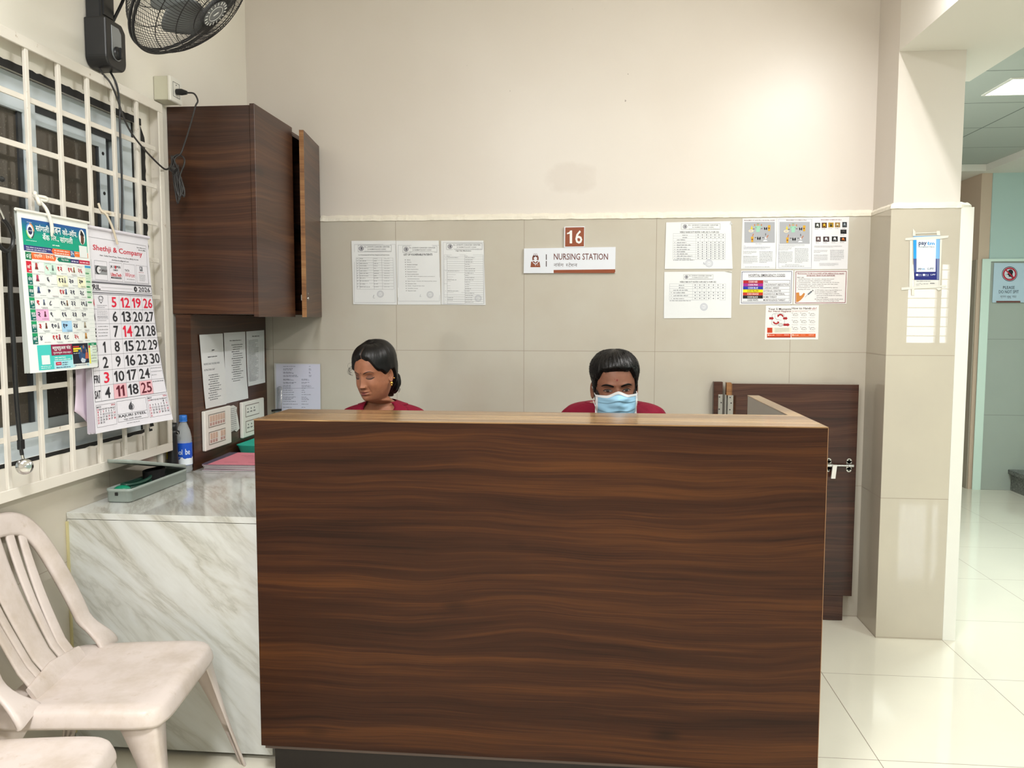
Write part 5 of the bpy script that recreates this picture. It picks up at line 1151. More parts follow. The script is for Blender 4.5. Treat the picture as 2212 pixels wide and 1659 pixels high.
s.disc(.268, .1795, .0095, .009, (40, 40, 44), 3); s.text('4', .265, .1745, .271, .1845, PG, 4); s.text('2026', .286, .171, .358, .187, (44, 44, 50), 3, .015)
# number grid
gx = [(.008, .006), (.032, .038), (.106, .100), (.168, .166), (.233, .232), (.299, .300), (.369, .369)]
gy = [.203, .249, .296, .346, .394, .443, .491, .540]
def gxx(k, y): a, b = gx[k]; f = (y - .203) / .337; return a + (b - a) * f
FR(.006, .2015, .3695, .541, .0012, LN)
for y in gy[1:-1]: R4(.006, y - .0004, .3695, y + .0004, (110, 110, 120), 2)
for k in range(1, 6):
    y = gy[0]
    for j in range(14):
        ya = .203 + .338 * j / 14; yb = ya + .338 / 14; xa, xb = gxx(k, ya), gxx(k, yb)
        s.poly([(xa, ya), (xa + .0007, ya), (xb + .0007, yb), (xb, yb)], (110, 110, 120), 2)
R4(gxx(2, .52), .4925, gxx(3, .52), .5395, (234, 182, 192), 1); R4(gxx(4, .52), .4925, gxx(5, .52), .5395, (234, 182, 192), 1)
rows = [['', '5r', '12r', '19r', '26r'], ['', '6', '13', '20', '27'], ['', '7', '14r', '21', '28'], ['1', '8', '15', '22', '29'], ['2', '9', '16', '23', '30'], ['3r', '10', '17', '24', ''], ['4', '11', '18', '25', '']]
for r, row in enumerate(rows):
    ya, yb = gy[r] + .0065, gy[r + 1] - .0065
    for c, t in enumerate(row):
        if not t: continue
        red = t.endswith('r'); t = t.rstrip('r'); ym = (ya + yb) / 2
        xa, xb = gxx(c + 1, ym), gxx(c + 2, ym)
        if c == 1 and r == 0 or c == 1: xa += .0
        w = .030 if len(t) == 1 else .058; m = (xa + xb) / 2 + .001
        if t.startswith('1') and len(t) == 2:
            w = .054 if t != '11' else .044
        if t == '1': w = .016
        col = (222, 30, 64) if red else ((96, 26, 44) if r == 6 and t in ('11', '25') else (46, 46, 52))
        # the digit 1 of the built-in face is given its flag by hand
        digs = list(t); n1 = sum(1 for d in digs if d == '1'); unit = w / (len(digs) - .42 * n1 + .0001) if len(digs) > 1 or digs[0] != '1' else w / .58
        x = m - w / 2
        for d in digs:
            if d == '1':
                q = unit * .58; hh = yb - ya
                s.poly([(x + q * .42, yb), (x + q * .42, ya + hh * .30), (x + q * .02, ya + hh * .38), (x + q * .02, ya + hh * .22), (x + q * .50, ya), (x + q * .84, ya), (x + q * .84, yb)], col, 4)
                x += q
            else:
                s.text(d, x + unit * .05, ya, x + unit * .93, yb, col, 4, .018); x += unit
for r, d in enumerate(['SUN', 'MON', 'TUE', 'WED', 'THU', 'FRI', 'SAT']):
    s.text(d, .0095 - .003 * (r / 6), gy[r] + .014, .0325 + .002 * (r / 6), gy[r + 1] - .009, (206, 30, 56) if r == 0 else (56, 56, 62), 4, .03)
s.ring(.068, .218, .010, .011, .0015, (110, 110, 116), 3, 14); s.ring(.068, .214, .014, .007, .0015, (110, 110, 116), 3, 14); s.path([(.058, .222), (.068, .231), (.078, .222)], .0015, (110, 110, 116), 3)
s.para(.046, .236, .098, .247, 2, GREY, 3); s.para(.044, .254, .100, .290, 6, GREY, 3, .35); R4(.043, .2735, .098, .2745, LN, 3); s.para(.044, .302, .096, .342, 4, GREY, 3, .3)
s.para(gxx(5, .46) + .004, .450, .364, .486, 3, GREY, 3, .22); s.words(gxx(5, .5) + .004, .496, .362, .004, GREY, 3)
# foot of the page
def mini(x0, y0, x1, y1, title, start, nd, reds):
    FR(x0, y0, x1, y1, .0008, (100, 90, 100)); s.text(title, x0 + .003, y0 + .004, x0 + .024, y0 + .010, (80, 76, 84), 3, .015); s.text('2026', x1 - .022, y0 + .0025, x1 - .003, y0 + .008, (196, 60, 84), 3, .015)
    cw = (x1 - x0 - .004) / 7; rh = (y1 - y0 - .019) / 6
    for i, d in enumerate(('SUN', 'MON', 'TUE', 'WED', 'THU', 'FRI', 'SAT')): s.text(d, x0 + .002 + i * cw + .001, y0 + .0125, x0 + .002 + (i + 1) * cw - .001, y0 + .0175, (200, 60, 84) if i == 0 else (80, 76, 84), 3, .01)
    for d in range(1, nd + 1):
        k = d - 1 + start; rr_, cc_ = k // 7, k % 7
        if rr_ > 5: rr_ = 0
        col = (200, 50, 80) if cc_ == 0 or d in reds else (80, 76, 84); ux = x0 + .002 + cc_ * cw + cw * (.2 if d > 9 else .35)
        s.text(str(d), ux, y0 + .0195 + rr_ * rh, ux + cw * (.62 if d > 9 else .30), y0 + .0195 + rr_ * rh + rh * .72, col, 3, .02)
mini(.008, .551, .103, .622, 'MARCH', 0, 31, (3, 14, 19, 26, 28)); mini(.262, .546, .366, .620, 'MAY', 5, 31, (9, 23, 27))
FR(.109, .549, .255, .618, .0008, LN); R4(.109, .592, .255, .5928, LN, 2); s.text('RAJURI STEEL', .114, .595, .248, .606, (50, 50, 56), 3, .02); s.text('\u092e\u091c\u092c\u0942\u0924. \u0932\u0935\u091a\u093f\u0915. \u0935\u093f\u0936\u094d\u0935\u0938\u0928\u0940\u092f', .136, .608, .222, .6155, (90, 90, 96), 3); s.words(.150, .624, .212, .003, (140, 140, 146))
s.poly([(.166, .570), (.176, .559), (.182, .556), (.180, .566), (.186, .570), (.184, .580), (.174, .583), (.166, .579)], (70, 72, 78), 3); s.ring(.182, .573, .010, .010, .002, (100, 102, 108), 4, 16); s.line(.179, .552, .179, .589, .001, (60, 60, 66), 4)
s.build('page', t2, .4)
obj('hanging_rod', MB().tube([F_C2(-.002, -.004, .002), F_C2(c2W + .004, -.004, .002)], .0055, n=10), inkmat((220, 216, 226)), t2)
obj('string_tie', MB().tube(smooth_pts([(-1.555, 2.516, 1.722), (-1.548, 2.518, 1.700), (-1.540, 2.530, 1.690), (-1.535, 2.545, 1.665), (-1.534, 2.560, 1.640), (-1.535, 2.570, 1.622), (-1.536, 2.583, 1.600)]), .0038, n=7)
    .tube(smooth_pts([(-1.548, 2.520, 1.695), (-1.538, 2.542, 1.697), (-1.538, 2.55, 1.692)]), .005, n=7), mat('knotted_string', (206, 194, 174), .7), t2)
# older pages turned back at the left edge of the large calendar
def tb_(u, v):
    y = .30 + v * (.31 - .05 * u)
    return Vector((-1.556 - .012 * u + .004 * math.sin(v * 5 + u * 4), 2.415 - .045 * u * max(0, v) ** .6 + .02 * (1 - u), 1.6365 - y))
obj('turned_pages', MB().grid(tb_, 8, 14), inkmat((206, 190, 206)), t2, solid=.0012)

# ================================================================= PAPERS AND SWITCHES ON THE BACK BOARD
BXP = -1.548
def F_B(seed, amp=.003, up=0.0):
    def f(x, y, h): return Vector((BXP + .0008 + h + amp * (.5 + .9 * noise.noise(Vector((x * 6 + seed, y * 5, seed)))) + up, x, y))
    return f
s = Sheet(F_B(3, .006)); s.quad([(3.146, 1.295), (3.360, 1.297), (3.374, .996), (3.186, .996)], (222, 224, 224), 0, 12, 14)
s.words(3.245, 1.226, 3.275, .007, INK); s.words(3.21, 1.200, 3.30, .006, INK); s.text('NURSES DAILY ROUTINE WORK', 3.178, 1.180, 3.318, 1.1725, (120, 122, 128)); s.text('INSTRUCTION CHART', 3.180, 1.156, 3.27, 1.1485, (120, 122, 128))
for k in range(12): s.words(3.215 + (.0 if k % 2 == 0 else .012), 1.132 - k * .0092 * 1.0, 3.34, -.0045, (110, 112, 118), fill=s.rng.uniform(.6, .95))
tag(s.build('instruction_sheet'), 'curling white instruction sheet, leftmost of the papers on the dark brown board', 'notice', 'sheets on the brown board')
s = Sheet(F_B(9, .005, .0015)); s.quad([(3.366, 1.299), (3.584, 1.301), (3.596, 1.0), (3.372, .998)], (222, 224, 226), 0, 12, 14)
s.words(3.42, 1.268, 3.54, -.006, GREY)
for k in range(17): s.words(3.435 + (.0 if k % 3 == 0 else .014), 1.248 - k * .0098, 3.565, -.0045, (110, 112, 118), fill=s.rng.uniform(.6, .95))
tag(s.build('instruction_sheet'), 'white instruction sheet with ruled paragraphs, middle one on the dark brown board', 'notice', 'sheets on the brown board')
s = Sheet(F_B(15, .004, .001)); s.quad([(3.598, 1.301), (3.800, 1.305), (3.802, 1.056), (3.605, 1.053)], (218, 220, 222), 0, 12, 14)
s.words(3.66, 1.282, 3.74, -.006, INK)
for k in range(32): y = 1.264 - k * .0060; s.rect(3.612, y, 3.775, y - .0007, (160, 162, 168)); s.words(3.622, y - .0015, 3.74, -.003, (120, 122, 128), fill=s.rng.uniform(.5, .95))
for x_ in (3.612, 3.632, 3.72, 3.75, 3.775): s.rect(x_, 1.264, x_ + .001, 1.078, (160, 162, 168))
tag(s.build('instruction_sheet'), 'white sheet filled with a narrow table, rightmost on the dark brown board', 'notice', 'sheets on the brown board')
s = Sheet(F_B(21, .008, .001)); s.poly([(3.398, .984), (3.44, .985), (3.471, .972), (3.465, .955), (3.475, .93), (3.493, .876), (3.46, .866), (3.44, .875), (3.403, .872)], (216, 216, 212), 0)
for k in range(12): s.words(3.408, .974 - k * .0085, 3.462, -.004, GREY, wl=(2, 4))
tag(s.build('torn_note'), 'small torn curling note between the two switch boards', 'note')
# wall switch boards
def switchboard(y0, y1, z0, z1, label, kind):
    t = thing('switch_board', label, 'switch board', (BXP, (y0 + y1) / 2, z0), 'switch boards on the brown board')
    obj('plate', MB().box(BXP + .0008, BXP + .016, y0, y1, z0, z1, bev=.003), WHITEP, t)
    for a, b in ((z0 + .091, z0 + .144), (z0 + .021, z0 + .073)):
        ya, yb = y0 + .030, y0 + .182
        obj('bezel', MB().box(BXP + .0158, BXP + .017, ya, yb, a, b), mat('bezel_grey', (120, 108, 100), .4), t)
        obj('module', MB().box(BXP + .016, BXP + .0178, ya + .003, yb - .003, a + .003, b - .003), WHITEP, t)
        n = 6 if kind == 0 else 4
        for k in range(n):
            w = (yb - ya - .010) / n; yy = ya + .005 + k * w
            if kind == 0:
                if a < z0 + .05 and k == 3: continue
                hi = a + .026 if a > z0 + .05 or k < 4 else a + .014
                obj('switch', MB().box(BXP + .0178, BXP + .0198, yy + .003, yy + w - .003, a + .023, b - .005, bev=.0008), mat('switch_beige', (205, 178, 160), .4), t)
                obj('switch_label', MB().box(BXP + .0178, BXP + .0182, yy + .003, yy + w - .003, a + .007, a + .019), mat('pinkish_label', (186, 150, 142), .5), t)
            elif k < 3:
                m_ = MB()
                for dy, dz in ((0, .014), (-.006, 0), (.006, 0)): m_.lathe([(.0036, 0), (.0036, .0006)], (BXP + .018, yy + w / 2 + dy, (a + b) / 2 + dz - .005), (1, 0, 0), 10)
                obj('socket_hole', m_, ALUD, t)
    return t
switchboard(3.150, 3.391, .828, .989, 'white switch board with rows of small beige switches, the left one', 0)
switchboard(3.509, 3.752, .829, .989, 'white socket board with pin holes, the right one beside the counter', 1)

# clipboard of price list on the tiled back wall
cbd = thing('clipboard', 'clear clipboard with a lilac-white price list leaning by the corner', 'clipboard', (-1.39, BY - .01, .9))
s = Sheet(F_CLIP); s.poly([(962, 478), (1322, 480), (1325, 900), (966, 900)], (204, 204, 222), 0)
rows_ = [492, 512, 522, 540, 548, 566, 576, 597, 604, 623, 630, 648, 658, 670, 686, 704, 722, 742, 752, 762, 778, 800, 826]
for y in rows_:
    s.words(1022, y, 1150, 6, (120, 120, 138), fill=s.rng.uniform(.45, .98)); s.words(1172 if y > 590 else 1232, y, 1262, 6, (120, 120, 138), fill=s.rng.uniform(.3, .9))
s.line(1020, 674, 1275, 672, 2, (140, 140, 160)); s.build('price_list', cbd)
qbox(F_CLIP, [(948, 470), (1324, 474), (1328, 905), (958, 905)], -.004, -.0006, mat('clear_board', (196, 196, 196), .15), 'board', cbd)
obj('clip_wire', MB().tube([F_CLIP(980, 850, .004), F_CLIP(982, 664, .006), F_CLIP(996, 660, .006), F_CLIP(1012, 664, .006), F_CLIP(1008, 850, .004)], .0016, n=6).tube([F_CLIP(990, 850, .004), F_CLIP(992, 672, .006)], .0013, n=6), CHROME, cbd)
obj('clip_grip', MB().tube([F_CLIP(936, 856, .01), F_CLIP(975, 850, .014), F_CLIP(1015, 848, .01)], .005, n=8), BLACK, cbd)
hk = -0.0
# ================================================================= FILES AND TRAY
PINK = (222, 132, 148)
ya0, ya1 = 3.09, 3.58
def sheetstack(n, seed):
    rg = random.Random(seed); mb = MB()
    for k in range(n):
        dz = .0022; j = lambda: rg.uniform(-.006, .006)
        z = TZ + .0015 + k * dz * 1.4
        a, b, c, d = (-1.515 + j(), 3.09 + j()), (-1.20 + j(), 3.10 + j()), (-1.20 + j(), 3.33 + j()), (-1.515 + j(), 3.33 + j())
        mb.add([(p[0], p[1], z + q) for q in (0, dz) for p in (a, b, c, d)], [(0, 3, 2, 1), (4, 5, 6, 7), (0, 1, 5, 4), (1, 2, 6, 5), (2, 3, 7, 6), (3, 0, 4, 7)], k % 3)
    return mb
t = thing('file_stack', 'dog-eared bundle of papers in a pink cover on the marble desk', 'file', (-1.36, 3.2, TZ))
obj('papers', sheetstack(8, 4), [inkmat((206, 196, 200)), inkmat((176, 150, 162)), inkmat((214, 210, 208))], t)
zt = TZ + .0015 + 8 * .0031
def fcov(x, y, h): return Vector((x, y, zt + h + .006 * (y - 3.09) / .24 + .001 * noise.noise(Vector((x * 9, y * 9, 0)))))
s = Sheet(fcov); s.quad([(-1.505, 3.085), (-1.195, 3.095), (-1.195, 3.34), (-1.490, 3.34)], PINK, 0, 10, 8); s.quad([(-1.522, 3.087), (-1.497, 3.086), (-1.482, 3.34), (-1.520, 3.34)], (86, 78, 96), 1, 2, 8)
s.words(-1.44, 3.275, -1.29, .006, (160, 80, 96)); s.words(-1.42, 3.255, -1.30, .006, (160, 80, 96)); s.words(-1.40, 3.225, -1.31, .005, (168, 90, 104)); s.line(-1.45, 3.135, -1.26, 3.14, .0025, (120, 50, 70))
s.build('pink_cover', t)
tr = thing('plastic_tray', 'turquoise plastic tray behind the pink file on the marble desk', 'tray', (-1.40, 3.60, TZ))
m_ = MB(); R = []
for dz, o in ((0, .03), (.0, .02), (.045, .004), (.048, 0), (.05, 0), (.05, .006), (.006, .026), (.004, .04)):
    R.append([Vector((p[0], p[1], TZ + .0008 + dz)) for p in rr(-1.535 + o, -1.16 - o, 3.42 + o, 3.72 - o, .03 - o * .4)])
obj('tray_shell', m_.ring_loft(R, 0, True, True, True), mat('turquoise_plastic', (30, 172, 150), .35), tr)
# small dark droplets and tape left on the wall tiles are part of the tile surface
# ================================================================= PEOPLE
def ss(a, b, x):
    t = min(1, max(0, (x - a) / (b - a))); return t * t * (3 - 2 * t)
def G(x, s): return math.exp(-(x / s) ** 2)
TAB = [  # height above the eyes, front, back, half width
    (.1180, .002, .002, .002), (.1165, .016, .022, .016), (.112, .034, .044, .034), (.105, .050, .061, .047), (.095, .064, .074, .058), (.080, .077, .087, .068), (.060, .087, .095, .0735), (.040, .0925, .098, .0755),
    (.020, .0945, .0975, .0755), (.0, .0930, .094, .0735), (-.020, .0905, .088, .0715), (-.040, .0890, .080, .0690), (-.060, .0875, .071, .0640), (-.080, .0860, .064, .0570), (-.095, .0835, .060, .0500), (-.107, .0780, .058, .0430),
    (-.115, .0680, .057, .0400), (-.120, .0550, .057, .0420), (-.126, .0460, .057, .0460), (-.140, .0420, .058, .0500), (-.160, .0420, .060, .0520), (-.180, .0460, .064, .0580), (-.197, .055, .070, .075), (-.213, .066, .080, .112), (-.232, .078, .090, .155), (-.262, .090, .098, .180), (-.32, .100, .104, .186), (-.45, .108, .104, .172), (-.58, .110, .10, .160), (-.70, .112, .112, .172), (-.76, .10, .115, .170), (-.79, .05, .06, .09)]
def tab(z, k):
    T = TAB
    if z >= T[0][0]: return T[0][k]
    if z <= T[-1][0]: return T[-1][k]
    for i in range(len(T) - 1):
        if T[i][0] >= z >= T[i + 1][0]:
            a, b = T[i], T[i + 1]; t = (a[0] - z) / (a[0] - b[0])
            p = T[max(0, i - 1)]; q = T[min(len(T) - 1, i + 2)]
            ma = (b[k] - p[k]) / max(1e-6, p[0] - b[0]) * (a[0] - b[0]) if i > 0 else (b[k] - a[k])
            mb_ = (q[k] - a[k]) / max(1e-6, a[0] - q[0]) * (a[0] - b[0]) if i < len(T) - 2 else (b[k] - a[k])
            h = (2 * t ** 3 - 3 * t * t + 1) * a[k] + (t ** 3 - 2 * t * t + t) * ma + (-2 * t ** 3 + 3 * t * t) * b[k] + (t ** 3 - t * t) * mb_
            lo, hi = min(a[k], b[k]), max(a[k], b[k])
            return min(hi * 1.02, max(lo * .98, h))
class Person:
    def __init__(s, cx, cy, cz, yaw=0, pitch=0, roll=0, scale=1.0, fem=False, dy=.1, dz=.05, body_yaw=0):
        s.c = Vector((cx, cy, cz)); s.sc = scale; s.fem = fem; s.dy = dy; s.dz = dz
        s.R = (yaw, pitch, roll); s.byaw = body_yaw; s.bs = 1.0
    def wf(s, z): return 1 + (.085 * G(z + .062, .042) if s.fem else 0)
    def feat(s, x, z):
        ax = abs(x); d = 0
        al = min(1, max(0, (.012 - z) / .052)); hgt = (.002 + (.0165 if s.fem else .021) * al ** 1.25) * ss(-.0525, -.0435, z) * ss(.020, .004, z)
        d += hgt * G(x, .0066 + (.0056 if s.fem else .0046) * al)
        d += .0075 * G(ax - .0125, .0058) * G(z + .0435, .0065)
        d += .004 * G(x, .009) * G(z + .041, .008)
        d -= .0125 * G(ax - .031, .0175) * G(z - .001, .0125)
        d += .0042 * G(ax - .027, .022) * G(z - .020, .008)
        d += .0075 * G(ax - .0315, .0135) * G(z + .0005, .0082)
        d += .0045 * G(ax - .042, .020) * G(z + .034, .020)
        d += .0065 * G(x, .028) * G(z + .068, .021)
        m = math.exp(-(x / .0225) ** 4); zl = -.0685 + .0006 * (x / .02) ** 2
        d += m * (.0034 * G(z - zl - .0052, .0036) + .0046 * G(z - zl + .0062, .0046) - .0045 * G(z - zl, .0016))
        d -= .0016 * G(x, .0035) * G(z + .058, .006)
        d -= .0030 * G(x, .018) * G(z + .084, .0045)
        d += .0060 * G(x, .017) * G(z + .100, .013)
        d -= .0025 * G(ax - .024 - .25 * (-.045 - z), .004) * ss(-.075, -.062, z) * ss(-.036, -.048, z)
        if s.fem: d += .002 * G(ax - .038, .016) * G(z + .045, .02)
        return d
    def local(s, x, z, o=0.0):
        """front surface at lateral x and height z, o outwards"""
        Wd = tab(z, 3) * s.wf(z); q = min(.999, abs(x) / Wd); y = -tab(z, 1) * math.sqrt(1 - q * q) - s.feat(x, z)
        n = Vector((x / Wd ** 2, y / tab(z, 1) ** 2, 0)).normalized()
        return s.T(Vector((x, y, z)) + n * o)
    def ringpt(s, th, z, o=0.0, ft=True):
        W_, F_, B_ = tab(z, 3) * s.wf(z), tab(z, 1), tab(z, 2); c, sn = math.cos(th), math.sin(th)
        x = W_ * sn; y = -F_ * c if c > 0 else -B_ * c
        n = Vector((sn / max(.02, W_), (-c) / max(.02, F_ if c > 0 else B_), 0)).normalized()
        if z > .05: n = (n + Vector((0, 0, 1)) * ss(.05, .118, z) * 1.6).normalized()
        if ft and c > 0 and z > -.13: y -= s.feat(x, z) * ss(0, .35, c)
        return Vector((x, y, z)) + n * o
    def T(s, p):
        """pose: head turned about the neck, lower part carried back onto the shoulders"""
        z = p.z; w = ss(-.205, -.118, z); k = 1 - ss(-.225, -.10, z)
        ya, pi_, ro = (a * w for a in s.R)
        piv = Vector((0, .015, -.10)); q = p - piv
        q = Matrix.Rotation(ya, 3, 'Z') @ (Matrix.Rotation(ro, 3, 'Y') @ (Matrix.Rotation(pi_, 3, 'X') @ q))
        q = q + piv
        by = Matrix.Rotation(s.byaw * k, 3, 'Z') @ Vector((q.x, q.y, 0)); q = Vector((by.x, by.y, q.z))
        q = q + Vector((0, s.dy * k, s.dz * k)); 
        return s.c + q * (s.sc + (s.bs - s.sc) * k)
    def head_mesh(s, mb, mi=0, zmin=-.79):
        zs = [.118, .1172, .1165, .115, .113, .1105, .1075, .104]; z = .100
        while z > -.125: zs.append(z); z -= .0019
        while z > -.22: zs.append(z); z -= .004
        while z > zmin: zs.append(z); z -= .02
        N = 200; rings = []
        for z in zs:
            R = []
            for k in range(N):
                t = -PI + 2 * PI * k / N; th = t - .42 * math.sin(t)
                R.append(s.T(s.ringpt(th, z)))
            rings.append(R)
        mb.ring_loft(rings, mi, True, True, True)
    def patch(s, mb, poly, mi, o=.0006, sub=5):
        """polygon (x,z) laid onto the face, as a fan refined towards its centre"""
        cx = sum(p[0] for p in poly) / len(poly); cz = sum(p[1] for p in poly) / len(poly); n = len(poly)
        v = []
        for j in range(1, sub + 1):
            f = j / sub
            for p in poly: v.append(s.local(cx + (p[0] - cx) * f, cz + (p[1] - cz) * f, o))
        v.append(s.local(cx, cz, o)); c = len(v) - 1
        F = [(c, k, (k + 1) % n) for k in range(n)]
        for j in range(sub - 1):
            for k in range(n): F.append((j * n + k, j * n + (k + 1) % n, (j + 1) * n + (k + 1) % n, (j + 1) * n + k))
        mb.add(v, F, mi, True)
    def stroke(s, mb, pts, w, mi, o=.0012, n=6):
        P = smooth_pts([(a, b, 0) for a, b in pts], 5); W_ = w if isinstance(w, (list, tuple)) else None
        q = []
        for i, p in enumerate(P):
            t = i / (len(P) - 1); r = w if W_ is None else w[min(len(w) - 1, int(t * (len(w) - 1)))] * (1 - (t * (len(w) - 1)) % 1) + w[min(len(w) - 1, int(t * (len(w) - 1)) + 1)] * ((t * (len(w) - 1)) % 1)
            q.append(r)
        mb.tube([s.local(p.x, p.y, o) for p in P], q, mi, n)
    def ear(s, mb, side, mi=0):
        """hollowed ear shell with rim and lobe, flaring backwards"""
        fl = math.radians(24)
        def f(u, v):
            a, b = 2 * PI * u, PI * v; r, t = math.sin(b), math.cos(b); c, sn = math.cos(a), math.sin(a)
            yy = r * c * .0165 * (1 - .22 * ss(0, 1, -sn)); zz = r * sn * .0315 + .003 * (1 - c) * r
            xx = .0052 * t
            if t > 0: xx -= .0062 * math.exp(-((r - .25) / .42) ** 2) - .0016 * math.exp(-((r - .9) / .12) ** 2)
            if sn < -.6: xx += .001
            X = .0715 + xx * math.cos(fl) + (yy + .012) * math.sin(fl); Y = .010 + yy * math.cos(fl) - xx * math.sin(fl)
            return s.T(Vector((side * X, Y, -.014 + zz)))
        mb.grid(f, 36, 22, mi)
    def band(s, mb, pts, w, mi, o=.0004):
        """flat tapered strip lying on the face"""
        P = smooth_pts([(a, b, 0) for a, b in pts], 6); n = len(P); V = []
        for i, p in enumerate(P):
            t = i / (n - 1) * (len(w) - 1); k = min(len(w) - 2, int(t)); h = w[k] + (w[k + 1] - w[k]) * (t - k)
            d = (P[min(n - 1, i + 1)] - P[max(0, i - 1)]).normalized(); q = Vector((-d.y, d.x, 0))
            for m_, oo in ((-1, 0), (-.5, .6), (0, 1), (.5, .6), (1, 0)): V.append(s.local(p.x + q.x * h * m_, p.y + q.y * h * m_, o + .0005 * oo))
        mb.add(V, [(i * 5 + j, i * 5 + j + 1, (i + 1) * 5 + j + 1, (i + 1) * 5 + j) for i in range(n - 1) for j in range(4)], mi, True)
    def shell(s, mb, fn, mi=0, zs=None, N=160, keep=None, ft=False):
        """layer over the head: fn(th, z) -> thickness, faces kept where keep(th, z)"""
        zs = zs or [.118, .1165, .1145, .112, .109, .105, .101] + [.097 - .0032 * k for k in range(66)]
        pts = [[None] * N for _ in zs]; M = len(zs)
        V = []
        for z in zs:
            for k in range(N):
                th = -PI + 2 * PI * k / N; V.append(s.T(s.ringpt(th, z, fn(th, z), ft)))
        F = []
        for i in range(M - 1):
            for k in range(N):
                th = -PI + 2 * PI * (k + .5) / N
                if keep is None or keep(th, (zs[i] + zs[i + 1]) / 2): F.append((i * N + k, i * N + (k + 1) % N, (i + 1) * N + (k + 1) % N, (i + 1) * N + k))
        F.append(tuple(range(N)))
        mb.add(V, F, mi, True)
def skinmat(name, rgb, rough=.5):
    m = mat(name, rgb, rough, spec=.35); b = m.node_tree.nodes['Principled BSDF']
    b.inputs['Subsurface Weight'].default_value = .12; b.inputs['Subsurface Radius'].default_value = (.008, .003, .0015); b.inputs['Subsurface Scale'].default_value = 1.0
    t = NT(m); n = t.noise(t.pos(), 60, 3, .6); t.l(t.mix(t.ramp(n, [(.35, (0, 0, 0)), (.7, (255, 255, 255))]), rgb, tuple(int(c * .93) for c in rgb)), t.b.inputs['Base Color'])
    return m
HAIR = mat('black_hair', (13, 11, 11), .40, spec=.32); _t = NT(HAIR); _t.bump(_t.noise(_t.pos(), 420, 3, .6), .14, .001)
SHIRT = mat('maroon_cloth', (122, 14, 42), .75, spec=.2); _t = NT(SHIRT); _t.bump(_t.noise(_t.pos(), 26, 3, .5), .35, .01)
DARKC = mat('dark_trouser_cloth', (38, 38, 46), .8)
def limbs(P, mb, mi, hand=True, sleeves=None):
    """arms resting on the desk, with hands; returns sleeve paths"""
    out = []
    for sd in (-1, 1):
        sh = P.T(Vector((sd * .128, .0, -.285))); el = P.c + Vector((sd * .105, P.dy + .02, -.42)); wr = P.c + Vector((sd * .10, P.dy - .20, -.395))
        if el.z < .76: el.z = .80
        wr.z = .805
        mb.tube(smooth_pts([sh, sh.lerp(el, .5), el, el.lerp(wr, .5), wr], 4), [.044, .043, .041, .040, .040, .039, .039, .040, .040, .040, .039, .037, .035, .032, .028, .026, .026], mi, 12)
        out.append((sh, el, wr))
        f = Vector((sd * -.25, -1, 0)).normalized(); r = Vector((1, 0, 0))
        pc = wr + f * .045
        mb.grid(lambda u, v, wr=wr, f=f: wr + f * (.0 + .095 * v) + Vector((math.cos(2 * PI * u) * (.028 + .014 * math.sin(PI * v * .6)), 0, math.sin(2 * PI * u) * (.017 - .004 * v))), 14, 6, mi)
        for k in range(4):
            b = wr + f * .090 + Vector(((k - 1.5) * .020, 0, 0)); L = (.062, .074, .070, .056)[k] if sd > 0 else (.056, .070, .074, .062)[k]
            mb.tube([b, b + f * L * .45 + Vector((0, 0, .006)), b + f * L * .8 + Vector((0, 0, -.002)), b + f * L + Vector((0, 0, -.012))], [.0092, .0088, .0080, .0065], mi, 8)
        b = wr + f * .030 + Vector((-sd * .030, 0, 0)); g = (f + Vector((-sd * .9, 0, 0))).normalized()
        mb.tube([b, b + g * .03, b + g * .03 + f * .028, b + g * .032 + f * .040], [.013, .011, .0095, .007], mi, 8)
    return out
def clothes(P, root, arms, shirt_fn, collar, vneck=0):
    mb = MB(); N = 96
    zs = [-.186, -.190] + [-.194 - .004 * k for k in range(15)] + [-.26 - .02 * k for k in range(26)]
    rings = [[P.T(P.ringpt(-PI + 2 * PI * k / N, z, shirt_fn(-PI + 2 * PI * k / N, z), False)) for k in range(N)] for z in zs]
    F = []
    for i in range(len(zs) - 1):
        for k in range(N):
            th = -PI + 2 * PI * (k + .5) / N
            if vneck and abs(th) < vneck * ss(-.262, -.192, zs[i]) and zs[i] > -.262: continue
            F.append((i * N + k, i * N + (k + 1) % N, (i + 1) * N + (k + 1) % N, (i + 1) * N + k))
    mb.add([p for r in rings for p in r], F, 0, True)
    for sh, el, wr in arms:
        mb.tube(smooth_pts([sh + Vector((0, 0, .008)), sh.lerp(el, .35), el.lerp(sh, .15)], 6), [.046, .050, .054, .058] + [.060] * 9, 0, 20)
    o = obj('shirt', mb, SHIRT, root); 
    mb = MB(); collar(mb); obj('collar', mb, SHIRT, root, solid=.002)
    return o
def legs(P, root, mb_skin):
    hip = P.T(Vector((0, 0, -.72))); mb = MB(); mbs = MB()
    zf = .045
    hz = max(.44, hip.z)
    for sd in (-1, 1):
        a = Vector((P.c.x + sd * .09, P.c.y + P.dy + .0, .50)); k = Vector((P.c.x + sd * .12, P.c.y + P.dy - .30, .50)); ft = Vector((P.c.x + sd * .12, P.c.y + P.dy - .24, .08))
        if k.y < 2.46: k.y = 2.46; ft.y = 2.50
        mb.tube(smooth_pts([a, a.lerp(k, .5), k, k.lerp(ft, .5), ft], 4), [.085, .084, .082, .080, .078, .075, .072, .070, .068, .064, .060, .056, .054, .050, .047, .044, .042], 0, 14)
        mbs.grid(lambda u, v, ft=ft: Vector((ft.x + math.cos(2 * PI * u) * (.036 + .012 * math.sin(PI * v)), ft.y + .05 - .22 * v + 0.0, .035 + math.sin(2 * PI * u) * (.034 - .016 * v))), 14, 8, 0)
    obj('trousers', mb, DARKC, root); obj('shoe', mbs, BLACK, root)

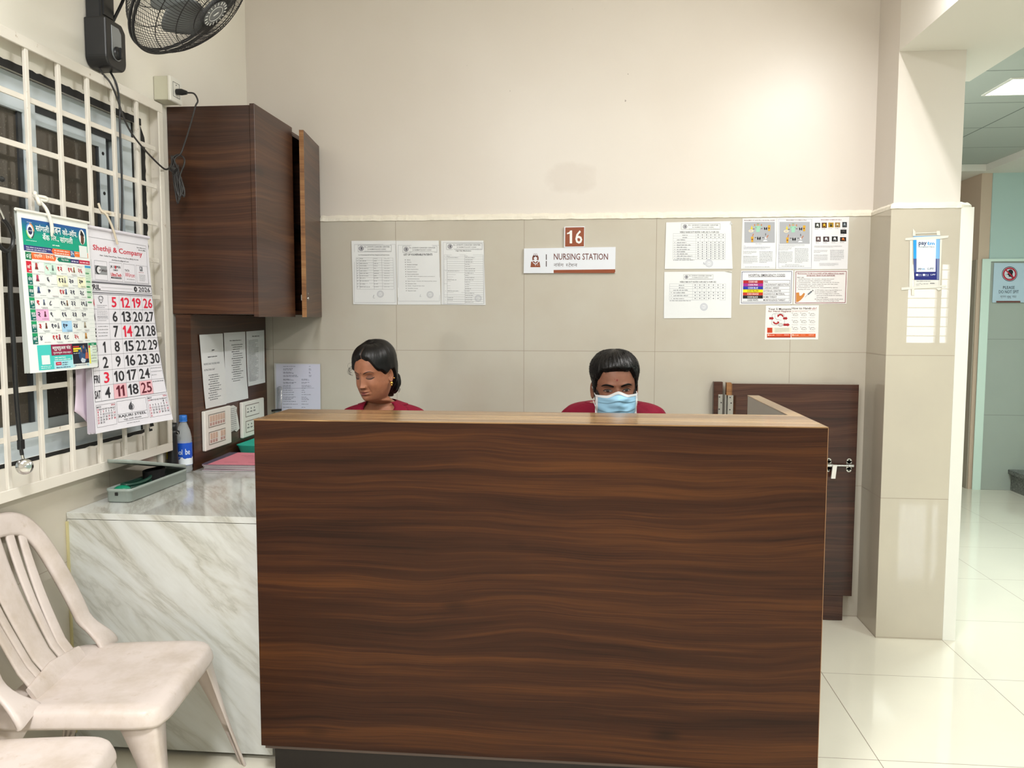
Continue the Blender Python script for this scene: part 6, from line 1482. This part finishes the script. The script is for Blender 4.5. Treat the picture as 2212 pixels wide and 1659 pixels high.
# ---- the man in a mask
P = Person(.084, 2.877, 1.129, yaw=math.radians(4.3), pitch=math.radians(4.9), roll=math.radians(-2.3), scale=.977, dy=.17, dz=.142)
man = thing('person', 'short-haired person in a light blue surgical mask and maroon shirt behind the counter', 'person', (P.c.x, P.c.y, 0))
SK = skinmat('brown_skin', (132, 88, 68)); body = MB(); P.head_mesh(body, 0); P.ear(body, -1); P.ear(body, 1)
SKD = mat('shaded_lid_skin', (84, 52, 40), .5); EYEW_GLINT = mat('eye_white_and_glint', (128, 112, 104), .15); IRIS = mat('dark_iris', (24, 14, 10), .1); LIPM = mat('lip_brown', (120, 66, 60), .45)
for sd in (-1, 1):
    c = .0315 * sd
    alm = [(c - .0135, -.0015), (c - .009, .0018), (c - .003, .0034), (c + .003, .0034), (c + .009, .0018), (c + .0135, -.0008), (c + .009, -.0032), (c + .003, -.0044), (c - .003, -.0044), (c - .009, -.0032)]
    P.patch(body, [(a * 1.0 + (a - c) * .22, b * 1.8 + .0008) for a, b in alm], 1, .0004)
    alm = [(a, b * .72 - .0006) for a, b in alm]
    P.patch(body, alm, 2, .0009)
    P.patch(body, [(c + .0058 * math.cos(t), -.0008 + .0030 * math.sin(t)) for t in [2 * PI * k / 14 for k in range(14)]], 3, .0013)
    P.patch(body, [(c - .0016 + .0007 * math.cos(t), .0006 + .0006 * math.sin(t)) for t in [2 * PI * k / 8 for k in range(8)]], 2, .0018)  # small pale dot paints a light glint on the iris
    P.band(body, [(c - .0150, -.0012), (c - .008, .0024), (c, .0034), (c + .008, .0024), (c + .0150, -.0008)], [.0006, .0012, .0013, .0012, .0005], 3, .0012)
P.patch(body, [(-.0005 + .0028 * math.cos(t), .038 + .0034 * math.sin(t)) for t in [2 * PI * k / 12 for k in range(12)]], 4, .0006)
P.patch(body, [(-.0085 + .0013 * math.cos(t), .041 + .0012 * math.sin(t)) for t in [2 * PI * k / 8 for k in range(8)]], 4, .0006)
arms = limbs(P, body, 0)
obj('body', body, [SK, SKD, EYEW_GLINT, IRIS, mat('red_mark', (110, 22, 24), .6)], man)
# brows
br = MB()
for sd in (-1, 1):
    P.band(br, [(sd * .0125, .0150), (sd * .024, .0190), (sd * .036, .0212), (sd * .046, .0185), (sd * .0525, .0145)], [.0026, .0036, .0034, .0024, .0006], 0, .0004)
obj('eyebrow', br, HAIR, man)
def zh_m(th):
    a = abs(th)
    if a < .62: return .064 + .002 * math.cos(th * 5)
    if a < .95: return .064 - .030 * ss(.62, .95, a)
    if a < 1.15: return .034 - .030 * ss(.95, 1.12, a)
    if a < 1.48: return .004 - .026 * ss(1.15, 1.25, a)
    if a < 1.95: return -.022 + .042 * ss(1.42, 1.56, a) - .062 * ss(1.75, 1.95, a)
    return -.042 - .034 * ss(1.95, 2.4, a)
def th_m(th, z):
    a = abs(th); base = .0075 + .0115 * ss(.015, .085, z) + .003 * ss(.6, 0, a) * ss(.05, .09, z)
    q = ss(-.001, .010, z - zh_m(th)); jag = .0022 * noise.noise(Vector((th * 17, z * 26, 2))) + .0012 * noise.noise(Vector((th * 48, z * 60, 5)))
    return -.002 + (base + jag) * q
hm = MB(); P.shell(hm, th_m, 0, N=220, keep=lambda th, z: z > zh_m(th) - .002)
rg = random.Random(3)
for k in range(3600):      # short tufts
    th = rg.uniform(-PI, PI); z = rg.uniform(-.02, .116)
    if z < zh_m(th) + .003: continue
    t0 = th_m(th, z); a = P.T(P.ringpt(th, z, t0 - .002, False)); dth = rg.uniform(-.09, .13); dz = rg.uniform(-.007, .002)
    b = P.T(P.ringpt(th + dth * .5, min(.1175, z + dz * .5), th_m(th, z) + .0007, False)); c = P.T(P.ringpt(th + dth, min(.1175, z + dz), th_m(th + dth, min(.1175, z + dz)) + rg.uniform(.0001, .0011), False))
    hm.tube([a, b, c], [.0006, .0005, .0002], 0, 3)
obj('hair', hm, HAIR, man)
# beard along the jaw
bd = MB()
def bt(th, z): return .0005 + .0030 * ss(.62, .95, abs(th)) * ss(.02, -.03, z) * ss(1.62, 1.45, abs(th)) + .0008 * noise.noise(Vector((th * 60, z * 200, 1)))
P.shell(bd, bt, 0, zs=[.002 - .003 * k for k in range(42)], N=200, keep=lambda th, z: .66 < abs(th) < 1.50 - .25 * ss(-.06, -.11, z) and z > -.118 and z < -.002 - .030 * ss(1.10, .70, abs(th)), ft=False)
bd.f.pop(); bd.m.pop(); bd.sm.pop()
obj('beard', bd, mat('beard_black', (26, 20, 18), .7), man)
# surgical mask
MASK = mat('mask_blue', (158, 204, 232), .7, spec=.2); MASKW = mat('mask_white', (236, 238, 240), .7, spec=.2)
def mk(u, v, o=0):
    x = (u - .5) * .146; ax = abs(x) / .073
    zt_ = .004 - .014 * ss(.0, .55, ax) - .006 * ax; zb_ = -.124 + .010 * ax
    z = zt_ + (zb_ - zt_) * v
    Wd = tab(z, 3) + .014; q = min(.97, abs(x) / Wd)
    Fm = (tab(max(-.1, z), 1) + .012 * (1 - ax ** 2)) * math.sqrt(1 - q * q) + .017 * math.exp(-(ax / .42) ** 2) * ss(-.10, -.03, z) * (1 - .35 * ss(-.03, -.008, z)) + .005
    face = -P.local(x, z).y * 0
    sw = (v * 3.4) % 1.0
    pl_ = .0030 * (ss(0, .8, sw) - ss(.84, 1, sw)) * ss(1, .8, ax) * ss(.05, .15, v) + .0006 * math.sin(v * PI * 7) * ss(1.0, .7, ax) * ss(0, .12, v) + .0030 * noise.noise(Vector((x * 40, z * 60, 3))) * ss(0, .1, v) + .0030 * math.sin(v * PI * 3 + abs(x) * 60) * ss(.15, .6, ax) * ss(.05, .3, v)
    yy = max(Fm, tab(z, 1) * math.sqrt(1 - q * q) + P.feat(x, z) + .0012)
    return P.T(Vector((x, -yy - pl_ - o, z)))
mm = MB(); mm.grid(lambda u, v: mk(.035 + .93 * u, .055 + .945 * v), 60, 110)
mk_o = obj('surgical_mask', mm, MASK, man)
wb = MB(); wb.grid(lambda u, v: mk(u, .080 * v, .0014), 60, 5); wb.grid(lambda u, v: mk(.05 * u, v, .0012), 5, 50); wb.grid(lambda u, v: mk(.95 + .05 * u, v, .0012), 5, 50)
obj('mask_border', wb, MASKW, mk_o)
lp = MB()
for sd in (-1, 1):
    u = 0 if sd < 0 else 1
    lp.tube(smooth_pts([mk(u, .03, .001), P.T(Vector((sd * .0735, -.022, -.016))), P.T(Vector((sd * .0795, -.002, .004)))]), .0012, n=6)
    lp.tube(smooth_pts([mk(u, .97, .001), P.T(Vector((sd * .066, -.01, -.085))), P.T(Vector((sd * .076, .014, -.050)))]), .0012, n=6)
obj('ear_loop', lp, MASKW, mk_o)
def collar_m(mb):
    def f(u, v):
        th = -PI + .30 + u * (2 * PI - .60) + PI
        th = (th + PI) % (2 * PI) - PI
        z = -.190 - .004 + .034 * v * (1 - .5 * abs(math.cos(th / 2))) 
        return P.T(P.ringpt(th, -.206 + .050 * v, .0135 + .003 * math.sin(PI * v), False))
    mb.grid(f, 60, 5)
def sf(th, z): return .010 + (.009 * noise.noise(Vector((th * 3.5, z * 26, 4))) + .004 * noise.noise(Vector((th * 9, z * 60, 8)))) * ss(-.20, -.25, z) + .006 * ss(-.21, -.26, z)
clothes(P, man, arms, sf, collar_m); legs(P, man, body)

# ---- the woman looking down
P = Person(-.780, 2.975, 1.1640, yaw=math.radians(-21), pitch=math.radians(9), roll=math.radians(-1.5), scale=.830, fem=True, dy=.085, dz=.070); P.bs = .90
wom = thing('person', 'person with black hair tied in a low bun looking down, gold earrings and maroon shirt', 'person', (P.c.x, P.c.y, 0))
SK = skinmat('warm_brown_skin', (160, 106, 79), .45); body = MB(); P.head_mesh(body, 0); P.ear(body, -1); P.ear(body, 1)
SKD = mat('lid_brown', (116, 74, 57), .5); LIPM = mat('lip_rose', (128, 66, 64), .4); NOST = mat('nostril_dark', (60, 30, 24), .7); DARK = mat('lash_black', (20, 14, 14), .6)
for sd in (-1, 1):
    c = .0315 * sd
    lid = [(c + sd * .0155, -.0035), (c + sd * .011, .0035), (c + sd * .003, .0070), (c - sd * .006, .0062), (c - sd * .0130, .0008), (c - sd * .0145, -.0040), (c - sd * .006, -.0078), (c + sd * .004, -.0088), (c + sd * .012, -.0062)]
    P.patch(body, lid, 1, .0004)
    P.band(body, [(c + sd * .0185, -.0020), (c + sd * .012, -.0062), (c + sd * .004, -.0090), (c - sd * .006, -.0080), (c - sd * .0140, -.0040)], [.0007, .0018, .0021, .0017, .0008], 4, .0006)
    P.band(body, [(c + sd * .015, .0020), (c + sd * .008, .0066), (c - sd * .002, .0080), (c - sd * .012, .0040)], [.0003, .0005, .0005, .0002], 3, .0002)
    P.patch(body, [(sd * .0075 + .0040 * math.cos(t), -.0505 + .0020 * math.sin(t)) for t in [2 * PI * k / 10 for k in range(10)]], 3, .0006)
zl = lambda x: -.0685 + .0006 * (x / .02) ** 2
up = [(-.0235, zl(.0235)), (-.014, -.0655), (-.005, -.0618), (0, -.0632), (.005, -.0618), (.014, -.0655), (.0235, zl(.0235)), (.012, zl(.012) - .0002), (0, zl(0) - .0002), (-.012, zl(.012) - .0002)]
lo = [(-.0235, zl(.0235)), (-.012, zl(.012) - .0004), (0, zl(0) - .0004), (.012, zl(.012) - .0004), (.0235, zl(.0235)), (.014, -.0765), (.005, -.0795), (-.005, -.0795), (-.014, -.0765)]
P.patch(body, up, 2, .0005); P.patch(body, lo, 2, .0005)
P.band(body, [(-.0230, zl(.0225) + .0006), (-.01, zl(.01)), (0, zl(0)), (.01, zl(.01)), (.0230, zl(.0225) + .0006)], [.0004, .0007, .0007, .0007, .0004], 3, .0006)
P.patch(body, [(.0016 * math.cos(t), .020 + .0017 * math.sin(t)) for t in [2 * PI * k / 10 for k in range(10)]], 4, .0006)
arms = limbs(P, body, 0)
obj('body', body, [SK, SKD, LIPM, NOST, DARK], wom)
br = MB()
for sd in (-1, 1):
    P.band(br, [(sd * .0125, .0155), (sd * .022, .0205), (sd * .034, .0240), (sd * .044, .0215), (sd * .051, .0150)], [.0013, .0017, .0015, .0010, .0003], 0, .0002)
obj('eyebrow', br, HAIR, wom)
def zh_w(th):
    a = abs(th)
    if a < .40: return .077 - .010 * ss(0, .40, a)
    if a < 1.05: return .067 - .051 * ss(.40, 1.05, a)
    if a < 1.45: return .016 - .020 * ss(1.05, 1.40, a)
    if a < 1.80: return -.004 + .012 * ss(1.45, 1.60, a)
    return .008 - .110 * ss(1.80, 2.3, a)
def th_w(th, z):
    a = abs(th); q = ss(-.001, .013, z - zh_w(th))
    base = .0105 + .010 * ss(.04, .11, z) + .003 * ss(.5, 1.3, a) + .013 * ss(1.3, 2.4, a) * ss(-.09, -.02, z) - .005 * G(a * tab(z, 3), .0035) * (1 if a < 1.4 else 0)
    return -.002 + (base + .0010 * noise.noise(Vector((a * 40 - z * 90, z * 20, 3))) + .0012 * noise.noise(Vector((th * 5, z * 24, 7)))) * q
hw = MB(); P.shell(hw, th_w, 0, N=260, keep=lambda th, z: z > zh_w(th) - .002)
def bun(u, v):
    a, b = 2 * PI * u, PI * v; r = 1 + .10 * noise.noise(Vector((math.cos(a) * 2, b * 3, math.sin(a) * 2))) + .035 * math.sin(a * 9 + b * 3)
    return P.T(Vector((.012 + .052 * math.sin(b) * math.cos(a) * r, .092 + .040 * math.sin(b) * math.sin(a) * r, -.058 + .062 * math.cos(b) * r)))
hw.grid(bun, 48, 26)
def tail(u, v):
    a = 2 * PI * u; w = .030 * (1 - .5 * v); return P.T(Vector((.006 + w * math.cos(a), .080 + .8 * w * math.sin(a) + .004 * v, -.095 - .045 * v)))
hw.grid(tail, 20, 6)
rg = random.Random(9)
for k in range(12):
    y = rg.uniform(-.07, -.05); z = rg.uniform(.01, .045); r = rg.uniform(.010, .018)
    hw.tube(smooth_pts([P.T(Vector((-.074, y + .02, z + .014))), P.T(Vector((-.078 - r * .6, y, z + .012))), P.T(Vector((-.077 - r * .7, y - .004, z - r * .4))), P.T(Vector((-.075 - r * .1, y, z - r * .8)))], 4), .00035, n=4)
for k in range(3):
    hw.tube(smooth_pts([P.T(Vector((.03, .09, -.09))), P.T(Vector((.035, .125 + .004 * k, -.10))), P.T(Vector((.03, .12, -.118 - .003 * k)))], 4), .0004, n=4)
ho = obj('hair', hw, HAIR, wom)
pt_ = MB()
pt_.tube([P.T(P.ringpt(0, z, th_w(0, z) + .0004, False)) for z in [.0725, .078, .084, .090, .096, .102, .108]], [.0009, .0011, .0011, .0010, .0009, .0008, .0004], 0, 6)
obj('hair_parting', pt_, mat('scalp', (112, 84, 70), .6), ho)
ERM = mat('gold', (226, 178, 92), .22, 1.0); e_ = MB()
e1 = P.T(Vector((.0865, -.001, -.044))); e2 = P.T(Vector((.089, .020, -.026)))
e_.lathe([(0, -.0062), (.0044, -.0044), (.0062, 0), (.0044, .0044), (0, .0062)], e1, (0, 0, 1), 16).lathe([(0, -.003), (.002, -.002), (.003, 0), (.002, .002), (0, .003)], e2, (0, 0, 1), 12).lathe([(0, -.0045), (.003, -.003), (.0042, 0), (.003, .003), (0, .0045)], e1 - Vector((0, 0, .007)), (0, 0, 1), 12)
obj('earring', e_, ERM, wom)
nr = MB(); q = P.local(.0165, -.0400, .0006)
nr.lathe([(.0012, 0), (.0016, .0006), (0, .0012)], q, (q - P.T(Vector((0, 0, -.04)))), 10); obj('nose_stud', nr, ERM, wom)
def collar_w(mb):
    def f(u, v):
        th = 1.0 + u * (2 * PI - 2.0)
        th = th if th <= PI else th - 2 * PI
        return P.T(P.ringpt(th, -.205 + .040 * v, .014 - .003 * v + .006 * math.sin(v * PI), False))
    mb.grid(f, 60, 6)
    for sd in (-1, 1):     # lapels
        mb.grid(lambda u, v, sd=sd: P.T(P.ringpt(sd * (1.02 - .95 * u + .28 * v), -.172 - .085 * u - .018 * v, .014 + .006 * math.sin(PI * v), False)), 10, 5)
clothes(P, wom, arms, lambda th, z: .008 + .005 * noise.noise(Vector((th * 2.2, z * 16, 9))) + .004 * ss(-.21, -.26, z), collar_w, 1.1); legs(P, wom, body)
# ================================================================= PLASTIC CHAIRS
CH = mat('dusty_pink_plastic', (214, 200, 192), .36, spec=.4); _t = NT(CH); _p = _t.n('ShaderNodeTexCoord').outputs['Object']
_n = _t.noise(_p, 7, 5, .65); _c = _t.mix(_t.ramp(_n, [(.42, (0, 0, 0)), (.68, (255, 255, 255))]), (205, 193, 187), (186, 172, 160))
_n2 = _t.noise(_p, 26, 5, .7); _c = _t.mix(_t.ramp(_n2, [(.60, (0, 0, 0)), (.74, (200, 200, 200))]), _c, (176, 158, 140)); _t.l(_c, _t.b.inputs['Base Color'])
_t.bump(_n2, .05, .002)
def ribbon(mb, pts, wid, nor, w, th, n=12):
    """rounded strap along pts; wid/nor: width and thickness directions per point"""
    rings = []
    for p, a, b, ww, tt in zip(pts, wid, nor, w, th):
        R = []
        for k in range(n):
            t = 2 * PI * k / n; c, s_ = math.cos(t), math.sin(t)
            R.append(p + a * (ww / 2 * math.copysign(abs(c) ** .45, c)) + b * (tt / 2 * math.copysign(abs(s_) ** .6, s_)))
        rings.append(R)
    mb.ring_loft(rings, 0, True, True, True)
def make_chair(label, loc, rotz):
    """front of the chair towards +x, origin on the floor below the seat centre"""
    t = thing('plastic_chair', label, 'chair', loc, 'pink plastic chairs by the marble desk', rotz)
    SH, SD, SW = .420, .205, .228            # seat height, half depth, half width at the front
    def hw(x): return SW - .018 * (1 - (x + SD) / (2 * SD)) 
    def seat(u, v):
        # u round the rim, v from centre outwards and over the edge
        a = 2 * PI * u; c, s_ = math.cos(a), math.sin(a); e = .26
        X = math.copysign(abs(c) ** e, c); Y = math.copysign(abs(s_) ** e, s_)
        vv = min(1, v / .84); x = X * SD * vv; y = Y * hw(x) * vv
        z = SH - .016 * (1 - (vv) ** 2.2) - .010 * ss(.1, -.2, x) * (1 - vv ** 3) + .002 * math.cos(x * 10)
        z -= .010 * ss(.80, 1.0, vv) ** 2
        if v > .84:
            k = (v - .84) / .16; cor = (abs(c) ** e * abs(s_) ** e) ** 6
            drop = (.036 + .050 * ss(.25, .9, cor)) * k
            x += X * .010 * math.sin(k * PI / 2); y += Y * .010 * math.sin(k * PI / 2); z -= .003 + drop
        return Vector((x, y, z))
    mb = MB(); N, M = 120, 34
    V = [seat(i / N, j / M) for i in range(N) for j in range(M + 1)]
    mb.add(V, [(i * (M + 1) + j, ((i + 1) % N) * (M + 1) + j, ((i + 1) % N) * (M + 1) + j + 1, i * (M + 1) + j + 1) for i in range(N) for j in range(M)], 0, True)
    obj('seat', mb, CH, t, local=True, solid=.004)
    for sx in (1, -1):
        for sy in (1, -1):
            mb = MB(); top = Vector((sx * (SD - .022), sy * (hw(sx * SD) - .022), SH - .035)); bot = Vector((sx * (SD + (.060 if sx > 0 else .065)), sy * (hw(0) + .045), .0))
            n = 16; pts = [top.lerp(bot, k / n) + Vector((-sx * .008 * math.sin(PI * k / n), 0, 0)) for k in range(n + 1)]
            # angle-section leg: two tapering webs joined at the outer corner
            ax = Vector((sx, 0, 0)); ay = Vector((0, sy, 0)); rings = []
            for k, p in enumerate(pts):
                f = 1 - k / n; L = .020 + .060 * f ** 2.6 + .014 * f; th = .005
                L2 = .018 + .040 * f ** 2.6 + .012 * f
                r_ = .010
                o_ = p + ax * .012 + ay * .012
                R = [o_ - ay * L2, o_ - ay * L2 * .5, o_ - ay * r_, o_ - ax * .003 - ay * .003, o_ - ax * r_, o_ - ax * L * .5, o_ - ax * L,
                     o_ - ax * L - ay * th, o_ - ax * L * .5 - ay * th, o_ - ax * (r_ + th) - ay * th, o_ - ax * th - ay * (r_ + th), o_ - ax * th - ay * L2 * .5, o_ - ax * th - ay * L2]
                rings.append(R)
            mb.ring_loft(rings, 0, True, True, True); obj('leg', mb, CH, t, local=True)
    # back: arch frame
    def BP(y, h):      # y across, h 0..1 up the back, gentle lean and dish
        x = -SD + .055 - .150 * max(0, h) ** 1.15 - .045 * h * (0) - .030 * (1 - (y / .23) ** 2) * max(0, math.sin(PI * min(1, h * .9))) ** .8
        return Vector((x, y, SH - .012 + .412 * h))
    def bn(y, h): 
        a = BP(y, h + .01) - BP(y, h - .01); b = BP(y + .01, h) - BP(y - .01, h); return b.cross(a).normalized()
    path = [(.222, .0), (.226, .06), (.226, .16), (.222, .32), (.214, .50), (.202, .68), (.186, .80), (.160, .885), (.118, .935), (.062, .958), (0, .965)]
    path = path + [(-y, h) for y, h in path[-2::-1]]
    P2 = smooth_pts([(a, b * .40, 0) for a, b in path], 4); P2 = [(p.x, p.y / .40) for p in P2]
    pts = [BP(y, h) for y, h in P2]; wid = []; nor = []; w = []
    for i in range(len(P2)):
        tg = (pts[min(i + 1, len(pts) - 1)] - pts[max(0, i - 1)]).normalized(); n_ = bn(*P2[i]); wd = tg.cross(n_).normalized(); wid.append(wd); nor.append(n_)
        f = abs(P2[i][1]); w.append(.060 + .006 * ss(.70, .95, f) + .045 * ss(.14, .0, f))
    # flare at the seat: rail foot leans forward onto the seat side
    for i, (y, h) in enumerate(P2):
        k = ss(.20, .0, h); pts[i] = pts[i] + Vector((.050 * k, 0, -.004 * k))
    mb = MB(); ribbon(mb, pts, wid, nor, w, [.018] * len(pts)); obj('back_frame', mb, CH, t, local=True)
    # slats fanning out from the seat
    slats = [(-.136, -.098, .028, .044), (-.090, -.062, .034, .028), (0, 0, .104, .080), (.090, .062, .034, .028), (.136, .098, .028, .044)]
    for k, (yt, yb, wt, wb) in enumerate(slats):
        ht = .925 - .9 * yt ** 2 * 4
        pts = []; wid = []; nor = []; w = []
        for j in range(15):
            f = j / 14; h = .02 + (ht - .02) * f; y = yb + (yt - yb) * f ** 1.3
            p = BP(y, h) + Vector((.012 * ss(.15, 0, f), 0, 0)); n_ = bn(y, h); a = (BP(y, h + .01) - BP(y, h - .01)).normalized()
            pts.append(p); wid.append(a.cross(n_).normalized()); nor.append(n_); w.append(wb + (wt - wb) * f)
        mb = MB(); ribbon(mb, pts, wid, nor, w, [.009] * 15)
        if k == 2:
            pass
        obj('slat', mb, CH, t, local=True)
    # foot of the back where slats meet the seat
    pts = []; wid = []; nor = []; w = []
    for j in range(13):
        y = -.135 + .27 * j / 12; h = .035; p = BP(y, h) + Vector((.020, 0, -.006)); n_ = bn(y, h); pts.append(p); nor.append((n_ + Vector((.3, 0, .5))).normalized()); wid.append(Vector((-.55, 0, .83)).normalized()); w.append(.075 - .03 * abs(y) / .135)
    mb = MB(); ribbon(mb, pts, wid, nor, w, [.010] * 13); obj('back_foot', mb, CH, t, local=True)
    return t
make_chair('dusty pink plastic chair standing against the marble desk, seat fully in view', (-1.272, 2.036, 0), math.radians(8.5))
make_chair('dusty pink plastic chair in the bottom left corner, only its seat corner in view', (-1.235, 1.475, 0), math.radians(8.5))
